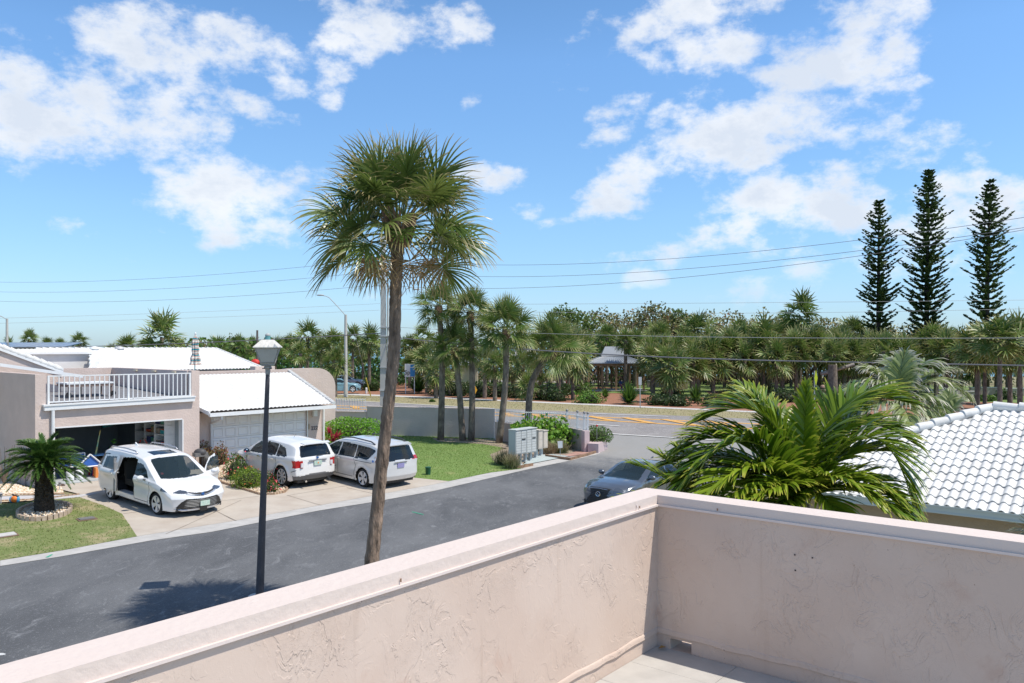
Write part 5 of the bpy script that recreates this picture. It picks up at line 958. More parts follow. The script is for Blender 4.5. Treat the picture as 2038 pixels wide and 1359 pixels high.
for (x, y, w_, h_, kd, lab) in pk:
    c = G(x, y); Y = c[1]; rx = w_/2/FP*Y; rz = h_/FP*Y*.62
    if kd == 's':
        t = thing('spiky_plant', lab, 'plant', c, 'spiky plants on the berm'); B = LB(); m_ = 150; a = rng.uniform(0, 6.28, m_); e = rng.uniform(.0, 1.5, m_); D = np.stack([np.cos(a)*np.cos(e), np.sin(a)*np.cos(e), np.sin(e)], 1); B.strips(np.array(c)+D*.12*rx+np.array((0, 0, .1)), D, np.cross(D, UP)+.01, rng.uniform(.8, 1.1, m_)*np.hypot(rx*np.cos(e), h_/FP*Y*np.sin(e)), .16*rx+.05, 3, .5, rng.uniform(0, .7, m_)); B.mesh('leaves', ML_green, t)
    else: shrub('park_bush', lab, 'shrub', c, (rx, rx*.8, rz), int(700+rx*260), .16+.03*rx, {'g': ML_green, 'd': ML_dark, 'l': M_l('berm_lime', (.10, .22, .03), (.18, .32, .05))}[kd], 'shrubs on the mulched berm')
# sea grape canopy behind the grove
sgt = [(1150, 620, 70), (1195, 622, 66), (1240, 628, 76), (1300, 608, 64), (1345, 618, 54), (1270, 632, 70), (1400, 628, 80), (1455, 624, 76), (1520, 626, 84), (1565, 634, 70), (1640, 634, 70), (1700, 640, 70), (1120, 612, 60), (1330, 630, 60), (1770, 648, 70), (1830, 655, 70), (1900, 655, 70), (470, 676, 60), (400, 682, 60), (900, 660, 80), (1020, 650, 80), (560, 680, 60)]
sgu = {}
def sglab(x, i):
    lm = min(LMK, key=lambda l: abs(l[0]-x)); k = (lm, x < lm[0]); sgu[k] = sgu.get(k, 0)+1
    return f'{"reddish" if i in (7,8,9,10,6) else "olive green"} skyline sea grape tree {"left" if x < lm[0] else "right"} of the {lm[1]}'+(', the further one' if sgu[k] > 1 else '')
for i, (x, y, w_) in enumerate(sgt):
    Y = 128.+(i % 3)*4; c = P(x, y, Y); r = w_/2/FP*Y*1.15; t = thing('sea_grape_tree', sglab(x, i), 'tree', (c[0], Y, -.5), 'sea grape trees behind the palm grove'); B = LB(); C = cloud_pts((c[0], Y, c[2]-r*.75), (r, r, r*.85), 1100, .25, .45); B.cards(C, rng.uniform(.3, .5, len(C)), np.clip(rng.normal(.75 if i in (7, 8, 9, 10, 6) else .35, .3, len(C)), 0, 1), asp=.95)
    B.mesh('crown', ML_olive if i % 4 or i in (7, 8, 9, 10, 6) else M_l('seagrape_mid', (.09, .15, .03), (.20, .26, .07)), t)
    q = MB()
    for j in range(6): a = rng.normal(0, r*.5, 2); b_ = rng.normal(0, r*.7, 2); q.tube([(c[0]+a[0], Y+a[1], -.5), (c[0]+(a[0]+b_[0])/2+rng.normal(0, .4), Y, 2.2), (c[0]+b_[0], Y+b_[1], c[2]-r)], [.16, .12, .07], 5)
    q.build('trunk', mat('seagrape_trunk', (.16, .10, .07), .95, var=.2), t)
# tangled leaning stems and leaf litter under the canopy (nobody could count them)
q = MB(); 
for k in range(420):
    x = random.uniform(10, 62); Y = random.uniform(112, 132); h_ = random.uniform(3, 6.5); l_ = random.uniform(-2.5, 3.5); q.tube([(x, Y, -.3), (x+l_*.35, Y+random.uniform(-.5, .5), h_*.5), (x+l_, Y, h_)], [random.uniform(.05, .13), .06, .035], 4, False)
for k in range(160):
    x = random.uniform(-38, 10); Y = random.uniform(118, 134); h_ = random.uniform(3, 5.5); l_ = random.uniform(-2, 2); q.tube([(x, Y, -.3), (x+l_*.4, Y, h_*.5), (x+l_, Y, h_)], [.09, .06, .035], 4, False)
q.build('understory_stems', mat('stem_brown', (.10, .07, .055), .95, var=.3), kind='stuff', label='tangle of thin brown stems in the shade under the grove canopy', cat='thicket')
B = LB(); m_ = 5200; C = np.stack([rng.uniform(-40, 64, m_), rng.uniform(118, 136, m_), rng.uniform(0, 1, m_)**2.2*1.6], 1); B.cards(C, .38, rng.uniform(0, 1, m_), asp=.8); B.mesh('leaf_litter', leafmat('litter', (.15, .085, .06), (.27, .19, .13)), kind='stuff', label='reddish brown leaf litter and low dead leaves beneath the grove', cat='leaf litter')
B = LB(); m_ = 9000; C = np.stack([rng.uniform(-46, 74, m_), rng.uniform(104, 136, m_), rng.uniform(3.2, 6.6, m_)], 1); B.cards(C, .6, rng.uniform(0, 1, m_), asp=.8); B.mesh('canopy_infill', ML_green, kind='stuff', label='dark continuous leaf canopy between the grove palms', cat='foliage')
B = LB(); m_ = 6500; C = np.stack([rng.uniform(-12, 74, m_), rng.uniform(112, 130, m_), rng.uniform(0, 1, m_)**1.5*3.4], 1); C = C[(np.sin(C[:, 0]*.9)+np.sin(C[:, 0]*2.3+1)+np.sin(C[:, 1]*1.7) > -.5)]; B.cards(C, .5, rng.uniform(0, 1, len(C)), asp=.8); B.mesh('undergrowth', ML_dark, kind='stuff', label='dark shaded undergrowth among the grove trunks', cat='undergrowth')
B = LB(); m_ = 5000; C = np.stack([rng.uniform(-46, -14, m_), rng.uniform(108, 122, m_), rng.uniform(0, 3.6, m_)], 1); B.cards(C, .5, rng.uniform(0, 1, m_), asp=.8); B.mesh('dense_green_thicket', M_l('thicket_green', (.04, .12, .03), (.09, .20, .05)), kind='stuff', label='dense green thicket behind the parking lot', cat='foliage')
# --- Norfolk pines
def norfolk(px_, top_py, base_py, wpx, Y, lab, dens):
    X = (px_-CX)/FP*Y; zt_ = ZY(top_py, Y); t = thing('norfolk_pine', lab, 'pine tree', (X, Y, 0), 'tall Norfolk pines', ); lean = random.uniform(-.6, .6); r0 = wpx/2/FP*Y
    q = MB(); q.tube([(X, Y, -.2), (X+lean*.3, Y, zt_*.5), (X+lean, Y, zt_-.3)], [.42, .26, .03], 8); q.build('trunk', mat('pine_trunk', (.06, .045, .035), .95, var=.2), t, smooth=True)
    B = LB(); z = 4.; w_ = 0
    while z < zt_-.3:
        f = (z-4)/(zt_-4); rad = r0*min(1, (1-f)**.7*1.9+.05)*random.uniform(.62, 1.2)*(1.0 if f > .15 else .9); xc = X+lean*f
        for b_ in range(dens):
            a = b_*6.283/dens+w_*.9+random.uniform(-.25, .25); rr = rad*random.uniform(.55, 1.15); n_ = max(4, int(rr/.26)); tt = np.linspace(.08, 1, n_); dirx, diry = math.cos(a), math.sin(a); cz = .02*rr*tt+.42*rr*tt**2.0; pts = np.stack([xc+dirx*rr*tt, Y+diry*rr*tt, z+cz], 1); D0 = np.array((dirx, diry, .35))
            wd = .24+.26*np.sin(np.pi*np.clip(tt, 0, .85)); 
            for sgn in (-1, 0, 1):
                D = np.repeat((D0+sgn*np.array((-diry, dirx, .1))*.65)[None], n_, 0)+rng.normal(0, .15, (n_, 3))+np.array((0, 0, .25)); B.strips(pts, D, np.cross(D, UP)+rng.normal(0, .4, (n_, 3)), rng.uniform(.30, .55, n_)*(1.1-.45*f), wd, 1, 0., rng.uniform(0, 1, n_), [1, .45])
        z += random.uniform(.5, 1.0)*(1-.4*f); w_ += 1
    B.mesh('branches', M_l('pine_green', (.03, .065, .025), (.12, .18, .06), None, .2), t)
norfolk(1748, 396, 660, 74, 104, 'thinnest and shortest of the three tall Norfolk pines, see-through', 7); norfolk(1843, 334, 660, 82, 102, 'tallest Norfolk pine, the middle one of the three', 9); norfolk(1962, 356, 660, 80, 98, 'dense leaning Norfolk pine, rightmost of the three', 8)
# --- sago palm on the front lawn
c0 = G(88, 1018); sg = thing('sago_palm', 'dark green sago palm on the front lawn in a ring of stones', 'palm tree', c0); Ys = c0[1]; hz = c0[2]+1.55
q = MB(); pr = [(.30, -.05), (.29, .2), (.265, .6), (.255, 1.0), (.265, 1.35), (.16, 1.6)]; q.lathe(c0, pr, 18); q.build('trunk', mat('sago_trunk', (.022, .018, .014), .95, vscale=14, col2=(.09, .07, .05), bump=1, bscale=30, bdist=.06), sg, smooth=True)
B = LB(); m_ = 420; a = rng.uniform(0, 6.28, m_); zz = rng.uniform(0.05, 1.5, m_); D = np.stack([np.cos(a), np.sin(a), np.full(m_, .7)], 1); B.strips(np.stack([c0[0]+np.cos(a)*.25, c0[1]+np.sin(a)*.25, c0[2]+zz], 1), D, np.cross(D, UP), .09, .05, 1, 0, rng.uniform(0, 1, m_), [1, .5]); B.mesh('old_leaf_bases', leafmat('leaf_base', (.03, .025, .02), (.13, .10, .06)), sg, kind='stuff')
ML_sago = leafmat('sago_leaf', (.045, .11, .02), (.11, .20, .045), (.25, .28, .08), .32, .15, tipat=.85); SG = []
for e in (75, 55, 38, 22, 6, -12):
    for r_ in (0, 1): B = LB(); L_ = 1.08; ee = R(e); feather(B, (.05, 0, 0), (L_*.62*math.cos(ee), 0, L_*.62*math.sin(ee)+.1), (L_*math.cos(ee)+.12, 0, L_*math.sin(ee)-.12-.25*math.cos(ee)), 46, .20, .024, .35, .1, .25+.5*r_, 2, .03); o = B.mesh('frond', ML_sago, None); SG.append((e, o.data)); bpy.data.objects.remove(o)
for k in range(120):
    f = (k/119); e = 70-84*f**.8; c = min(range(12), key=lambda i: abs(SG[i][0]-e)+random.random()*9); o = link('frond', SG[c][1], sg); o.location = (0, 0, 1.58-.12*f); s = random.uniform(.9, 1.1); o.scale = (s, s, s); o.rotation_euler = (0, 0, k*2.39996)
# --- foreground feather palms
ML_coco = leafmat('feather_leaf', (.05, .13, .008), (.29, .39, .03), (.50, .46, .08), .32, .3, tipat=.78)
def feather_palm(name, lab, base, base_px, Yb, specs, Lf, w, trunk_r, ma, n=38, grav=.8, group=None, r0=.03, hang=1.):
    c = np.array(P(*base_px, Yb)); t = thing(name, lab, 'palm tree', (base[0], base[1], 0), group); trunk([(base[0], base[1], -.05), (lerp(base[0], c[0], .5), lerp(base[1], c[1], .5), c[2]*.5), tuple(c)], [trunk_r*1.4, trunk_r, trunk_r*1.2], M_trunk2, t, 10)
    for (mx_, my_, md, tx, ty, td, ln) in specs: B = LB(); feather(B, c, P(mx_, my_, Yb+md), P(tx, ty, Yb+td), n, Lf*ln, w, .28, grav, random.uniform(.2, .8), 5, r0, hang); B.mesh('frond', ma, t)
    return t
Yc = 9.4
feather_palm('feather_palm', 'large glossy green feather palm rising just behind the balcony corner', P(1590, 1100, Yc)[:2], (1592, 1000), Yc,
 [(1560, 745, .1, 1400, 835, .2, 1.0), (1500, 760, -.3, 1350, 985, -.5, 1.1), (1480, 850, -.2, 1335, 1015, -.4, .9), (1600, 880, .0, 1606, 775, .1, .5), (1640, 740, .3, 1800, 800, .5, 1.05), (1755, 740, -.2, 1815, 1000, -.4, 1.1), (1710, 880, -.4, 1820, 1050, -.7, .9), (1630, 930, -.5, 1690, 1075, -.9, .7), (1530, 930, -.5, 1440, 1040, -.8, .7),
  (1540, 800, .5, 1470, 770, 1.0, .7), (1660, 800, .7, 1740, 790, 1.2, .8), (1500, 900, .5, 1370, 900, .9, .8), (1600, 900, -.5, 1560, 1060, -.8, .6), (1470, 820, .1, 1365, 890, .0, 1.), (1520, 860, -.6, 1390, 1000, -1., .9), (1500, 920, -.7, 1400, 1030, -1.1, .8), (1600, 930, -.7, 1480, 1000, -1.1, .8), (1420, 880, .3, 1340, 920, .4, .9), (1440, 900, -.2, 1330, 960, -.3, .8), (1670, 770, .2, 1815, 880, .1, .9), (1700, 930, -.5, 1800, 1040, -.9, .9), (1560, 850, .3, 1500, 800, .5, .8), (1560, 960, -.6, 1500, 1060, -.9, .8), (1650, 880, .2, 1790, 900, .0, .9), (1640, 900, -.6, 1740, 1000, -1., .7)], .66, .042, .09, ML_coco, 58, .75)
feather_palm('feather_palm', 'smaller bright feather palm peeping over the balcony wall beside the dark sedan', P(1420, 1110, 9.2)[:2], (1420, 1045), 9.2,
 [(1330, 985, -.1, 1232, 995, -.2, .8), (1340, 940, .1, 1262, 925, .2, .85), (1370, 930, .2, 1300, 900, .4, .7), (1400, 920, .1, 1345, 890, .2, .7), (1330, 1010, -.3, 1190, 1012, -.5, .5), (1440, 940, .1, 1480, 930, .3, .7), (1460, 990, .1, 1530, 1000, .2, .7)], .40, .032, .06, ML_coco, 30, .5)
ML_pale = leafmat('pale_feather_leaf', (.14, .22, .07), (.36, .42, .18), (.66, .60, .56), .4, .35, tipat=.6); Yq = 24.
feather_palm('queen_palm', 'pale green palm with curled grey leaf tips beyond the white roof ridge', P(1781, 900, Yq)[:2], (1785, 806), Yq,
 [(1770, 750, 0, 1722, 735, .2, 1), (1790, 750, .1, 1800, 712, .3, 1), (1830, 700, 0, 1862, 735, .2, 1), (1850, 720, 0, 1925, 790, 0, 1.1), (1840, 760, -.3, 1905, 850, -.6, 1.1), (1760, 740, 0, 1690, 775, -.2, 1.1), (1750, 790, -.2, 1700, 830, -.5, 1.), (1810, 780, -.5, 1860, 850, -1, 1.), (1790, 740, .6, 1765, 715, 1.2, .9), (1830, 730, .7, 1900, 735, 1.3, 1.), (1800, 790, -.8, 1815, 860, -1.6, .9)], .85, .075, .11, ML_pale, 36, 1.3, hang=1.4)
feather_palm('queen_palm', 'silvery low palm behind the white roof ridge right of the pale palm', P(1880, 900, 25.5)[:2], (1880, 850), 25.5,
 [(1860, 810, 0, 1830, 790, 0, .8), (1890, 800, 0, 1925, 790, .2, .8), (1850, 830, 0, 1800, 830, 0, .8), (1900, 820, 0, 1945, 835, 0, .8), (1885, 800, .3, 1890, 780, .6, .8), (1840, 850, -.3, 1800, 868, -.4, .8)], .7, .07, .1, ML_pale, 28, 1.2, hang=1.3)
# leaf tips of the plant at the lower right corner
o = thing('spiky_palm', 'dark spiky palm leaves entering at the lower right beside the tan wall', 'plant', P(2065, 1200, 8)[:2]+(0,)); B = LB(); c = np.array(P(2062, 1062, 8)); m_ = 60; a = rng.uniform(2.3, 4.6, m_); e = rng.uniform(-.3, 1.2, m_); D = np.stack([np.cos(a)*np.cos(e), np.sin(a)*np.cos(e)*.6, np.sin(e)], 1); B.strips(np.repeat(c[None], m_, 0), D, np.cross(D, UP)+.01, rng.uniform(.2, .42, m_), .016, 4, 1., rng.uniform(0, 1, m_)); B.mesh('leaves', leafmat('spiky_green', (.04, .10, .02), (.10, .18, .05), (.5, .5, .4), .4, .2, tipat=.75), o)
q = MB(); q.tube([(c[0], c[1], -.02), c], [.08, .06], 8); q.build('trunk', M_trunk2, o)
# dark shrubs behind the right house and a bare twiggy shrub at the far left wall
shrub('hedge', 'dark shrubs below the pale palm beyond the roof ridge', 'hedge', (12.6, 23.4, 0), (2.6, 1., 1.3), 2200, .14, ML_dark)
o = thing('twiggy_shrub', 'bare grey twiggy shrub against the shaded pink wall', 'shrub', G(12, 968)); q = MB(); c = np.array(G(8, 966))
for k in range(26): a = random.uniform(0, 6.28); q.tube([c, c+np.array((math.cos(a)*.15, math.sin(a)*.15, .5)), c+np.array((math.cos(a)*.35, math.sin(a)*.3, random.uniform(.8, 1.5)))], [.02, .014, .006], 4, False)
q.build('twigs', mat('twig_grey', (.22, .17, .13), .9), o)
# ============================================================= CARS
def pin(x, z, poly): return inpoly(np.asarray(x, float), np.asarray(z, float), poly)
M_glass = glassmat('car_glass', (.03, .05, .06), .6); M_glassd = glassmat('tinted_glass', (.012, .018, .024), .22)
M_tyre = mat('tyre_rubber', (.018, .018, .018), .85, bump=.3, bscale=60, obj=True); M_rim = mat('alloy_rim', (.72, .72, .73), .3, metal=.35); M_chrome = mat('chrome', (.8, .8, .8), .12, metal=1); M_plast = mat('black_trim', (.02, .02, .02), .5); M_gap = mat('panel_gap', (.035, .035, .035), .9); M_seat = mat('seat_fabric', (.035, .033, .03), .9)
M_tl = mat('tail_lamp_red', (.42, .008, .01), .15, coat=.6); M_hl = mat('headlamp_glass', (.10, .12, .15), .12, metal=.4, coat=1); M_plate = mat('licence_plate', (.62, .68, .62), .5, vscale=18, col2=(.35, .55, .45), obj=True); M_or = mat('orange_mark', (.8, .25, .04), .6)
def paint(n, c, r=.32, me=0.): return mat(n, c, r, metal=me, coat=.9, var=.02, vscale=2)
def wheel(root, x, y, r, w, steer=0., spokes=10, sgn=1):
    q = MB(); prof = [(.70*r, -w*.5), (.88*r, -w*.52), (.97*r, -w*.42), (r, -w*.25), (r, w*.25), (.97*r, w*.42), (.88*r, w*.52), (.70*r, w*.5), (.66*r, w*.3)]; n = 30; vs = []; fs = []
    for (rr, yy) in prof:
        for k in range(n): a = 2*math.pi*k/n; vs.append((rr*math.cos(a), yy, rr*math.sin(a)))
    for i in range(len(prof)-1):
        for k in range(n): a = i*n+k; b = i*n+(k+1) % n; fs.append((a, b, b+n, a+n))
    q.add(vs, fs); o = q.build('wheel', M_tyre, root, local=True, smooth='auto'); o.location = (x, y, r); o.rotation_euler = (0, 0, steer)
    q = MB(); yo = sgn*w*.46; ri = .72*r
    q.tube([(ri*math.cos(a), yo, ri*math.sin(a)) for a in np.linspace(0, 2*math.pi, 25)], .016, 5, False)
    for k in range(spokes):
        a = 2*math.pi*k/spokes+(.13 if k % 2 else -.13)*(spokes > 8); d = np.array((math.cos(a), 0, math.sin(a))); p = np.array((-math.sin(a), 0, math.cos(a)))
        a0 = d*.05*r/.35-p*.020+(0, yo*.9, 0); a1 = d*.05*r/.35+p*.020+(0, yo*.9, 0); b0 = d*ri-p*.042+(0, yo, 0); b1 = d*ri+p*.042+(0, yo, 0); dn = np.array((0, -sgn*.03, 0)); q.add([a0, b0, b1, a1, a0+dn, b0+dn, b1+dn, a1+dn], [(0, 1, 2, 3), (0, 4, 5, 1), (1, 5, 6, 2), (2, 6, 7, 3), (3, 7, 4, 0)])
    q.tube([(0, yo*.8, 0), (0, yo*1.02, 0)], .055, 12); q.build('rim', M_rim, o, local=True)
    q = MB(); q.tube([(0, yo*.35, 0), (0, yo*.38, 0)], ri*.93, 20); q.build('brake_disc', mat('brake_dark', (.05, .05, .05), .6), o, local=True)
def make_car(name, lab, S):
    root = thing(name, lab, S.get('cat', 'car'), S['pos'], None, 0.); root.rotation_euler = (0, S.get('pitch', 0.), S['rz'])
    L = MB(); na, nb, nc = S.get('res', (170, 56, 44)); xr, xf = S['xr'], S['xf']; top = np.array(S['top']); bot = np.array(S['bot']); belt = np.array(S['belt']); ro = np.array(S['rear']); fo = np.array(S['front'])
    from numpy import interp as it
    def sm(xs, P_): # smoothed profile
        return (it(xs-.05, P_[:, 0], P_[:, 1])+2*it(xs, P_[:, 0], P_[:, 1])+it(xs+.05, P_[:, 0], P_[:, 1]))/4
    def Wxz(x, z):
        W0 = S['W']; e1 = np.clip((x-(xf-S['fr'][0]))/S['fr'][0], 0, 1); e2 = np.clip(((xr+S['rr'][0])-x)/S['rr'][0], 0, 1); wp = W0*(1-S['fr'][1]*e1**2.3-S['rr'][1]*e2**2.3)
        zb = sm(x, belt); up = np.maximum(0, z-zb); dn = np.clip((zb-z)/np.maximum(.2, zb-.2), 0, 1.3)
        w = wp-up*S['tum']-.02*np.clip(up/.05, 0, 1)-.055*dn**2.5
        sh = S.get('shoulder', .025); w = w+sh*np.exp(-((z-(zb-.10))/.09)**2)-.5*sh*np.exp(-((z-(zb-.32))/.12)**2)
        for xw in S['wx']: d = np.hypot(x-xw, z-S['wr']); w = w+S.get('flare', .03)*np.exp(-((d-S['wr']-.10)/.08)**2)*(z < zb-.02)
        return w
    def mp(a, b, c):
        xn = xr+(xf-xr)*(a+1)/2; zt0 = sm(xn, top); zb0 = it(xn, bot[:, 0], bot[:, 1]); gh = np.clip((zt0-1.15)/.3, 0, 1); cr = lerp(S.get('hcrown', .07), S.get('rcrown', .10), gh)
        ztop = zt0-cr*np.abs(b)**(2.6+.6*gh); z = zb0+c*(ztop-zb0); zc = zb0+c*(zt0-cr-zb0)
        y = b*Wxz(xn, np.where(c >= 1, zt0-cr, zc)); ee = np.clip((c-.94)/.06, 0, 1)
        fr_ = np.clip((xn-(xf-.9))/.9, 0, 1)**1.5; rr_ = np.clip(((xr+.75)-xn)/.75, 0, 1)**1.5
        x = xn+fr_*(it(z, fo[:, 0], fo[:, 1])-S.get('fb', .28)*np.abs(b)**2.6)+rr_*(it(z, ro[:, 0], ro[:, 1])+S.get('rb', .14)*np.abs(b)**2.6)
        return np.stack([x, y, z], -1)
    allV = []; allQ = []; kind = []; n0 = 0
    A = np.linspace(-1, 1, na+1); Bv = np.linspace(-1, 1, nb+1); Cv = np.linspace(0, 1, nc+1)
    def face(k, U, Vv, fn, flip):
        nonlocal n0
        u, v = np.meshgrid(U, Vv, indexing='ij'); p = fn(u, v); m, n = u.shape; I = np.arange(m*n).reshape(m, n)+n0; Q = np.stack([I[:-1, :-1], I[1:, :-1], I[1:, 1:], I[:-1, 1:]], -1).reshape(-1, 4); Q = Q[:, ::-1] if flip else Q; allV.append(p.reshape(-1, 3)); allQ.append(Q); kind.extend([k]*len(Q)); n0 += m*n
    face(0, A, Bv, lambda a, b: mp(a, b, np.ones_like(a)), False); face(1, A, Cv, lambda a, c: mp(a, np.ones_like(a), c), True); face(2, A, Cv, lambda a, c: mp(a, -np.ones_like(a), c), False)
    face(3, Bv, Cv, lambda b, c: mp(np.ones_like(b), b, c), False); face(4, Bv, Cv, lambda b, c: mp(-np.ones_like(b), b, c), True)
    V = np.concatenate(allV); Q = np.concatenate(allQ); kind = np.array(kind)
    # weld shared borders so shading runs over the edges
    key = np.round(V, 4); _, inv_i, inv = np.unique(key, axis=0, return_index=True, return_inverse=True); inv = inv.ravel(); V = V[inv_i]; Q = inv[Q]
    C = V[Q].mean(1); x, y, z = C.T; side = (kind == 1) | (kind == 2)
    # wheel arches
    zb = sm(x, belt); cut = np.zeros(len(Q), bool)
    for xw in S['wx']: cut |= side & (np.hypot(x-xw, z-S['wr']) < S['wr']+.055) | (kind != 0) & (np.abs(y) > .5) & (np.hypot(x-xw, z-S['wr']) < S['wr']+.055)
    part = np.full(len(Q), -1)
    names = []
    PL_ = []
    for i_, p_ in enumerate(S['parts']): PL_ += [(i_, p_)] if not (p_[2] == 'side' and p_[3] == 0) else [(i_, (*p_[:3], 1, *p_[4:])), (i_, (*p_[:3], -1, *p_[4:]))]
    for (_, (nm, ma, kd, sgn, poly, sel)) in PL_:
        ks = {'top': kind == 0, 'side': side, 'front': (kind == 3) | ((kind == 2) | (kind == 1)) & (x > xf-.75) | (kind == 0) & (x > xf-.35), 'rear': (kind == 4) | side & (x < xr+.30) | (kind == 0) & (x < xr+.45), 'any': kind >= 0}[kd]
        if sel == 'xz': inn = pin(x, z, poly)&((np.abs(y) > .5) | (kd != 'front'))
        elif sel == 'yz': inn = pin(np.abs(y), z, poly)
        elif sel == 'xy': inn = pin(x, np.abs(y), poly)
        m_ = ks & inn & ~cut & (part < 0)
        if sgn: m_ &= (y*sgn > 0)
        part[m_] = len(names); names.append((nm, ma))
    made = {}; pm_ = S['paint']
    deg = V[Q]; deg_ok = np.ones(len(Q), bool)
    def sub(mask, nm, ma, par, xform=None):
        q = Q[mask]
        if not len(q): return None
        ids, iv = np.unique(q, return_inverse=True); v = V[ids]; v = xform(v) if xform else v
        return npmesh(nm, v, iv.reshape(-1, 4), ma, None, par, True, world=False)
    body = sub((part < 0) & ~cut, 'body', pm_, root)
    idx = 0; done = {}
    for i, (nm, ma) in enumerate(names):
        msk = part == i; xform = S.get('move', {}).get(PL_[i][0]); par = root
        o = sub(msk, nm, ma or pm_, par, xform)
        if o is not None: done[i] = o
    # underbody, wheel wells, floor
    q = MB(); q.box(((xr+xf)/2, 0, .27), (xf-xr-.35, S['W']*1.55, .12)); q.build('underbody', M_plast, root, local=True)
    for xw in S['wx']:
        q = MB(); vs = []; fs = []; n = 16; rr = S['wr']+.075
        for yy in (-S['W']+.07, -S['W']+.42, S['W']-.42, S['W']-.07):
            for k in range(n+1): a = math.pi*k/n; vs.append((xw+rr*math.cos(a), yy, S['wr']+rr*math.sin(a)))
        for j in (0, 2):
            for k in range(n): a = j*(n+1)+k; fs.append((a, a+1, a+n+2, a+n+1))
        fs += [tuple(range(n+1, 2*n+2)), tuple(range(2*n+2, 3*n+3))]; q.add(vs, fs); q.build('wheel_well', M_plast, root, local=True)
    for xw in S['wx']:
        for sg in (-1, 1): wheel(root, xw, sg*(S['W']-.135), S['wr'], .225, S.get('steer', 0) if xw > 0 else 0, S.get('spokes', 10), sg)
    # interior
    fl = S.get('floor', .42)
    for (sx, sy) in S.get('seats', []):
        q = MB(); sk_ = S.get('seat_h', 1.); q.box((sx, sy, fl+.28*sk_), (.5, .5, .2)); q.slab([(sx-.28, sy-.25, fl+.3*sk_), (sx-.28, sy+.25, fl+.3*sk_), (sx-.45, sy+.22, fl+.95*sk_), (sx-.45, sy-.22, fl+.95*sk_)], (.13, 0, 0)); q.box((sx-.42, sy, fl+1.02*sk_), (.1, .26, .16)); q.build('seat', M_seat, root, local=True)
    if S.get('dash'): dx = S['dash']; q = MB(); q.box((dx, 0, fl+.48), (.5, S['W']*1.6, .22)); q.build('dashboard', M_plast, root, local=True); q = MB(); q.tube([(dx-.42+.05*math.cos(a), .38+.19*math.cos(a), fl+.58+.19*math.sin(a)) for a in np.linspace(0, 2*math.pi, 17)], .014, 5, False); q.build('steering_wheel', M_plast, root, local=True)
    q = MB(); q.box(((xr+xf)/2-.3, 0, fl-.03), ((xf-xr)*.62, S['W']*1.7, .04)); q.build('cabin_floor', M_plast, root, local=True)
    # panel gaps: narrow dark lines a hair proud of the surface
    def yside(xx, zz): 
        w = float(Wxz(np.array([xx]), np.array([zz]))[0]); return w
    q = MB()
    for (sg, line) in S.get('gaps', []):
        pts = []
        for (a, b) in zip(line[:-1], line[1:]):
            m_ = max(2, int(math.hypot(b[0]-a[0], b[1]-a[1])/.06)); pts += [(lerp(a[0], b[0], i/m_), lerp(a[1], b[1], i/m_)) for i in range(m_)]
        pts.append(line[-1])
        for sgn in ((1, -1) if sg == 0 else (sg,)):
            vs = []; fs = []
            for i, (xx, zz) in enumerate(pts):
                d = np.array(pts[min(i+1, len(pts)-1)])-np.array(pts[max(0, i-1)]); d = d/max(1e-6, np.linalg.norm(d)); n_ = np.array((-d[1], d[0]))*.010
                for s_ in (-1, 1): X_ = xx+n_[0]*s_; Z_ = zz+n_[1]*s_; vs.append((X_, sgn*(yside(X_, Z_)+.0025), Z_))
            for i in range(len(pts)-1): fs.append((2*i, 2*i+1, 2*i+3, 2*i+2))
            q.add(vs, fs)
    if q.v: q.build('panel_gap', M_gap, root, local=True)
    for (nm, sg, xx, zz, sz, ma) in S.get('handles', []):
        for sgn in ((1, -1) if sg == 0 else (sg,)): q = MB(); q.box((xx, sgn*(yside(xx, zz)+.018), zz), sz); q.build(nm, ma or pm_, root, local=True)
    for sgn in S.get('mirror_sides', (1, -1)):
        mx_, mz = S['mirror']; q = MB(); w = yside(mx_, mz); q.blob((mx_-.02, sgn*(w+.17), mz+.05), (.09, .13, .085), 10, 7); o = q.build('mirror', S.get('mirror_mat') or pm_, root, local=True, smooth=True)
        q = MB(); q.tube([(mx_+.02, sgn*(w-.02), mz-.03), (mx_, sgn*(w+.1), mz)], .025, 6); q.build('mirror_arm', M_plast, o, local=True)
    for f in S.get('extra', []): f(root, V, mp, yside)
    root['_n'] = 1; del root['_n']
    return root
def fx(nm, ma, fn, smooth=False):
    def f(root, V, mp, ys): q = MB(); fn(q, ys); q.build(nm, ma, root, local=True, smooth=smooth)
    return f
M_wp = paint('white_pearl_paint', (.74, .75, .76)); M_wp2 = paint('white_paint', (.76, .76, .75)); M_sp = paint('silver_white_paint', (.66, .66, .65), .3, .15); M_gp = paint('grey_metallic_paint', (.13, .15, .18), .28, .5)
PITCH = -math.atan(.3/7.5)
def hd(x, y): return math.atan2(y, x)
# ---------- white hybrid minivan, sliding door and driver's door open
h = (.788, -.616); vc = (-11.87, 27.03)
sl_poly = [(-.98, .40), (-.98, 1.02), (-.90, 1.52), (-.15, 1.60), (.05, 1.56), (.13, 1.05), (.10, .40)]
fd_poly = [(.13, .36), (.13, 1.05), (.08, 1.56), (.55, 1.48), (.95, 1.22), (1.12, 1.02), (1.06, .62), (.98, .36)]
wq = [(-.02, 1.08), (-.06, 1.46), (.02, 1.49), (.45, 1.45), (.78, 1.28), (.98, 1.08)]
def slide(v): v = v.copy(); v[:, 1] -= .11; v[:, 0] -= .98; return v
def swing(v):
    v = v.copy(); px_, py_ = 1.08, .93; a = R(58); dx, dy = v[:, 0]-px_, v[:, 1]-py_; v[:, 0] = px_+dx*math.cos(a)+dy*math.sin(a); v[:, 1] = py_-dx*math.sin(a)+dy*math.cos(a); return v
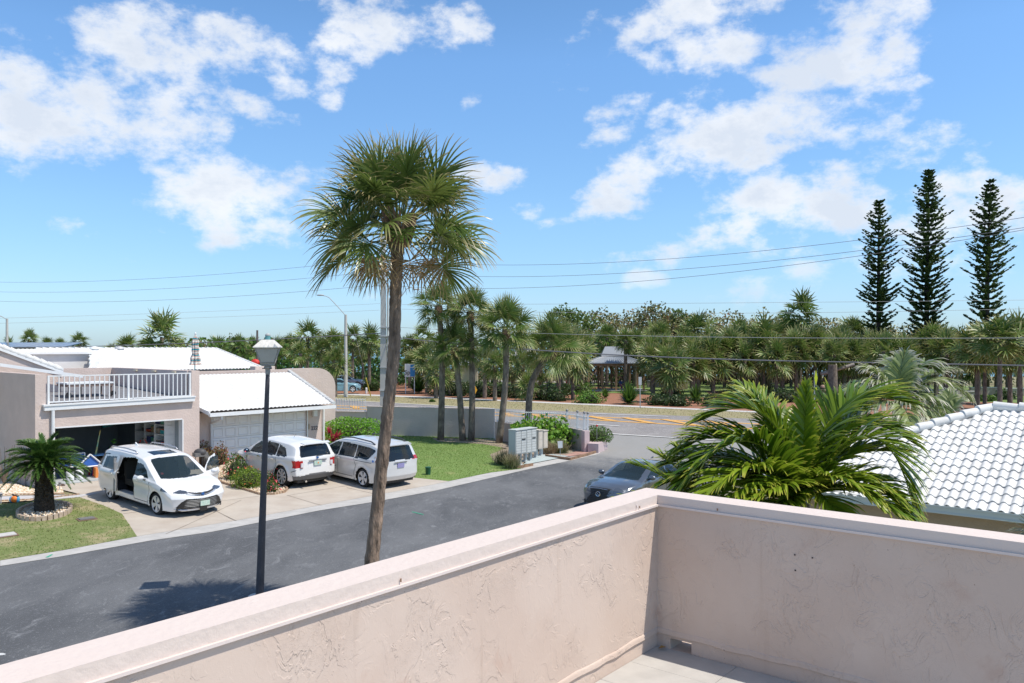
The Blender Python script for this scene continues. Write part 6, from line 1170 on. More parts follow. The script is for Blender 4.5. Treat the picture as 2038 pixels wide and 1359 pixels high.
parts = [
 ('window', M_glassd, 'side', 1, [(-2.36, 1.12), (-2.28, 1.50), (-1.05, 1.55), (-1.02, 1.10)], 'xz'), ('window', M_glassd, 'side', -1, [(-2.36, 1.12), (-2.28, 1.50), (-1.75, 1.55), (-1.75, 1.10)], 'xz'),
 ('window', M_glassd, 'side', -1, [(-.86, 1.10), (-.80, 1.47), (-.12, 1.53), (-.06, 1.10)], 'xz'), ('sliding_door', None, 'side', -1, sl_poly, 'xz'),
 ('window', M_glass, 'side', 0, wq, 'xz'), ('front_door', None, 'side', 1, fd_poly, 'xz'),
 ('windshield', M_glass, 'top', 0, [(.52, 0), (.50, .62), (.60, .66), (1.40, .74), (1.50, .5), (1.56, 0)], 'xy'),
 ('sunroof', M_glassd, 'top', 0, [(-.18, 0), (-.18, .40), (.30, .42), (.32, 0)], 'xy'),
 ('headlight', M_hl, 'front', 1, [(.44, .75), (.70, .76), (1.1, .83), (1.1, .95), (.78, .90), (.44, .82)], 'yz'), ('headlight', M_hl, 'front', -1, [(.44, .75), (.70, .76), (1.1, .83), (1.1, .95), (.78, .90), (.44, .82)], 'yz'),
 ('upper_grille', M_plast, 'front', 0, [(0, .64), (.18, .66), (.42, .76), (.44, .80), (.2, .76), (0, .75)], 'yz'),
 ('grille', M_plast, 'front', 0, [(0, .26), (.60, .26), (.78, .34), (.66, .50), (.52, .60), (0, .56)], 'yz'),
 ('rear_window', M_glassd, 'rear', 0, [(0, 1.12), (.72, 1.12), (.62, 1.55), (0, 1.57)], 'yz'), ('taillight', M_tl, 'rear', 1, [(.62, .95), (.95, .95), (.95, 1.08), (.62, 1.08)], 'yz'), ('taillight', M_tl, 'rear', -1, [(.62, .95), (.95, .95), (.95, 1.08), (.62, 1.08)], 'yz'),
 ('sill', M_plast, 'side', 0, [(-1.15, .15), (-1.15, .24), (1.15, .24), (1.15, .15)], 'xz')]
def van_extra(root, V, mp, ys):
    def xfront(yy, zz): return 2.60+np.interp(zz, *zip(*[(.2, -.06), (.35, .0), (.6, .02), (.8, -.08), (1., -.2)]))-.28*abs(yy/.8)**2.6
    for k in range(6):
        zz = .30+k*.045; q = MB(); hw = .62-.02*k+(.1 if k < 3 else 0); pts = [(xfront(yy, zz)+.025-.02*abs(yy), yy, zz+.015*abs(yy)) for yy in np.linspace(-hw, hw, 11)]; q.tube(pts, .0065, 4, False); q.build('grille_bar', mat('bar_silver', (.30, .31, .32), .55, metal=.3), root, local=True)
    q = MB(); q.tube([(xfront(yy, .7)+.03, yy, .80-.13*(1-(abs(yy)/.5)**1.6)) for yy in np.linspace(-.5, .5, 13)], .009, 4, False); q.build('chrome_bar', M_chrome, root, local=True)
    q = MB(); q.lathe((0, 0, 0), [(.035, -.008), (.055, .0), (.045, .012), (.0, .012)], 16, 1, .72); q.v = [(xfront(0, .7)+.035+v[2], v[0], .71+v[1]) for v in q.v]; q.build('emblem', mat('blue_emblem', (.05, .18, .5), .2, metal=.5), root, local=True)
    q = MB(); q.box((2.66, .05, .42), (.02, .32, .16)); q.build('licence_plate', M_plate, root, local=True)
    q = MB(); q.box((2.655, .0, .25), (.03, .24, .14)); q.build('plate_bracket', M_plast, root, local=True)
    for sg in (-1, 1):
        q = MB(); q.tube([(2.30, sg*.80, .27), (2.47, sg*.68, .26), (2.58, sg*.5, .25)], .02, 5); q.build('foglight_bar', M_chrome, root, local=True)
        q = MB(); q.tube([(-2.05, sg*.70, 1.70), (-1.9, sg*.70, 1.765), (-1.0, sg*.70, 1.80), (-.35, sg*.70, 1.78), (-.2, sg*.70, 1.72)], .022, 6); q.build('roof_rail', mat('silver_rail', (.5, .5, .52), .3, metal=.8), root, local=True, smooth=True)
    q = MB(); q.slab([(-1.78, 0, 1.74), (-1.55, 0, 1.755), (-1.75, 0, 1.85)], (0, .03, 0)); q.build('antenna_fin', M_wp, root, local=True)
    # door opening: dark jamb and door edge hardware
    q = MB(); q.box((-.99, -1.05, .88), (.05, .09, .95)); q.box((-1.02, -1.05, 1.3), (.04, .08, .4)); q.build('door_edge', mat('door_edge_grey', (.28, .28, .29), .5), root, local=True)
    q = MB(); q.box((-.45, -.82, .38), (1.1, .2, .05)); q.build('door_step', M_rim, root, local=True)
    q = MB(); q.box((1.3, .93, 1.0), (.02, .01, .01)); q.build('hinge', M_plast, root, local=True)
    q = MB(); q.box((1.03, -.52, 1.19), (.06, .08, .05)); q.build('windscreen_sticker', mat('pink_sticker', (.7, .1, .12), .5), root, local=True)
van = dict(res=(260, 70, 66), cat='van', pos=(vc[0], vc[1], zt(*vc)-.0), rz=hd(*h), pitch=-PITCH, xr=-2.60, xf=2.60, W=.985, wr=.352, wx=(1.53, -1.53), wr_=.35, tum=.30, fr=(1.0, .10), rr=(.7, .05), shoulder=.03, flare=.03, rcrown=.10, hcrown=.07,
 top=[(-2.7, 1.60), (-2.5, 1.68), (-2.1, 1.74), (-1.2, 1.775), (-.3, 1.765), (.3, 1.70), (.55, 1.62), (.95, 1.40), (1.35, 1.17), (1.55, 1.07), (1.9, 1.0), (2.2, .93), (2.45, .85), (2.6, .78), (2.7, .76)], bot=[(-2.6, .32), (-2.2, .24), (2.0, .2), (2.6, .20)],
 belt=[(-2.6, 1.10), (-1, 1.06), (1.0, 1.02), (1.6, .98), (2.1, .90), (2.6, .72)], rear=[(.3, .06), (.55, 0), (1.0, .02), (1.15, .06), (1.6, .22), (1.75, .2)], front=[(.2, -.06), (.35, .0), (.6, .02), (.8, -.08), (1., -.2)],
 parts=parts, move={3: slide, 2: slide, 5: swing}, paint=M_wp, mirror=(.86, 1.05), mirror_sides=(-1,), floor=.40, seats=[(.25, -.42), (.25, .42), (-.75, -.45), (-.75, .45), (-1.65, -.4), (-1.65, .4)], dash=1.05,
 gaps=[(0, [(-1.02, .40), (-1.02, 1.08)]), (-1, [(.11, .32), (.11, 1.05), (.06, 1.5)]), (-1, [(.11, .32), (.98, .32), (1.09, .62), (1.14, 1.0)])],
 handles=[('door_handle', -1, .30, .97, (.20, .03, .035), None), ('door_handle', -1, -1.13, 1.0, (.18, .26, .035), None)], spokes=10, extra=[van_extra])
# the driver's door and its window swing out together
wl = len(parts); parts.insert(4, ('window', M_glass, 'side', 1, wq, 'xz')); van['move'] = {3: slide, 2: slide, 4: swing, 6: swing}
vr = make_car('minivan', 'white minivan facing the street with its sliding door and far front door open', van)
q = MB(); q.blob((1.05, 0, 0), (.09, .13, .085), 10, 7); mo = q.build('mirror', M_wp, vr, local=True, smooth=True); pp = swing(np.array([(.86, 1.12, 1.10)]))[0]; mo.location = (pp[0]-1.0, pp[1]+.05, 1.10)
# ---------- white SUV, nose to the garage
h = (-.76, .65); h = tuple(np.array(h)/np.linalg.norm(h)); w_ = np.array((-8.63, 30.3)); lf_ = np.array((-h[1], h[0])); sc_ = w_+1.41*np.array(h)-.83*lf_
def suv_extra(root, V, mp, ys):
    q = MB(); q.box((-2.375, 0, .93), (.03, .34, .16)); q.build('licence_plate', M_plate, root, local=True); q = MB(); q.blob((-2.395, 0, .93), (.008, .03, .035), 8, 5); q.build('plate_emblem', M_or, root, local=True)
    q = MB(); q.box((-2.36, 0, 1.03), (.03, .8, .05)); q.build('chrome_strip', M_chrome, root, local=True)
    q = MB(); q.lathe((0, 0, 0), [(.04, 0), (.06, .004), (.05, .012), (0, .012)], 18, 1, .5); q.v = [(-2.345-v[2], v[0], 1.12+v[1]) for v in q.v]; q.build('emblem', mat('blue_emblem', (.05, .18, .5), .2, metal=.5), root, local=True)
    q = MB(); q.tube([(-2.33, .05, 1.17), (-2.31, -.1, 1.20), (-2.30, -.28, 1.21)], .012, 5); q.build('wiper', M_plast, root, local=True)
    for sg in (-1, 1):
        q = MB(); q.tube([(-2.25, sg*.52, .30), (-2.42, sg*.54, .29)], .038, 10); q.build('tailpipe', M_chrome, root, local=True)
        q = MB(); q.box((-2.31, sg*.66, .885), (.05, .10, .16)); q.build('reversing_light', mat('clear_lens', (.7, .7, .72), .1, coat=1), root, local=True)
    q = MB(); q.slab([(-2.12, -.62, 1.665), (-2.12, .62, 1.665), (-2.30, .58, 1.64), (-2.30, -.58, 1.64)], (0, 0, .03)); q.build('spoiler', M_wp2, root, local=True)
    q = MB(); q.tube([(-.9, .1, 1.70), (-1.05, .1, 1.88)], .006, 4); q.build('antenna', M_plast, root, local=True)
tl = [(.60, .78), (1.0, .78), (1.0, 1.06), (.62, 1.04)]
suvp = [('window', M_glassd, 'side', 0, [(-1.72, 1.16), (-1.50, 1.45), (-1.05, 1.55), (-1.02, 1.12)], 'xz'), ('window', M_glassd, 'side', 0, [(-.98, 1.12), (-1.0, 1.55), (-.25, 1.58), (-.12, 1.08)], 'xz'), ('window', M_glass, 'side', 0, [(-.06, 1.08), (-.16, 1.57), (.25, 1.52), (.62, 1.30), (.82, 1.06)], 'xz'),
 ('front_door', None, 'side', 0, [(-.10, .38), (-.10, 1.6), (.2, 1.58), (.7, 1.3), (.98, 1.02), (.92, .38)], 'xz'), ('rear_door', None, 'side', 0, [(-.88, .45), (-1.08, .75), (-1.02, 1.6), (-.12, 1.62), (-.12, .38), (-.8, .38)], 'xz'),
 ('windshield', M_glass, 'top', 0, [(.30, 0), (.28, .60), (1.15, .72), (1.25, .4), (1.28, 0)], 'xy'), ('sunroof', M_wp2, 'top', 0, [(9, 9), (9, 9.1), (9.1, 9)], 'xy'),
 ('rear_window', M_glassd, 'rear', 0, [(0, 1.17), (.70, 1.17), (.58, 1.58), (0, 1.60)], 'yz'), ('taillight', M_tl, 'rear', 1, tl, 'yz'), ('taillight', M_tl, 'rear', -1, tl, 'yz'),
 ('rear_valance', mat('grey_plastic', (.14, .14, .145), .6), 'rear', 0, [(0, .2), (1.1, .2), (1.1, .48), (.7, .48), (.3, .56), (0, .56)], 'yz'), ('sill', MATS['grey_plastic'], 'side', 0, [(-1.9, .1), (-1.9, .30), (1.0, .30), (1.0, .1)], 'xz'),
 ('headlight', M_hl, 'front', 1, [(.55, .72), (.95, .75), (.95, .92), (.55, .86)], 'yz'), ('headlight', M_hl, 'front', -1, [(.55, .72), (.95, .75), (.95, .92), (.55, .86)], 'yz'), ('grille', M_chrome, 'front', 0, [(0, .62), (.5, .62), (.5, .86), (0, .88)], 'yz')]
suv = dict(cat='car', pos=(sc_[0], sc_[1], zt(*sc_)), rz=hd(*h), pitch=PITCH, xr=-2.36, xf=2.36, W=.965, wr=.385, wx=(1.41, -1.41), tum=.36, fr=(1.0, .13), rr=(.9, .07), rcrown=.10, hcrown=.08, flare=.045,
 top=[(-2.4, 1.56), (-2.2, 1.64), (-1.6, 1.70), (-.6, 1.73), (.1, 1.70), (.35, 1.62), (.8, 1.36), (1.2, 1.13), (1.5, 1.08), (1.9, 1.02), (2.2, .94), (2.36, .86), (2.5, .84)], bot=[(-2.4, .34), (-2, .26), (2, .26), (2.4, .3)],
 belt=[(-2.4, 1.18), (-1, 1.10), (1, 1.02), (1.6, .98), (2.4, .80)], rear=[(.3, .08), (.5, -.02), (.75, .0), (1.1, .04), (1.6, .24), (1.7, .22)], front=[(.25, -.05), (.5, .02), (.8, -.02), (1., -.15)], parts=suvp, paint=M_wp2, mirror=(.78, 1.07), mirror_mat=mat('dark_mirror', (.05, .08, .12), .15, metal=.6), floor=.48,
 seats=[(.0, -.4), (.0, .4), (-.9, -.4), (-.9, .4)], dash=.85, gaps=[(0, [(-.11, .38), (-.11, 1.1)]), (0, [(-.88, .42), (-1.08, .75), (-1.03, 1.12)]), (0, [(.92, .38), (.99, 1.0)]), (0, [(-.88, .36), (.92, .36)]), (0, [(-2.0, .62), (-2.3, .72)])],
 handles=[('door_handle', 0, .08, .98, (.18, .035, .04), M_chrome), ('door_handle', 0, -.88, 1.0, (.18, .035, .04), M_chrome)], spokes=8, extra=[suv_extra])
make_car('white_suv', 'white sport utility car parked nose-in behind the lamp post, red tail lamp showing', suv)
# ---------- silver-white minivan, nose in
h = (-.74, .672); h = tuple(np.array(h)/np.linalg.norm(h)); w_ = np.array((-5.62, 30.6)); lf_ = np.array((-h[1], h[0])); pc_ = w_+1.545*np.array(h)-.87*lf_
def pac_extra(root, V, mp, ys):
    q = MB(); q.box((-2.60, 0, .88), (.03, .32, .16)); q.build('licence_plate', mat('purple_plate', (.30, .28, .5), .5), root, local=True)
    q = MB(); q.box((-2.585, 0, 1.0), (.03, .62, .035)); q.build('chrome_strip', M_chrome, root, local=True)
    for sg in (-1, 1): q = MB(); q.tube([(-1.95, sg*.74, 1.66), (-1.7, sg*.74, 1.74), (-.6, sg*.74, 1.78), (.15, sg*.74, 1.71)], .025, 6); q.build('roof_rail', mat('black_rail', (.04, .04, .045), .3), root, local=True, smooth=True)
    q = MB(); q.slab([(-2.2, -.66, 1.665), (-2.2, .66, 1.665), (-2.48, .60, 1.63), (-2.48, -.60, 1.63)], (0, 0, .03)); q.build('spoiler', M_sp, root, local=True)
    q = MB(); q.tube([(-2.5, .05, 1.13), (-2.48, -.3, 1.15)], .012, 5); q.build('wiper', M_plast, root, local=True)
    q = MB(); q.blob((-2.18, ys(-2.18, 1.06)+.003, 1.08), (.045, .004, .05), 8, 6); q.build('decal', mat('blue_decal', (.05, .2, .6), .5), root, local=True)
    q = MB(); q.blob((-2.22, ys(-2.22, 1.22)+.003, 1.22), (.03, .004, .04), 8, 6); q.build('decal', mat('tan_decal', (.6, .4, .3), .5), root, local=True)
    q = MB(); q.box((-2.30, ys(-2.3, .55)*.99, .60), (.02, .03, .14)); q.build('reflector', M_tl, root, local=True)
tl2 = [(.62, 1.04), (1.1, 1.04), (1.1, 1.20), (.74, 1.18)]
pacp = [('window', M_glassd, 'side', 0, [(-2.16, 1.42), (-1.95, 1.20), (-1.86, 1.10), (-1.02, 1.07), (-1.05, 1.55), (-1.7, 1.54), (-2.1, 1.50)], 'xz'), ('window', M_glassd, 'side', 0, [(-.98, 1.07), (-1.01, 1.56), (-.08, 1.57), (.02, 1.04)], 'xz'), ('window', M_glass, 'side', 0, [(.08, 1.04), (-.02, 1.56), (.35, 1.52), (.85, 1.26), (1.15, 1.04)], 'xz'),
 ('front_door', None, 'side', 0, [(.05, .36), (.05, 1.6), (.4, 1.57), (1.0, 1.25), (1.2, 1.0), (1.08, .36)], 'xz'), ('sliding_door', None, 'side', 0, [(-.98, .40), (-1.1, .8), (-1.03, 1.6), (.04, 1.6), (.04, .36), (-.9, .36)], 'xz'),
 ('windshield', M_glass, 'top', 0, [(.45, 0), (.42, .66), (1.42, .78), (1.55, .4), (1.58, 0)], 'xy'), ('rear_window', M_glassd, 'rear', 0, [(0, 1.08), (.76, 1.06), (.64, 1.56), (0, 1.58)], 'yz'),
 ('taillight', M_tl, 'rear', 1, tl2, 'yz'), ('taillight', M_tl, 'rear', -1, tl2, 'yz'), ('rear_valance', M_plast, 'rear', 0, [(0, .2), (1.1, .2), (1.1, .34), (0, .34)], 'yz'), ('sill', M_plast, 'side', 0, [(-1.2, .1), (-1.2, .22), (1.2, .22), (1.2, .1)], 'xz'),
 ('headlight', M_hl, 'front', 1, [(.5, .72), (.95, .75), (.95, .90), (.5, .80)], 'yz'), ('headlight', M_hl, 'front', -1, [(.5, .72), (.95, .75), (.95, .90), (.5, .80)], 'yz'), ('grille', M_plast, 'front', 0, [(0, .3), (.6, .3), (.5, .6), (0, .6)], 'yz')]
pac = dict(cat='van', pos=(pc_[0], pc_[1], zt(*pc_)), rz=hd(*h), pitch=PITCH, xr=-2.59, xf=2.59, W=1.01, wr=.355, wx=(1.545, -1.545), tum=.30, fr=(1.1, .13), rr=(.9, .06), rcrown=.10, hcrown=.08,
 top=[(-2.7, 1.55), (-2.4, 1.65), (-1.8, 1.73), (-.8, 1.76), (.1, 1.71), (.5, 1.60), (1.0, 1.36), (1.5, 1.10), (1.9, 1.0), (2.3, .88), (2.59, .76), (2.7, .74)], bot=[(-2.6, .30), (-2.1, .22), (2.1, .2), (2.6, .22)],
 belt=[(-2.6, 1.14), (-1, 1.05), (1, 1.0), (1.7, .92), (2.6, .70)], rear=[(.3, .08), (.5, -.02), (.8, .0), (1.05, .03), (1.6, .24), (1.7, .22)], front=[(.2, -.05), (.4, .02), (.8, -.06), (1., -.18)], parts=pacp, paint=M_sp, mirror=(.95, 1.03), floor=.42,
 seats=[(.15, -.42), (.15, .42), (-.8, -.42), (-.8, .42)], dash=1.05, gaps=[(0, [(.045, .36), (.045, 1.05)]), (0, [(-.98, .38), (-1.1, .8), (-1.02, 1.05)]), (0, [(1.08, .36), (1.2, 1.0)]), (0, [(-.9, .33), (1.08, .33)]), (0, [(-1.1, .98), (-2.1, 1.0)])],
 handles=[('door_handle', 0, .22, .95, (.18, .035, .04), M_chrome), ('door_handle', 0, -.12, .95, (.18, .035, .04), M_chrome)], spokes=10, extra=[pac_extra])
make_car('minivan', 'pale silver minivan parked nose-in beside the lawn, rear partly behind the big palm trunk', pac)
# ---------- grey sedan parked along the near kerb
h = np.array((-.665, -.747)); fr_ = np.array((2.80, 26.15)); cc_ = fr_-2.36*h
def sed_extra(root, V, mp, ys):
    q = MB(); pts = [(2.30-.0, .24*math.cos(a)*.35, .60+.075*math.sin(a)) for a in np.linspace(0, 2*math.pi, 17)]; q.tube([(2.355, p[1], p[2]) for p in pts], .012, 5, False); q.tube([(2.36, -.05, .64), (2.36, .02, .57), (2.36, .07, .575)], .010, 4); q.build('emblem', M_chrome, root, local=True)
    for k in range(7): zz = .34+k*.055; q = MB(); hw = .52-.26*math.sin(math.pi*min(1, k/6)*.9)*.6; q.tube([(2.34-.25*abs(yy)**2.2+(-.02 if zz < .4 else 0), yy, zz) for yy in np.linspace(-hw, hw, 9)], .008, 4, False); q.build('grille_bar', mat('dark_chrome', (.12, .12, .13), .25, metal=.9), root, local=True)
    q = MB(); q.tube([(2.33, yy, .78-.05*abs(yy)) for yy in (-.36, 0, .36)], .014, 5); q.build('chrome_strip', M_chrome, root, local=True)
    q = MB(); q.slab([(-1.0, 0, 1.42), (-.82, 0, 1.43), (-1.0, 0, 1.49)], (0, .03, 0)); q.build('antenna_fin', M_gp, root, local=True)
hlp = [(1.75, .80), (1.85, .74), (2.4, .60), (2.4, .70), (2.1, .80), (1.85, .84)]
sedp = [('window', M_glassd, 'side', 0, [(-1.35, 1.0), (-1.0, 1.24), (-.55, 1.32), (-.5, .98)], 'xz'), ('window', M_glass, 'side', 0, [(-.44, .98), (-.48, 1.33), (.1, 1.33), (.5, 1.16), (.82, .95)], 'xz'), ('front_door', None, 'side', 0, [(-.46, .34), (-.46, 1.36), (.15, 1.36), (.6, 1.15), (.92, .92), (.88, .34)], 'xz'), ('rear_door', None, 'side', 0, [(-1.0, .5), (-1.4, .95), (-1.1, 1.28), (-.48, 1.36), (-.48, .34), (-.9, .34)], 'xz'),
 ('windshield', M_glass, 'top', 0, [(.18, 0), (.16, .55), (1.05, .70), (1.18, .4), (1.20, 0)], 'xy'), ('rear_window', M_glassd, 'top', 0, [(-1.05, 0), (-1.05, .55), (-1.68, .62), (-1.72, 0)], 'xy'),
 ('headlight', M_hl, 'front', 1, hlp, 'xz'), ('headlight', M_hl, 'front', -1, hlp, 'xz'), ('grille', M_plast, 'front', 0, [(0, .24), (.62, .24), (.5, .42), (.30, .56), (.42, .78), (0, .80)], 'yz'), ('taillight', M_tl, 'rear', 0, [(.5, .8), (1, .8), (1, .95), (.5, .95)], 'yz'), ('air_intake', M_plast, 'front', 0, [(.66, .22), (.85, .3), (.84, .45), (.72, .4)], 'yz')]
sed = dict(cat='car', pos=(cc_[0], cc_[1], 0), rz=hd(*h), xr=-2.34, xf=2.34, W=.905, wr=.335, wx=(1.40, -1.40), tum=.42, fr=(.95, .12), rr=(.9, .12), rcrown=.08, hcrown=.09, fb=.30,
 top=[(-2.4, .98), (-2.2, 1.06), (-1.75, 1.10), (-1.5, 1.17), (-1.05, 1.36), (-.5, 1.42), (0, 1.41), (.25, 1.34), (.7, 1.13), (1.12, .98), (1.5, .95), (1.9, .90), (2.2, .83), (2.34, .77), (2.4, .76)], bot=[(-2.4, .3), (-2, .2), (2, .17), (2.4, .2)],
 belt=[(-2.4, .98), (-1.4, .98), (0, .95), (1, .92), (1.5, .86), (2.4, .66)], rear=[(.3, .06), (.6, 0), (1., .04)], front=[(.15, .0), (.3, .02), (.55, .0), (.75, -.05), (.9, -.15)], parts=sedp, paint=M_gp, mirror=(.72, .98), floor=.30, seat_h=.8, seats=[(-.1, -.38), (-.1, .38), (-.95, -.35), (-.95, .35)], dash=.75, spokes=10,
 gaps=[(0, [(-.46, .34), (-.46, 1.0)]), (0, [(.88, .34), (.93, .9)])], handles=[('door_handle', 0, -.25, .86, (.18, .03, .035), None)], extra=[sed_extra])
make_car('sedan', 'dark grey metallic sedan parked on the street behind the small palm fronds', sed)
# ---------- far cars in the parking lot (plain, a few pixels each)
def far_car(lab, p, rz, ma, sc=1.):
    s2 = dict(sed); s2.update(pos=p, rz=rz, paint=ma, res=(50, 16, 14), extra=[], gaps=[], handles=[], seats=[], dash=None); r = make_car('parked_car', lab, s2); r.scale = (sc, sc, sc*1.12); r['group'] = 'cars in the far parking lot'; return r
for lab, px_, py_, Y, rz, ma in (('light blue car seen beyond the lime hedge at the street light', 678, 757, 92, .15, paint('pale_blue', (.22, .40, .48))), ('silver-blue sedan parked left of the concrete pole', 690, 745, 100, .1, paint('silver_blue', (.34, .42, .52))), ('dark car with red lamps under the far palms', 637, 735, 112, .2, paint('dark_navy', (.03, .04, .09))), ('white car under the far palms', 616, 733, 116, .2, paint('far_white', (.6, .6, .6))), ('grey-blue car behind the roof kerb', 575, 731, 112, .1, paint('far_grey', (.2, .24, .3)))):
    far_car(lab, ((px_-CX)/FP*Y, Y, 0.3 if Y > 99 else .2), rz, ma)
# ============================================================= STREET FURNITURE AND SMALL THINGS
M_galv = mat('galvanised', (.42, .44, .45), .5, var=.06, vscale=5); M_cpole = mat('concrete_pole', (.50, .49, .46), .85, var=.06, vscale=2, bump=.2)
M_lamp = mat('lamp_black', (.06, .058, .072), .6, var=.15, vscale=6); M_lfr = mat('weathered_lamp_metal', (.34, .34, .34), .75, var=.25, vscale=25, bump=.3)
# lamp post
YL = 17.23; lb = G(515, 1190); lt = thing('lamp_post', 'black lamp post with a square frosted lantern on the near kerb', 'street lamp', (lb[0], lb[1], 0))
q = MB(); q.lathe((lb[0]-.05, lb[1], 0), [(.17, -.02), (.17, .05), (.14, .07), (.05, .07)], 18); q.build('footing', M_walk, lt)
pt = P(533, 741, YL); q = MB(); q.tube([(lb[0]+.02, lb[1], .02), (lb[0]+.06, lb[1], 1.2), tuple(pt)], [.088, .078, .044], 18); q.build('pole', M_lamp, lt, smooth='auto')
lc = np.array((pt[0], pt[1])); ra = R(-32)
def sq(r, z, a=ra): return [(lc[0]+r*math.cos(a+k*math.pi/2), lc[1]+r*math.sin(a+k*math.pi/2), z) for k in range(4)]
z0l, z1l, z2l, z3l = ZY(727, YL), ZY(692, YL), ZY(676, YL), ZY(663, YL); rb_, rt_ = .185, .345
q = MB(); q.lathe((lc[0], lc[1], 0), [(.05, ZY(745, YL)), (.055, ZY(735, YL)), (.085, ZY(732, YL)), (.07, z0l)], 14); q.build('collar', M_lfr, lt)
for dx in (-.08, .08): q = MB(); q.box((lc[0]+dx, lc[1]-.05, ZY(733, YL)), (.04, .04, .02)); q.build('set_screw', M_lamp, lt)
bt, tp_ = sq(rb_, z0l+.03), sq(rt_, z1l); fr = MB(); fr.add(sq(rb_, z0l)+sq(rb_, z0l+.03), [(3, 2, 1, 0), (4, 5, 6, 7), (0, 1, 5, 4), (1, 2, 6, 5), (2, 3, 7, 6), (3, 0, 4, 7)])
for a, b in zip(bt, tp_): fr.tube([a, b], .014, 4)
for k in range(4): fr.tube([tp_[k], tp_[(k+1) % 4]], .012, 4); a = Vector(bt[k]).lerp(Vector(tp_[k]), .10); b = Vector(bt[(k+1) % 4]).lerp(Vector(tp_[(k+1) % 4]), .10); fr.tube([a, b], .012, 4)
fr.build('lantern_frame', M_lfr, lt)
Mfro = mat('frosted_pane', (.86, .86, .85), .6, var=.04, vscale=5, transl=.65)
for k in range(4):
    c = [Vector(bt[k]), Vector(bt[(k+1) % 4]), Vector(tp_[(k+1) % 4]), Vector(tp_[k])]; m_ = sum(c, Vector())/4; q = MB(); q.slab([m_+(v-m_)*.95 for v in c], tuple((Vector((lc[0], lc[1], m_.z))-m_).normalized()*.005)); q.build('pane', Mfro, lt)
q = MB(); q.lathe((lc[0], lc[1], 0), [(.03, z0l+.03), (.03, z1l-.02)], 8); q.build('lamp_holder', mat('bulb_white', (.7, .7, .68), .4), lt)
q = MB(); q.add(sq(.405, z1l+.0)+sq(.405, z1l+.018)+sq(.175, z2l+.0), [(3, 2, 1, 0), (0, 1, 5, 4), (1, 2, 6, 5), (2, 3, 7, 6), (3, 0, 4, 7), (4, 5, 9, 8), (5, 6, 10, 9), (6, 7, 11, 10), (7, 4, 8, 11), (8, 9, 10, 11)]); q.build('lantern_roof', mat('roof_cap_paint', (.62, .61, .58), .7, var=.12, vscale=14), lt)
q = MB(); q.lathe((lc[0]-.0, lc[1], 0), [(.055, z2l), (.055, z2l+.085)], 14); q.build('photocell', mat('teal_photocell', (.12, .33, .36), .5), lt)
q = MB(); q.lathe((lc[0], lc[1], 0), [(.058, z2l+.085), (.058, z2l+.11), (.03, z2l+.135), (.01, z2l+.14)], 14); q.build('photocell_cap', M_galv, lt)
# utility pole
up_ = thing('utility_pole', 'tall square grey concrete utility pole behind the big palm trunk', 'utility pole', (*P(762, 0, 52)[:2], 0)); X0, Y0 = P(763, 0, 52)[:2]; zt_p = ZY(470, 52)
q = MB(); q.add([(X0-.20, Y0-.20, -.05), (X0+.20, Y0-.20, -.05), (X0+.20, Y0+.20, -.05), (X0-.20, Y0+.20, -.05), (X0-.13, Y0-.13, zt_p), (X0+.13, Y0-.13, zt_p), (X0+.13, Y0+.13, zt_p), (X0-.13, Y0+.13, zt_p)], [(3, 2, 1, 0), (4, 5, 6, 7), (0, 1, 5, 4), (1, 2, 6, 5), (2, 3, 7, 6), (3, 0, 4, 7)]); q.build('pole', M_cpole, up_)
for dx, dz, z1 in ((.30, -.12, 9.5), (.42, -.05, 8.6)): q = MB(); q.tube([(X0+dx, Y0+dz, 0), (X0+dx, Y0+dz, z1)], .055, 8); q.build('conduit', M_trim if dx > .4 else M_cpole, up_)
for py_ in (669, 731, 777, 652): q = MB(); q.box((X0+.08, Y0, ZY(py_, 52)), (.62, .5, .05)); q.build('strap', M_galv, up_)
wires = []
for i, (py_, pl_y, pr_y) in enumerate(((518, 560, 432), (542, 579, 441), (569, 597, 446))):
    z = ZY(py_, 52)
    q = MB(); q.tube([(X0-.15, Y0, z), (X0-.65, Y0, z+.02)], .022, 5); q.tube([(X0+.15, Y0, z), (X0+.65, Y0, z-.02)], .022, 5); q.tube([(X0+.2, Y0, z-.22), (X0+.7, Y0, z-.24)], .02, 5); q.build('insulator_arm', M_galv, up_)
    for k in range(4): q = MB(); q.lathe((X0-.55-.17*k, Y0-.02, z-.04), [(.02, -.03), (.06, 0), (.02, .03)], 8); q.build('insulator', M_plast, up_)
M_wire = mat('wire_dark', (.17, .17, .19), .6); M_wirel = mat('wire_light', (.35, .36, .38), .5)
def wire(lab, a, b, sag, r, ma):
    a, b = np.array(a), np.array(b); n = 24; pts = [a*(1-t)+b*t-np.array((0, 0, sag*4*t*(1-t))) for t in np.linspace(0, 1, n+1)]; o = thing('power_line', lab, 'wire', tuple((a+b)/2), 'overhead wires along the highway'); q = MB(); q.tube(pts, r, 4, False); q.build('cable', ma, o)
PX = lambda x, y, Y: P(x, y, Y)
for i, (pl, pc_, pr2) in enumerate((((-60, 560), 518, (2120, 420)), ((-60, 579), 542, (2120, 440)), ((-60, 597), 569, (2120, 443)))):
    n = ('topmost', 'middle', 'lowest')[i]; wire(f'{n} of the three power lines running left from the pole', PX(*pl, 78), (X0-1.1, Y0, ZY(pc_, 52)), .55, .010, M_wire); wire(f'{n} of the three power lines running right from the pole', (X0+.65, Y0, ZY(pc_, 52)), PX(*pr2, 27), .9, .009, M_wire)
wire('thick dark cable crossing low in front of the grove, right of the pole', (X0+.2, Y0, ZY(669, 52)), PX(1560, 718, 34), .25, .028, M_wire); wire('same thick dark cable further right behind the pale palm', PX(1560, 718, 34), PX(2120, 729, 25), .0, .024, M_wire)
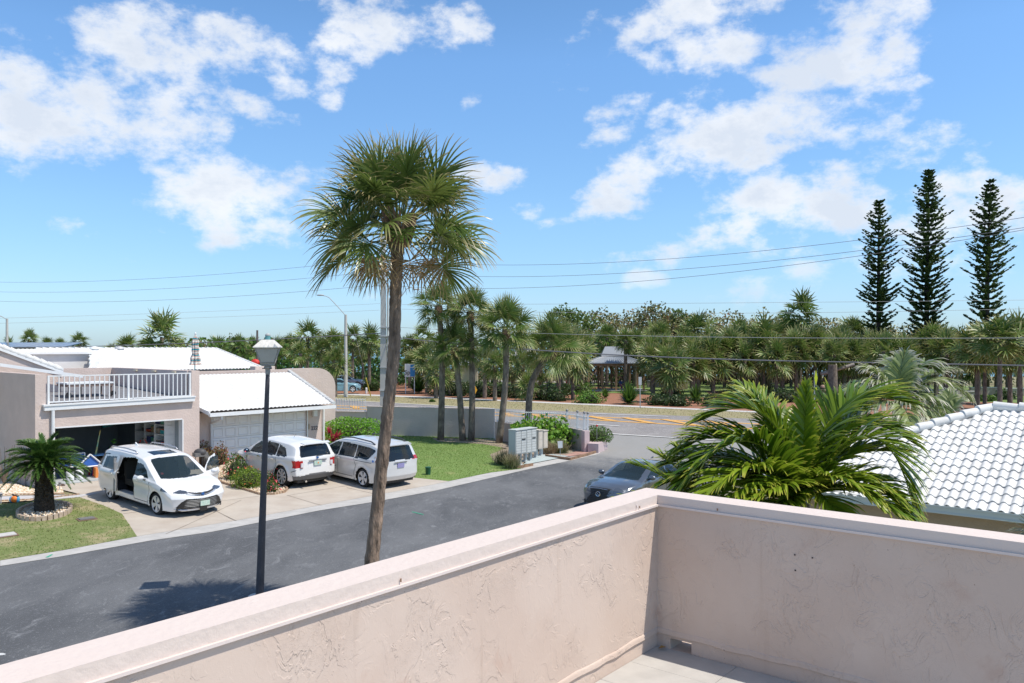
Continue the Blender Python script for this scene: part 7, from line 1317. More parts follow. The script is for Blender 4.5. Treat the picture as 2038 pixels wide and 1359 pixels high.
wire('thick dark cable running left from the pole above the white roof', (X0-.2, Y0, ZY(663, 52)), PX(-60, 692, 74), .25, .03, M_wire)
wire('thin pale wire across the palm crowns below the skyline', (X0+.2, Y0, ZY(650, 52)), PX(2120, 672, 28), .25, .011, M_wirel)
wire('thin pale far wire just above the grove, upper one', PX(800, 606, 110), PX(2120, 596, 90), .1, .018, M_wirel); wire('thin pale far wire just above the grove, lower one', PX(800, 615, 110), PX(2120, 612, 90), .6, .018, M_wirel)
wire('faint far wire left of the pole, upper one', PX(-40, 634, 110), PX(756, 604, 110), .2, .014, M_wirel); wire('faint far wire left of the pole, lower one', PX(-40, 644, 110), PX(756, 617, 110), .2, .014, M_wirel)
# guy wire with yellow guard
gw = thing('guy_wire', 'guy wire with a yellow guard sleeve left of the concrete pole', 'wire', G(737, 789)); a = np.array(G(738, 789)); b = np.array(P(700, 640, 77)); q = MB(); q.tube([a, b], .015, 4); q.build('cable', M_galv, gw); q = MB(); q.tube([a, a+(b-a)*.27], .06, 6); q.build('guard_sleeve', mat('yellow_guard', (.65, .5, .08), .5), gw)
bl = thing('bollard', 'short white bollard on the mulch left of the concrete pole', 'bollard', G(729, 783)); q = MB(); c = G(729, 783); q.lathe(c, [(.13, -.02), (.13, .62), (.09, .68)], 10); q.build('post', M_trim, bl)
# street lights
def street_light(lab, px_, py_b, Y, top_py, arm, w=.13):
    X = (px_-CX)/FP*Y; t = thing('street_light', lab, 'street light', (X, Y, 0), 'cobra-head street lights'); zt_ = ZY(top_py, Y); q = MB(); q.tube([(X, Y, -.02), (X, Y, zt_)], [w*1.35, w*.8], 10); q.build('pole', M_cpole, t, smooth='auto')
    pts = [P(a, b, Y) for a, b in arm]; q = MB(); q.tube(pts, .045, 6); q.build('arm', M_galv, t); e = np.array(pts[-1]); d = np.array(pts[-1])-np.array(pts[-2]); d /= np.linalg.norm(d); q = MB(); q.blob(e+d*.25, (.42, .16, .09), 10, 6); q.build('lamp_head', M_galv, t, smooth=True)
street_light('street light with a long curved arm left of the concrete pole', 688, 790, 86, 626, [(688, 628), (672, 610), (655, 592), (648, 589), (642, 588)], .17)
street_light('street light at the far left edge beyond the solar roof', 14, 700, 95, 634, [(14, 636), (4, 630), (-6, 627)], .16)
street_light('street light hidden by the big palm trunk, its lamp head showing at the right', 781, 790, 84, 600, [(781, 612), (800, 588), (810, 574), (818, 572), (824, 574)], .15)
o = thing('utility_pole', 'thin dark wooden pole standing behind the lantern', 'utility pole', (*P(513, 0, 105)[:2], 0)); q = MB(); q.tube([P(512, 657, 105)[:2]+(-.1,), P(512, 657, 105)], [.18, .13], 8); q.build('pole', mat('dark_pole', (.13, .11, .1), .9), o)
# perimeter wall, low wall and white picket fence
A = G(983, 873)[:2]; B_ = G(730, 865)[:2]; dw = np.array(B_)-np.array(A); dw /= np.linalg.norm(dw); FW = Frame(A, -dw); LW = np.linalg.norm(np.array(B_)-np.array(A)); hw_ = ZY(813.5, A[1])
pw_ = thing('perimeter_wall', 'long plain grey stucco wall across the lawn behind the entrance palms', 'wall', (*FW.w(-LW/2, 0, 0)[:2], 0)); q = MB(); q.fb(FW, -LW, 0, 0, .22, -.05, hw_-.04); q.build('wall', M_pinkg, pw_); q = MB(); q.fb(FW, -LW-.02, .02, -.02, .24, hw_-.04, hw_); q.build('coping', M_cap, pw_)
lw_ = thing('low_wall', 'low grey stucco wall with white pickets between the house and the tall wall', 'wall', (*FW.w(-LW-2, 0, 0)[:2], 0)); zl = ZY(819, 50); q = MB(); q.fb(FW, -LW-7, -LW-.03, .02, .2, -.05, zl); q.build('wall', M_pinkg, lw_); q = MB(); q.fb(FW, -LW-7, -LW-.03, -.01, .22, zl, zl+.05); q.build('coping', M_cap, lw_)
pick = MB(); pick.box((0, 0, .5), (.03, .03, 1)); o = pick.build('picket', M_trim, None); PK = o.data; bpy.data.objects.remove(o)
def picket_run(t, path, z0s, z1s, n, knob=()):
    "path: list of xy points"
    path = [np.array(p) for p in path]; L_ = [0]; 
    for a, b in zip(path[:-1], path[1:]): L_.append(L_[-1]+np.linalg.norm(b-a))
    def at(u): 
        d = u*L_[-1]; i = min(max(0, np.searchsorted(L_, d)-1), len(path)-2); f = (d-L_[i])/(L_[i+1]-L_[i]); return path[i]*(1-f)+path[i+1]*f
    off = np.array(offs(t)[0])
    for k in range(n):
        u = k/(n-1); p = at(u); z0 = lerp(*z0s, u); z1 = lerp(*z1s, u); post = k in knob; o = link('post' if post else 'picket', PK, t); o.location = Vector((p[0], p[1], z0))-Vector(off); o.scale = (2.6 if post else 1, 2.6 if post else 1, z1-z0+(.12 if post else 0))
        if post: q = MB(); q.blob((p[0], p[1], z1+.17), (.075, .075, .075), 8, 6); q.build('finial', mat('finial_grey', (.25, .24, .24), .6), t)
    for f in (.08, .93): q = MB(); q.tube([(*at(u), lerp(lerp(*z0s, u), lerp(*z1s, u), f)) for u in np.linspace(0, 1, 14)], .022, 4); q.build('rail', M_trim, t)
fl_ = thing('picket_fence', 'white metal picket fence on the low wall between house and tall wall', 'fence', (*FW.w(-LW-2, .1, 0)[:2], zl)); picket_run(fl_, [FW.w(-LW-6, .1, 0)[:2], FW.w(-LW-.15, .1, 0)[:2]], (zl+.05, zl+.05), (zl+.85, zl+.85), 34)
ew_ = thing('entrance_wall', 'low pink wall that curves round to the street corner behind the mailboxes', 'wall', (1.5, 44, 0)); cp_ = [G(988, 876), G(1040, 884), G(1100, 886), G(1140, 892), G(1170, 899)]; cpx = [np.array(c[:2]) for c in cp_]
xs = np.linspace(0, 1, 25); L_ = np.concatenate([[0], np.cumsum([np.linalg.norm(b-a) for a, b in zip(cpx[:-1], cpx[1:])])]); PXY = np.stack([np.interp(xs*L_[-1], L_, [c[i] for c in cpx]) for i in (0, 1)], 1); hz_ = 1.02
def ribbon(q, pts, th, z0, z1):
    n = len(pts); T_ = np.gradient(pts, axis=0); T_ /= np.linalg.norm(T_, axis=1, keepdims=True); Nn = np.stack([-T_[:, 1], T_[:, 0]], 1)*th/2; vs = []; fs = []
    for p, m_ in zip(pts, Nn): vs += [(*(p-m_), z0), (*(p+m_), z0), (*(p+m_), z1), (*(p-m_), z1)]
    for i in range(n-1):
        a = 4*i
        for j in range(4): fs.append((a+j, a+(j+1) % 4, a+4+(j+1) % 4, a+4+j))
    fs += [(0, 1, 2, 3), (4*n-4, 4*n-3, 4*n-2, 4*n-1)]; q.add(vs, fs)
q = MB(); ribbon(q, PXY, .2, -.05, hz_); q.build('wall', M_pink, ew_, smooth=False); q = MB(); ribbon(q, PXY, .26, hz_, hz_+.06); q.build('coping', M_cap, ew_)
fe_ = thing('picket_fence', 'white metal picket fence on the curved entrance wall, with dark ball finials', 'fence', (1.5, 44, hz_)); picket_run(fe_, [p for p in PXY], (hz_+.06, hz_+.06), (hz_+.80, hz_+.80), 62, (44, 52, 58, 61))
# square planter at the corner with a clipped hedge and reflector stake
pc3 = G(1186, 899); pa, pb = np.array(G(1170, 901)[:2]), np.array(G(1191, 902)[:2]); pcn = np.array(G(1209, 894)[:2])
pl3 = thing('corner_planter', 'low pinkish stucco planter at the street corner', 'planter', (*pb, 0)); pts = [tuple(pa), tuple(pb), tuple(pcn), tuple(pcn+(pa-pb)*.2+np.array((-.3, 1.6))), tuple(pa+np.array((.2, 1.9)))]; q = MB(); q.prism(pts, -.05, .48); q.build('wall', mat('planter_pink', (.54, .43, .43), .85, var=.04, vscale=2, bump=.3), pl3)
q = MB(); q.box((pa[0]-.1, pa[1]+.25, .52), (.30, .30, 1.15), .5); q.build('pier', MATS['planter_pink'], pl3)
shrub('hedge', 'small rounded dark green hedge in the corner planter', 'hedge', ((pa[0]+pcn[0])/2+.05, (pa[1]+pcn[1])/2+.75, .40), (.85, .95, .55), 2600, .075, ML_green, lump=.05)
sk = thing('reflector_stake', 'thin stake with a small round red reflector in front of the planter hedge', 'marker', (*G(1188, 893)[:2], .45)); c = np.array(G(1188, 897)[:2]); q = MB(); q.tube([(*c, .45), (*c, 1.28)], .012, 5); q.build('stake', M_galv, sk); q = MB(); q.blob((c[0], c[1]-.02, 1.30), (.055, .02, .055), 10, 6); q.build('reflector', mat('red_reflector', (.6, .04, .05), .3), sk)
# brick edging (tiny scalloped edgers, joined) and timber edging
def edging(name, lab, pts, ma, z1=.10, w=.06, pitch=.11, closed=False, cat='edging'):
    pts = [np.array(p[:2]) for p in pts]; pts = pts+[pts[0]] if closed else pts; q = MB(); d = 0
    for a, b in zip(pts[:-1], pts[1:]):
        L_ = np.linalg.norm(b-a); n = max(1, int(L_/pitch)); ang = math.atan2(*(b-a)[::-1])
        for k in range(n): p = a+(b-a)*(k+.5)/n; z = zt(*p); q.box((p[0], p[1], z+z1/2-.01+random.uniform(-.006, .006)), (L_/n*.82, w, z1), ang)
    o = q.build(name, ma); props(o, lab, cat, None, 'stuff'); return o
M_ed = mat('edging_brick', (.32, .20, .13), .9, vscale=9, col2=(.50, .38, .27))
edging('brick_edging', 'scalloped brown brick edging round the flower bed between the driveways', GP((395, 905), (415, 935), (438, 961), (517, 985), (545, 985), (566, 981), (572, 975), (562, 966)), M_ed)
rc = np.array(G(88, 1020)[:2]); ring = []
for k in range(30):
    a = 2*math.pi*k/30; p = (88+54*math.cos(a), 1021+16*math.sin(a)-(6*math.cos(a))); ring.append(G(*p))
edging('stone_ring', 'oval ring of upright tan edging bricks round the sago palm', ring, mat('edging_tan', (.40, .30, .22), .9, vscale=9, col2=(.58, .47, .38)), .16, .08, .12, True)
patch('sago_gravel', ring, .03, M_pebble_bed, **S); stones('river_gravel', ring, 700, M_stone, .03, .05, .05, label='pale gravel inside the stone ring of the sago palm', cat='gravel')
edging('brick_edging', 'row of small brown edgers along the gravel strip by the pink wall', GP((0, 987), (60, 986), (128, 984)), M_ed, .08); edging('brick_edging', 'row of small edgers between garden path and lawn', GP((0, 999), (75, 995), (158, 985)), M_ed, .07)
def timber(lab, pts, z=.12):
    o = thing('timber_edging', lab, 'edging', G(*pts[0]), 'timber edgings round the mailbox pad'); q = MB(); p = [np.array(G(*x)) for x in pts]
    for a, b in zip(p[:-1], p[1:]): ang = math.atan2(b[1]-a[1], b[0]-a[0]); q.box(((a[0]+b[0])/2, (a[1]+b[1])/2, a[2]+z/2), (np.linalg.norm((b-a)[:2])+.05, .10, z), ang)
    q.build('timber', mat('weathered_timber', (.26, .16, .10), .9, var=.25, vscale=6), o)
timber('brown timber edging left of the mailbox pad by the grass clumps', [(1028, 933), (1040, 931), (1059, 927)]); timber('brown timber edging along the right of the mailbox pad', [(1087, 909), (1134, 916)]); timber('brown timber edging curving along the red rock bed', [(1134, 916), (1165, 908), (1190, 900)])
# cluster mailboxes
M_mail = mat('mailbox_grey', (.52, .545, .53), .5, var=.05, vscale=6); M_maild = mat('mailbox_side', (.46, .50, .50), .5)
mf = G(1045, 921); md = np.array((.62, .785)); FM = Frame(np.array(P(1026.5, 0, 36.0)[:2]), np.array((.50, .866)))
def mailbox(lab, pxl, pxr, Yl, top_l, top_r, bot_l, bot_r, depth, cols_, rows, ma):
    a = np.array(P(pxl, 0, Yl)); FB = Frame(a[:2], dF*1.0); s1, _ = FB.px(pxr, 900); z1, z0 = ZY(top_l, Yl), ZY(bot_l, Yl); t = thing('cluster_mailbox', lab, 'mailbox', (*FB.w(s1/2, .2, 0)[:2], 0), 'mailboxes on the painted pad'); q = MB(); q.fb(FB, 0, s1, 0, depth, z0, z1); b = q.build('cabinet', mat('mailbox_seam', (.33, .35, .34), .7) if rows > 4 else ma, t)
    q = MB(); q.fb(FB, -.012, 0, 0, depth, z0, z1); q.build('side_panel', M_maild if rows > 4 else ma, t); q = MB(); q.fb(FB, -.03, s1+.03, -.04, depth+.03, z1, z1+.035); q.build('top', ma, t)
    for sx in (.25*s1, .75*s1)[:1 if cols_ == 1 else 2]: q = MB(); q.fb(FB, sx-.06, sx+.06, depth*.4, depth*.4+.14, .03, z0); q.build('pedestal', M_maild, t); q = MB(); q.fb(FB, sx-.14, sx+.14, depth*.3, depth*.3+.3, .03, .07); q.build('base_plate', M_maild, t)
    cw = s1/cols_; rh = (z1-z0-.08)/rows
    for c in range(cols_):
        for r in range(rows):
            zz = z0+.04+r*rh; q = MB(); q.fb(FB, c*cw+.02, (c+1)*cw-.02, -.012, .0, zz+.008, zz+rh-.008); q.build('mail_door', ma, b)
            if rows > 3: q = MB(); q.fb(FB, c*cw+cw*.75, c*cw+cw*.82, -.02, -.012, zz+rh*.45, zz+rh*.6); q.build('lock', M_galv, b) if (c+r) % 2 == 0 else None
        if rows > 4: zz = z1-.06-rh*(3.5+(c == 0)*0); q = MB(); q.fb(FB, c*cw+.05, (c+1)*cw-.08, -.03, -.012, zz, zz+.05); q.build('mail_slot', M_plast, b) if c == cols_-1 else None
    return t
mailbox('left grey cluster mailbox of small doors on the painted pad', 1026.5, 1047.5, 35.8, 857, 855, 905, 905, .42, 2, 9, M_mail)
mailbox('right grey cluster mailbox of small doors, joined to the left one', 1048.2, 1067.5, 37.2, 854, 853, 902, 901, .42, 2, 9, M_mail)
mailbox('beige parcel locker with two tall doors behind the cluster mailboxes', 1072, 1080, 38.6, 857, 857, 894, 893, .40, 1, 2, mat('beige_locker', (.55, .50, .43), .55, var=.08, vscale=5))
mailbox('second beige parcel locker at the right end of the mailboxes', 1082, 1090, 39.4, 858, 858, 892, 892, .40, 1, 1, MATS['beige_locker'])
nt_ = thing('paper_notice', 'white paper notice on a stake in front of the sea grape bush', 'notice', G(1115, 900)); c = P(1115, 885, 39.3); q = MB(); q.tube([(c[0], c[1]+.03, 0), (c[0], c[1]+.03, c[2])], .012, 5); q.build('stake', M_galv, nt_); q = MB(); q.slab([(c[0]-.13, c[1], c[2]+.17), (c[0]-.10, c[1], c[2]-.17), (c[0]+.12, c[1], c[2]-.15), (c[0]+.11, c[1], c[2]+.19)], (0, .004, 0)); q.build('sheet', M_trim, nt_)
# small utility posts and covers
gp_ = thing('utility_post', 'short dark green plastic utility post on the side lawn', 'utility post', G(852, 945)); c = G(852, 945); q = MB(); q.lathe(c, [(.10, 0), (.115, .27), (.12, .28), (.12, .33), (.09, .34)], 14); q.build('post', mat('dark_green_plastic', (.02, .10, .06), .5), gp_, smooth='auto')
for lab, (x, y), w_, l_ in (('dark rectangular utility cover flush in the front lawn', (172, 1034), .42, .32), ('pale concrete utility lid in a bare patch at the far left of the lawn', (8, 1067), .55, .4)):
    o = thing('utility_cover', lab, 'cover', G(x, y)); c = G(x, y); q = MB(); q.box((c[0], c[1], c[2]+.03), (w_, l_, .05), .75); q.build('lid', mat('cover_grey', (.16, .16, .16), .9) if 'dark' in lab else M_walk, o); q = MB(); q.box((c[0], c[1], c[2]+.018), (w_+.1, l_+.1, .03), .75); q.build('soil_rim', mat('bare_soil', (.20, .13, .09), .95), o)
for lab, (x, y) in (('small path lantern nearer the sago palm at the house corner', (100, 981)), ('small path lantern beside the garage downspout', (119, 978)), ('thin path light stake at the left edge by the garden path', (2, 1002))):
    o = thing('path_light', lab, 'garden light', G(x, y), 'garden path lights'); c = G(x, y); q = MB(); q.tube([c, (c[0], c[1], c[2]+.22)], .016, 6); q.build('stake', M_galv, o); q = MB(); q.lathe((c[0], c[1], c[2]+.22), [(.03, 0), (.045, .02), (.045, .10), (.075, .105), (.02, .15)], 8); q.build('lamp_head', M_lfr, o)
ty = thing('toy', 'small orange and blue toy figure on the garden path edge', 'toy', G(29, 998)); c = np.array(G(29, 999)); q = MB(); q.blob(c+(0, 0, .10), (.13, .10, .11), 10, 7); q.build('body', mat('toy_orange', (.80, .22, .03), .5), ty, smooth=True)
for dx in (-.12, .12): q = MB(); q.blob(c+(dx, 0, .08), (.05, .06, .11), 8, 6); q.build('leg', mat('toy_blue', (.08, .35, .6), .5), ty, smooth=True)
q = MB(); q.slab([c+(-.1, -.02, .26), c+(.12, -.02, .20), c+(.13, -.02, .15), c+(-.02, -.02, .19)], (0, .06, 0)); q.build('head', M_blk, ty)
# garden statue-like rocks by the wall corner
rk = thing('garden_rock', 'dark round rock in the gravel by the downspout foot', 'rock', F1.w(.05, -.45, .25)); q = MB(); q.blob(F1.w(.05, -.45, .30), (.16, .12, .10), 8, 6); q.build('stone', mat('rock_dark', (.09, .06, .05), .95), rk)
# road signs beyond the highway
def sign(lab, px_, base, top, Y, plate, ma, name='road_sign', edge=False):
    X = (px_-CX)/FP*Y; t = thing(name, lab, 'sign', (X, Y, 0)); q = MB(); q.box((X, Y, ZY(top, Y)/2), (.07, .07, ZY(top, Y))); q.build('post', M_galv, t)
    for (x0, x1, y0, y1, m_) in plate: a = P(x0, y0, Y-.06); b = P(x1, y1, Y-.06); q = MB(); q.add([(a[0], a[1], b[2]), (b[0], a[1]-.04, b[2]), (b[0], a[1]-.04, a[2]), (a[0], a[1], a[2]), (a[0], a[1]+.02, b[2]), (b[0], a[1]-.02, b[2]), (b[0], a[1]-.02, a[2]), (a[0], a[1]+.02, a[2])], [(0, 1, 2, 3), (7, 6, 5, 4), (0, 4, 5, 1), (3, 2, 6, 7), (0, 3, 7, 4), (1, 5, 6, 2)]); q.build('sign_plate', m_, t)
    return t
M_sw = mat('sign_white', (.66, .67, .68), .5); M_sy = mat('sign_yellow', (.85, .42, .02), .5); M_syg = mat('sign_lime', (.62, .72, .03), .5)
sign('white sign seen nearly edge-on on a thin post beyond the highway', 1274, 812, 752, 70.6, [(1271, 1277, 750, 766, M_sw)], M_sw)
t = sign('yellow diamond sign edge-on below a white plate at the paired palm trunks', 943, 790, 743, 66, [(940, 945, 744, 764, M_sw)], M_sw); c = P(943, 776, 65.9); q = MB(); q.slab([(c[0]-.12, c[1], c[2]), (c[0]+.1, c[1], c[2]-.38), (c[0]+.28, c[1], c[2]), (c[0]+.1, c[1], c[2]+.38)], (0, .03, 0)); q.build('sign_diamond', M_sy, t)
for (dz) in (.18, -.0, -.2): q = MB(); a = P(942.5, 754, 65.8); q.box((a[0], a[1], a[2]+dz), (.09, .01, .07)); q.build('print_mark', M_plast, t)
t = sign('lime yellow diamond sign on a blue-grey post right of the long green fronds', 1621, 790, 738, 62, [], M_sw); c = P(1624, 752, 61.9); q = MB(); q.slab([(c[0]-.12, c[1], c[2]), (c[0], c[1], c[2]-.62), (c[0]+.13, c[1], c[2]), (c[0], c[1], c[2]+.62)], (0, .03, 0)); q.build('sign_diamond', M_syg, t); c = P(1624, 775, 61.9); q = MB(); q.box(c, (.14, .03, .3)); q.build('sign_plate', M_syg, t)
t = thing('park_sign', 'blue and white park notice board beneath the palms right of the big trunk', 'sign', (*P(816, 0, 92)[:2], 0)); a = P(816, 737, 92); q = MB(); q.box((a[0], a[1], a[2]-.0), (1.2, .06, 1.5)); q.build('board', M_sw, t); q = MB(); q.box((a[0]+.3, a[1]-.05, a[2]-.2), (.55, .03, 1.0)); q.build('blue_panel', mat('sign_blue', (.03, .22, .52), .5), t); q = MB(); q.box((a[0]+.3, a[1]-.05, a[2]+.52), (.5, .03, .3)); q.build('blue_panel', MATS['sign_blue'], t)
text_mesh('Sp', .7, M_plast, 'lettering', t, (a[0]-.3, a[1]-.06, a[2]-.25), (1, 0, 0), (0, 0, 1), .01)
for sx in (-.5, .5): q = MB(); q.box((a[0]+sx, a[1]+.05, (a[2]-.7)/2), (.09, .09, a[2]-.7)); q.build('post', M_trim, t)
# pavilions, picnic tables, bins, stone walls
M_metal = mat('metal_roofing', (.27, .30, .34), .35, var=.04, vscale=2); M_wood = mat('pavilion_wood', (.30, .19, .11), .85, var=.15, vscale=3)
def pavilion(lab, x0, x1, Y, z_e, z_r, d):
    t = thing('pavilion', lab, 'pavilion', ((x0+x1)/2, Y, 0)); xm0, xm1 = x0+(x1-x0)*.32, x1-(x1-x0)*.32; e = [(x0, Y-d, z_e), (x1, Y-d, z_e), (x1, Y+d, z_e), (x0, Y+d, z_e)]; r = [(xm0, Y-d*.35, z_r), (xm1, Y-d*.35, z_r), (xm1, Y+d*.35, z_r), (xm0, Y+d*.35, z_r)]
    q = MB(); q.add(e+r+[(p[0], p[1], p[2]-.12) for p in e], [(0, 1, 5, 4), (1, 2, 6, 5), (2, 3, 7, 6), (3, 0, 4, 7), (4, 5, 6, 7), (8, 9, 1, 0), (9, 10, 2, 1), (10, 11, 3, 2), (11, 8, 0, 3)]); rf_ = q.build('roof', M_metal, t)
    q = MB(); q.add([(xm0-.3, Y-d*.42, z_r), (xm1+.3, Y-d*.42, z_r), (xm1+.3, Y+d*.42, z_r), (xm0-.3, Y+d*.42, z_r), (xm0+.3, Y, z_r+1.15), (xm1-.3, Y, z_r+1.15)], [(0, 1, 5, 4), (1, 2, 5), (2, 3, 4, 5), (3, 0, 4)]); q.build('upper_roof', M_metal, t)
    n = 22
    for k in range(1, n): f = k/n; a = np.array((lerp(x0, x1, f), Y-d, z_e+.02)); b = np.array((lerp(xm0, xm1, f), Y-d*.35, z_r+.02)); q = MB(); q.tube([a, b], .03, 4); q.build('roof_seam', M_metal, rf_)
    q = MB(); q.box(((x0+x1)/2, Y-d+.3, z_e-.25), (x1-x0-.5, .12, .28)); q.box(((x0+x1)/2, Y+d-.3, z_e-.25), (x1-x0-.5, .12, .28)); q.build('beam', M_wood, t)
    for k in range(5):
        for yy in (Y-d+.3, Y+d-.3): q = MB(); q.box((lerp(x0+.5, x1-.5, k/4), yy, (z_e-.3)/2), (.22, .22, z_e-.3)); q.build('post', M_wood, t)
    q = MB(); q.box(((x0+x1)/2, Y, .03), (x1-x0, 2*d, .08)); q.build('slab', M_walk, t); return t
Yp = 100; xa, xb = P(1160, 0, Yp)[0], P(1283, 0, Yp)[0]; pavilion('picnic pavilion with a grey metal roof and wooden posts beneath the palms', xa, xb, Yp, ZY(722, Yp-2.6), ZY(708, Yp-1), 2.6)
Yp2 = 112; pavilion('second grey-roofed pavilion behind the bent palm, mostly hidden', P(1000, 0, Yp2)[0], P(1085, 0, Yp2)[0], Yp2, ZY(715, Yp2-2.6), ZY(700, Yp2), 2.6)
rh = thing('restroom_building', 'small tan park building with a white roof behind the entrance palms', 'building', (*P(918, 0, 112)[:2], 0)); a = P(905, 0, 112)[0]; b = P(950, 0, 112)[0]; q = MB(); q.box(((a+b)/2, 113.5, 1.4), (b-a, 3, 2.8)); q.build('wall', mat('tan_wall', (.50, .43, .34), .9), rh); q = MB(); q.add([(a-.4, 111.6, 2.8), (b+.4, 111.6, 2.8), (b+.4, 115.4, 2.8), (a-.4, 115.4, 2.8), (a, 113.5, 4.2), (b, 113.5, 4.2)], [(0, 1, 5, 4), (1, 2, 5), (2, 3, 4, 5), (3, 0, 4)]); q.build('roof', M_metal, rh)
def table(px_, Y, lab):
    X = (px_-CX)/FP*Y; t = thing('picnic_table', lab, 'picnic table', (X, Y, 0), 'dark picnic tables under the palms'); q = MB(); q.box((X, Y, .75), (1.8, .75, .05)); q.build('tabletop', mat('table_dark', (.035, .035, .04), .6), t)
    for s in (-.65, .65): q = MB(); q.box((X, Y+s, .45), (1.8, .25, .05)); q.build('bench', MATS['table_dark'], t)
    for s in (-.6, .6): q = MB(); q.tube([(X+s, Y-.6, 0), (X+s, Y-.1, .74)], .04, 5); q.tube([(X+s, Y+.6, 0), (X+s, Y+.1, .74)], .04, 5); q.build('leg', MATS['table_dark'], t)
for px_, Y, lab in ((1060, 101, 'picnic table left of the trash bin, beneath the bent palm'), (1080, 103, 'picnic table just left of the trash bin, further back'), (1118, 101, 'picnic table right of the trash bin beneath the palms'), (1140, 104, 'picnic table at the left edge of the pavilion'), (1185, 103, 'picnic table under the left half of the pavilion roof'), (1212, 104, 'picnic table in the middle of the pavilion'), (1240, 103.5, 'picnic table with the seated person in the pavilion'), (1030, 104, 'picnic table left of the bent palm in deep shade'), (1480, 104, 'picnic table in the shade above the long fronds'), (1600, 103, 'picnic table left of the yellow sign in the shade'), (1545, 101, 'picnic table in the shade between palm trunks')): table(px_, Y, lab)
def bin_(px_, py_, lab):
    c = G(px_, py_); t = thing('trash_bin', lab, 'trash bin', c, 'domed trash bins in the park'); q = MB(); q.lathe(c, [(.30, 0), (.31, .85)], 12); q.build('drum', mat('bin_tan', (.42, .33, .25), .8, var=.1, vscale=4), t, smooth='auto'); q = MB(); q.lathe(c, [(.33, .95), (.30, 1.12), (.18, 1.24), (.02, 1.27)], 12); q.build('dome', mat('bin_dome', (.36, .24, .19), .7), t, smooth='auto'); q = MB(); q.box((c[0], c[1], c[2]+.9), (.5, .5, .1)); q.build('opening', M_plast, t)
bin_(1096, 762, 'tan trash bin with a domed lid right of the bent palm'); bin_(1156, 759, 'trash bin with a domed lid at the left end of the pavilion'); bin_(1638, 789, 'large domed trash bin right of the lime yellow sign'); bin_(1668, 784, 'domed trash bin behind the one by the lime sign')
def stone_wall(px0, px1, Y, z, lab):
    a, b = P(px0, 0, Y)[0], P(px1, 0, Y)[0]; t = thing('stone_wall', lab, 'wall', ((a+b)/2, Y, 0), 'low park walls'); q = MB(); q.box(((a+b)/2, Y, z/2), (b-a, .4, z)); q.build('wall', mat('park_wall', (.34, .27, .20), .9, vscale=3, col2=(.45, .38, .30), bump=.5), t); q = MB(); q.box(((a+b)/2, Y, z+.04), (b-a+.1, .5, .08)); q.build('coping', M_walk, t)
stone_wall(1342, 1368, 101, 1.0, 'low tan wall below the white railing right of the pavilion'); stone_wall(1288, 1320, 108, .8, 'low wall right of the pavilion behind a palm'); stone_wall(1905, 1940, 82, .8, 'low stone wall right of the pale palm, nearer piece'); stone_wall(1930, 1990, 90, .8, 'long low stone wall beyond the white roof'); stone_wall(2000, 2045, 88, .8, 'low stone wall at the right edge')
fp = thing('picket_fence', 'far white park fence between the trunks right of the pavilion', 'fence', (*P(1370, 0, 112)[:2], 0)); picket_run(fp, [P(1335, 0, 112)[:2], P(1410, 0, 112)[:2]], (1.1, 1.1), (2.0, 2.0), 26)
bm = thing('leaning_trunk', 'pale fallen palm trunk leaning between the trees right of the lime sign', 'tree trunk', (*P(1660, 0, 84)[:2], 0)); q = MB(); q.tube([P(1634, 744, 84), P(1700, 725, 84)], [.22, .17], 8); q.build('trunk', mat('pale_trunk', (.30, .27, .24), .9, var=.15, vscale=4), bm, smooth='auto')
tk = thing('tree_stump', 'thick grey fluted tree trunk right of the lime sign', 'tree trunk', (*P(1660, 0, 80)[:2], 0)); c = P(1657, 0, 80); q = MB(); q.tube([(c[0], c[1], 0), (c[0], c[1], 3.6)], [.52, .42], 10); q.build('trunk', M_trunk2, tk, smooth='auto')
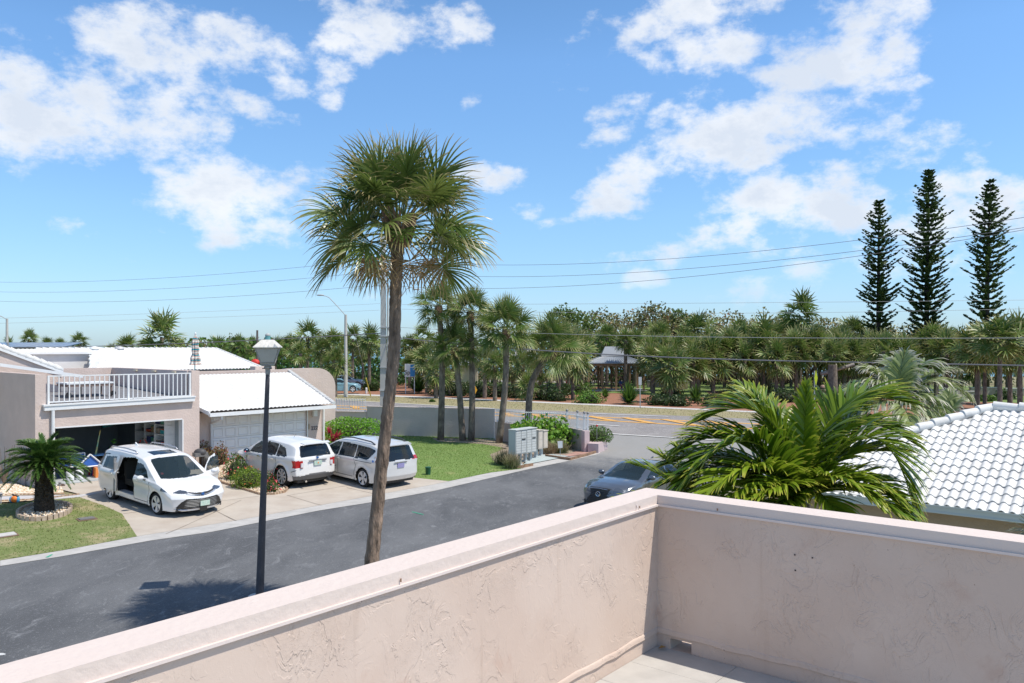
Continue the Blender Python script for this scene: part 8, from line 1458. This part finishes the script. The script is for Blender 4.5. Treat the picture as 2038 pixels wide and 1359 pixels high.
# people in the park, seated
def person(lab, px_, Y, cols_, rz=0., seat=.45):
    X = (px_-CX)/FP*Y; t = thing('person', lab, 'person', (X, Y, 0), None, rz)
    v = [(0, 0, seat+.08), (0, 0, seat+.30), (0, -.02, seat+.50), (0, -.03, seat+.60), (0, -.05, seat+.74), (-.18, -.02, seat+.48), (-.25, -.10, seat+.25), (-.14, -.30, seat+.24), (.18, -.02, seat+.48), (.25, -.10, seat+.25), (.14, -.30, seat+.24), (-.10, -.05, seat+.05), (-.11, -.45, seat+.06), (-.11, -.45, .08), (-.11, -.58, .05), (.10, -.05, seat+.05), (.11, -.45, seat+.06), (.11, -.45, .08), (.11, -.58, .05)]
    e = [(0, 1), (1, 2), (2, 3), (3, 4), (2, 5), (5, 6), (6, 7), (2, 8), (8, 9), (9, 10), (0, 11), (11, 12), (12, 13), (13, 14), (0, 15), (15, 16), (16, 17), (17, 18)]; rd = [.15, .15, .14, .06, .105, .07, .045, .035, .07, .045, .035, .10, .075, .05, .04, .10, .075, .05, .04]
    me = bpy.data.meshes.new('body'); me.from_pydata(v, e, []); o = link('body', me, t); md_ = o.modifiers.new('s', 'SKIN'); 
    if not me.skin_vertices: me.attributes.new('skin_vertices', 'FLOAT', 'POINT') if False else None
    try:
        for i, r_ in enumerate(rd): me.skin_vertices[0].data[i].radius = (r_, r_)
        me.skin_vertices[0].data[0].use_root = True
        o.modifiers.new('u', 'SUBSURF').levels = 1; dg = bpy.context.evaluated_depsgraph_get(); m2 = bpy.data.meshes.new_from_object(o.evaluated_get(dg)); o.modifiers.clear(); o.data = m2
    except Exception:
        o.modifiers.clear(); q = MB(); [q.tube([v[a], v[b]], [rd[a], rd[b]], 6) for a, b in e]; q.blob(v[4], (.1, .11, .13)); me2 = bpy.data.meshes.new('body'); me2.from_pydata(q.v, [], q.f); o.data = me2
    sk, sh_, pa_, ha = cols_
    for m_ in (mat('skin', (.45, .27, .18), .6), sh_, pa_): o.data.materials.append(m_)
    for p in o.data.polygons: c = p.center; p.material_index = 0 if c.z > seat+.60 or (c.y < -.2 and c.z > seat+.15) else (1 if c.z > seat+.14 else 2); p.use_smooth = True
    q = MB(); q.blob((0, -.03, seat+.80), (.10, .11, .10), 10, 6); q.build('hair', ha, t, local=True, smooth=True)
    for sx in (-.035, .035): q = MB(); q.blob((sx, -.155, seat+.76), (.012, .01, .01), 6, 4); q.build('eye', M_plast, t, local=True)
    q = MB(); q.blob((0, -.17, seat+.73), (.014, .02, .02), 6, 4); q.build('nose', MATS['skin'], t, local=True)
cl_ = lambda n, c: mat('cloth_'+n, c, .9); hr_ = lambda n, c: mat('hair_'+n, c, .8)
person('person in a blue and white top seated in the pavilion', 1235, 102.7, (0, cl_('blue', (.12, .2, .5)), cl_('pink', (.6, .1, .3)), hr_('brown', (.06, .035, .02))), .3)
person('person in a teal top seated at the right of the pavilion table', 1243, 103.0, (0, cl_('teal', (.03, .28, .33)), cl_('navy', (.03, .04, .1)), hr_('black', (.02, .015, .01))), -1.2)
person('person in a red top seated left of the pavilion', 1130, 103.4, (0, cl_('red', (.6, .04, .05)), cl_('grey', (.2, .2, .2)), hr_('dark', (.03, .02, .015))), .2)
person('person in a pink top seated beside the one in red', 1137, 103.4, (0, cl_('rose', (.65, .2, .22)), cl_('black', (.02, .02, .02)), hr_('fair', (.3, .2, .1))), -.3)
# red and blue vehicle-like play thing above the roofs, and the solar canopy at the far left
pb_ = thing('playground_top', 'red and blue playground top showing above the white roof left of the lantern', 'playground', (*P(508, 0, 92)[:2], 0)); a = P(508, 722, 92); q = MB(); q.blob((a[0], a[1], a[2]), (.55, .4, .45), 12, 8); q.build('red_dome', M_red, pb_, smooth=True); q = MB(); q.box((a[0]-.6, a[1], a[2]-.15), (1.4, .3, .12)); q.box((a[0]+.1, a[1]-.1, a[2]), (2.2, .2, .12)); q.build('red_bar', M_red, pb_); q = MB(); q.box((a[0]+.2, a[1], a[2]-.55), (1.3, .6, .35)); q.build('blue_base', mat('play_blue', (.04, .35, .62), .5), pb_)
q = MB(); q.box((a[0], a[1]+.2, (a[2]-.6)/2), (1.0, .4, a[2]-.6)); q.build('support', M_galv, pb_)
sp_ = thing('solar_canopy', 'long blue-grey solar panel canopy on grey steel at the far left', 'solar canopy', (*P(60, 0, 90)[:2], 0)); Y9 = 90; a0, a1 = P(-60, 0, Y9)[0], P(157, 0, Y9)[0]; zt9, zb9 = ZY(683, Y9), ZY(690, Y9-3)
for k in range(12): f0, f1 = k/12, (k+1)/12-.004; x0_, x1_ = lerp(a0, a1, f0), lerp(a0, a1, f1); q = MB(); q.add([(x0_, Y9-3, zb9), (x1_, Y9-3, zb9), (x1_, Y9+1, zt9+.1), (x0_, Y9+1, zt9+.1), (x0_, Y9-3, zb9-.08), (x1_, Y9-3, zb9-.08), (x1_, Y9+1, zt9+.02), (x0_, Y9+1, zt9+.02)], [(0, 1, 2, 3), (7, 6, 5, 4), (0, 4, 5, 1), (1, 5, 6, 2), (2, 6, 7, 3), (3, 7, 4, 0)]); q.build('solar_panel', mat('solar_blue', (.05, .09, .16), .25, coat=.5), sp_)
q = MB(); q.tube([(a0, Y9-2.5, zb9-.3), (a1, Y9-2.5, zb9-.1)], .09, 6); q.build('beam', M_galv, sp_)
for k in range(7): x = lerp(a0+1, a1-1.5, k/6); q = MB(); q.box((x, Y9-1, (zb9-.2)/2), (.3, .3, zb9-.2)); q.tube([(x, Y9-1, zb9-1.0), (x+.9, Y9-2.4, zb9-.2)], .06, 5); q.build('column', M_galv, sp_)
sv = thing('small_solar_panel', 'small tilted solar panel on the white roof at the left', 'solar panel', P(82, 700, 50)); a = np.array(P(82, 696, 50)); q = MB(); q.slab([a+(-.2, 0, -.12), a+(.22, 0, -.12), a+(.14, .2, .13), a+(-.26, .2, .13)], (0, .03, -.02)); q.build('panel', MATS['solar_blue'], sv)
# white glint at the lower left, painted as a flat pale patch
pd_ = G(6, 1303); q = MB(); vs = [(pd_[0]-.1+.12*math.cos(a)*random.uniform(.6, 1.2), pd_[1]+.07*math.sin(a)*random.uniform(.6, 1.2), .005) for a in np.linspace(0, 6.28, 12)[:-1]]; q.add(vs, [tuple(range(11))]); o = q.build('painted_glint', mat('glint_white', (.55, .56, .55), .7)); o['kind'] = 'structure'
# own house below the balcony
own = thing('house', 'our own building under the balcony, its floor slab', 'house', (*FR.w(1.5, -1.5, 0)[:2], 0)); q = MB(); q.fb(FR, .02, 4.15, -4.0, -.02, 0, ZF-.21); q.build('wall', M_pink, own)
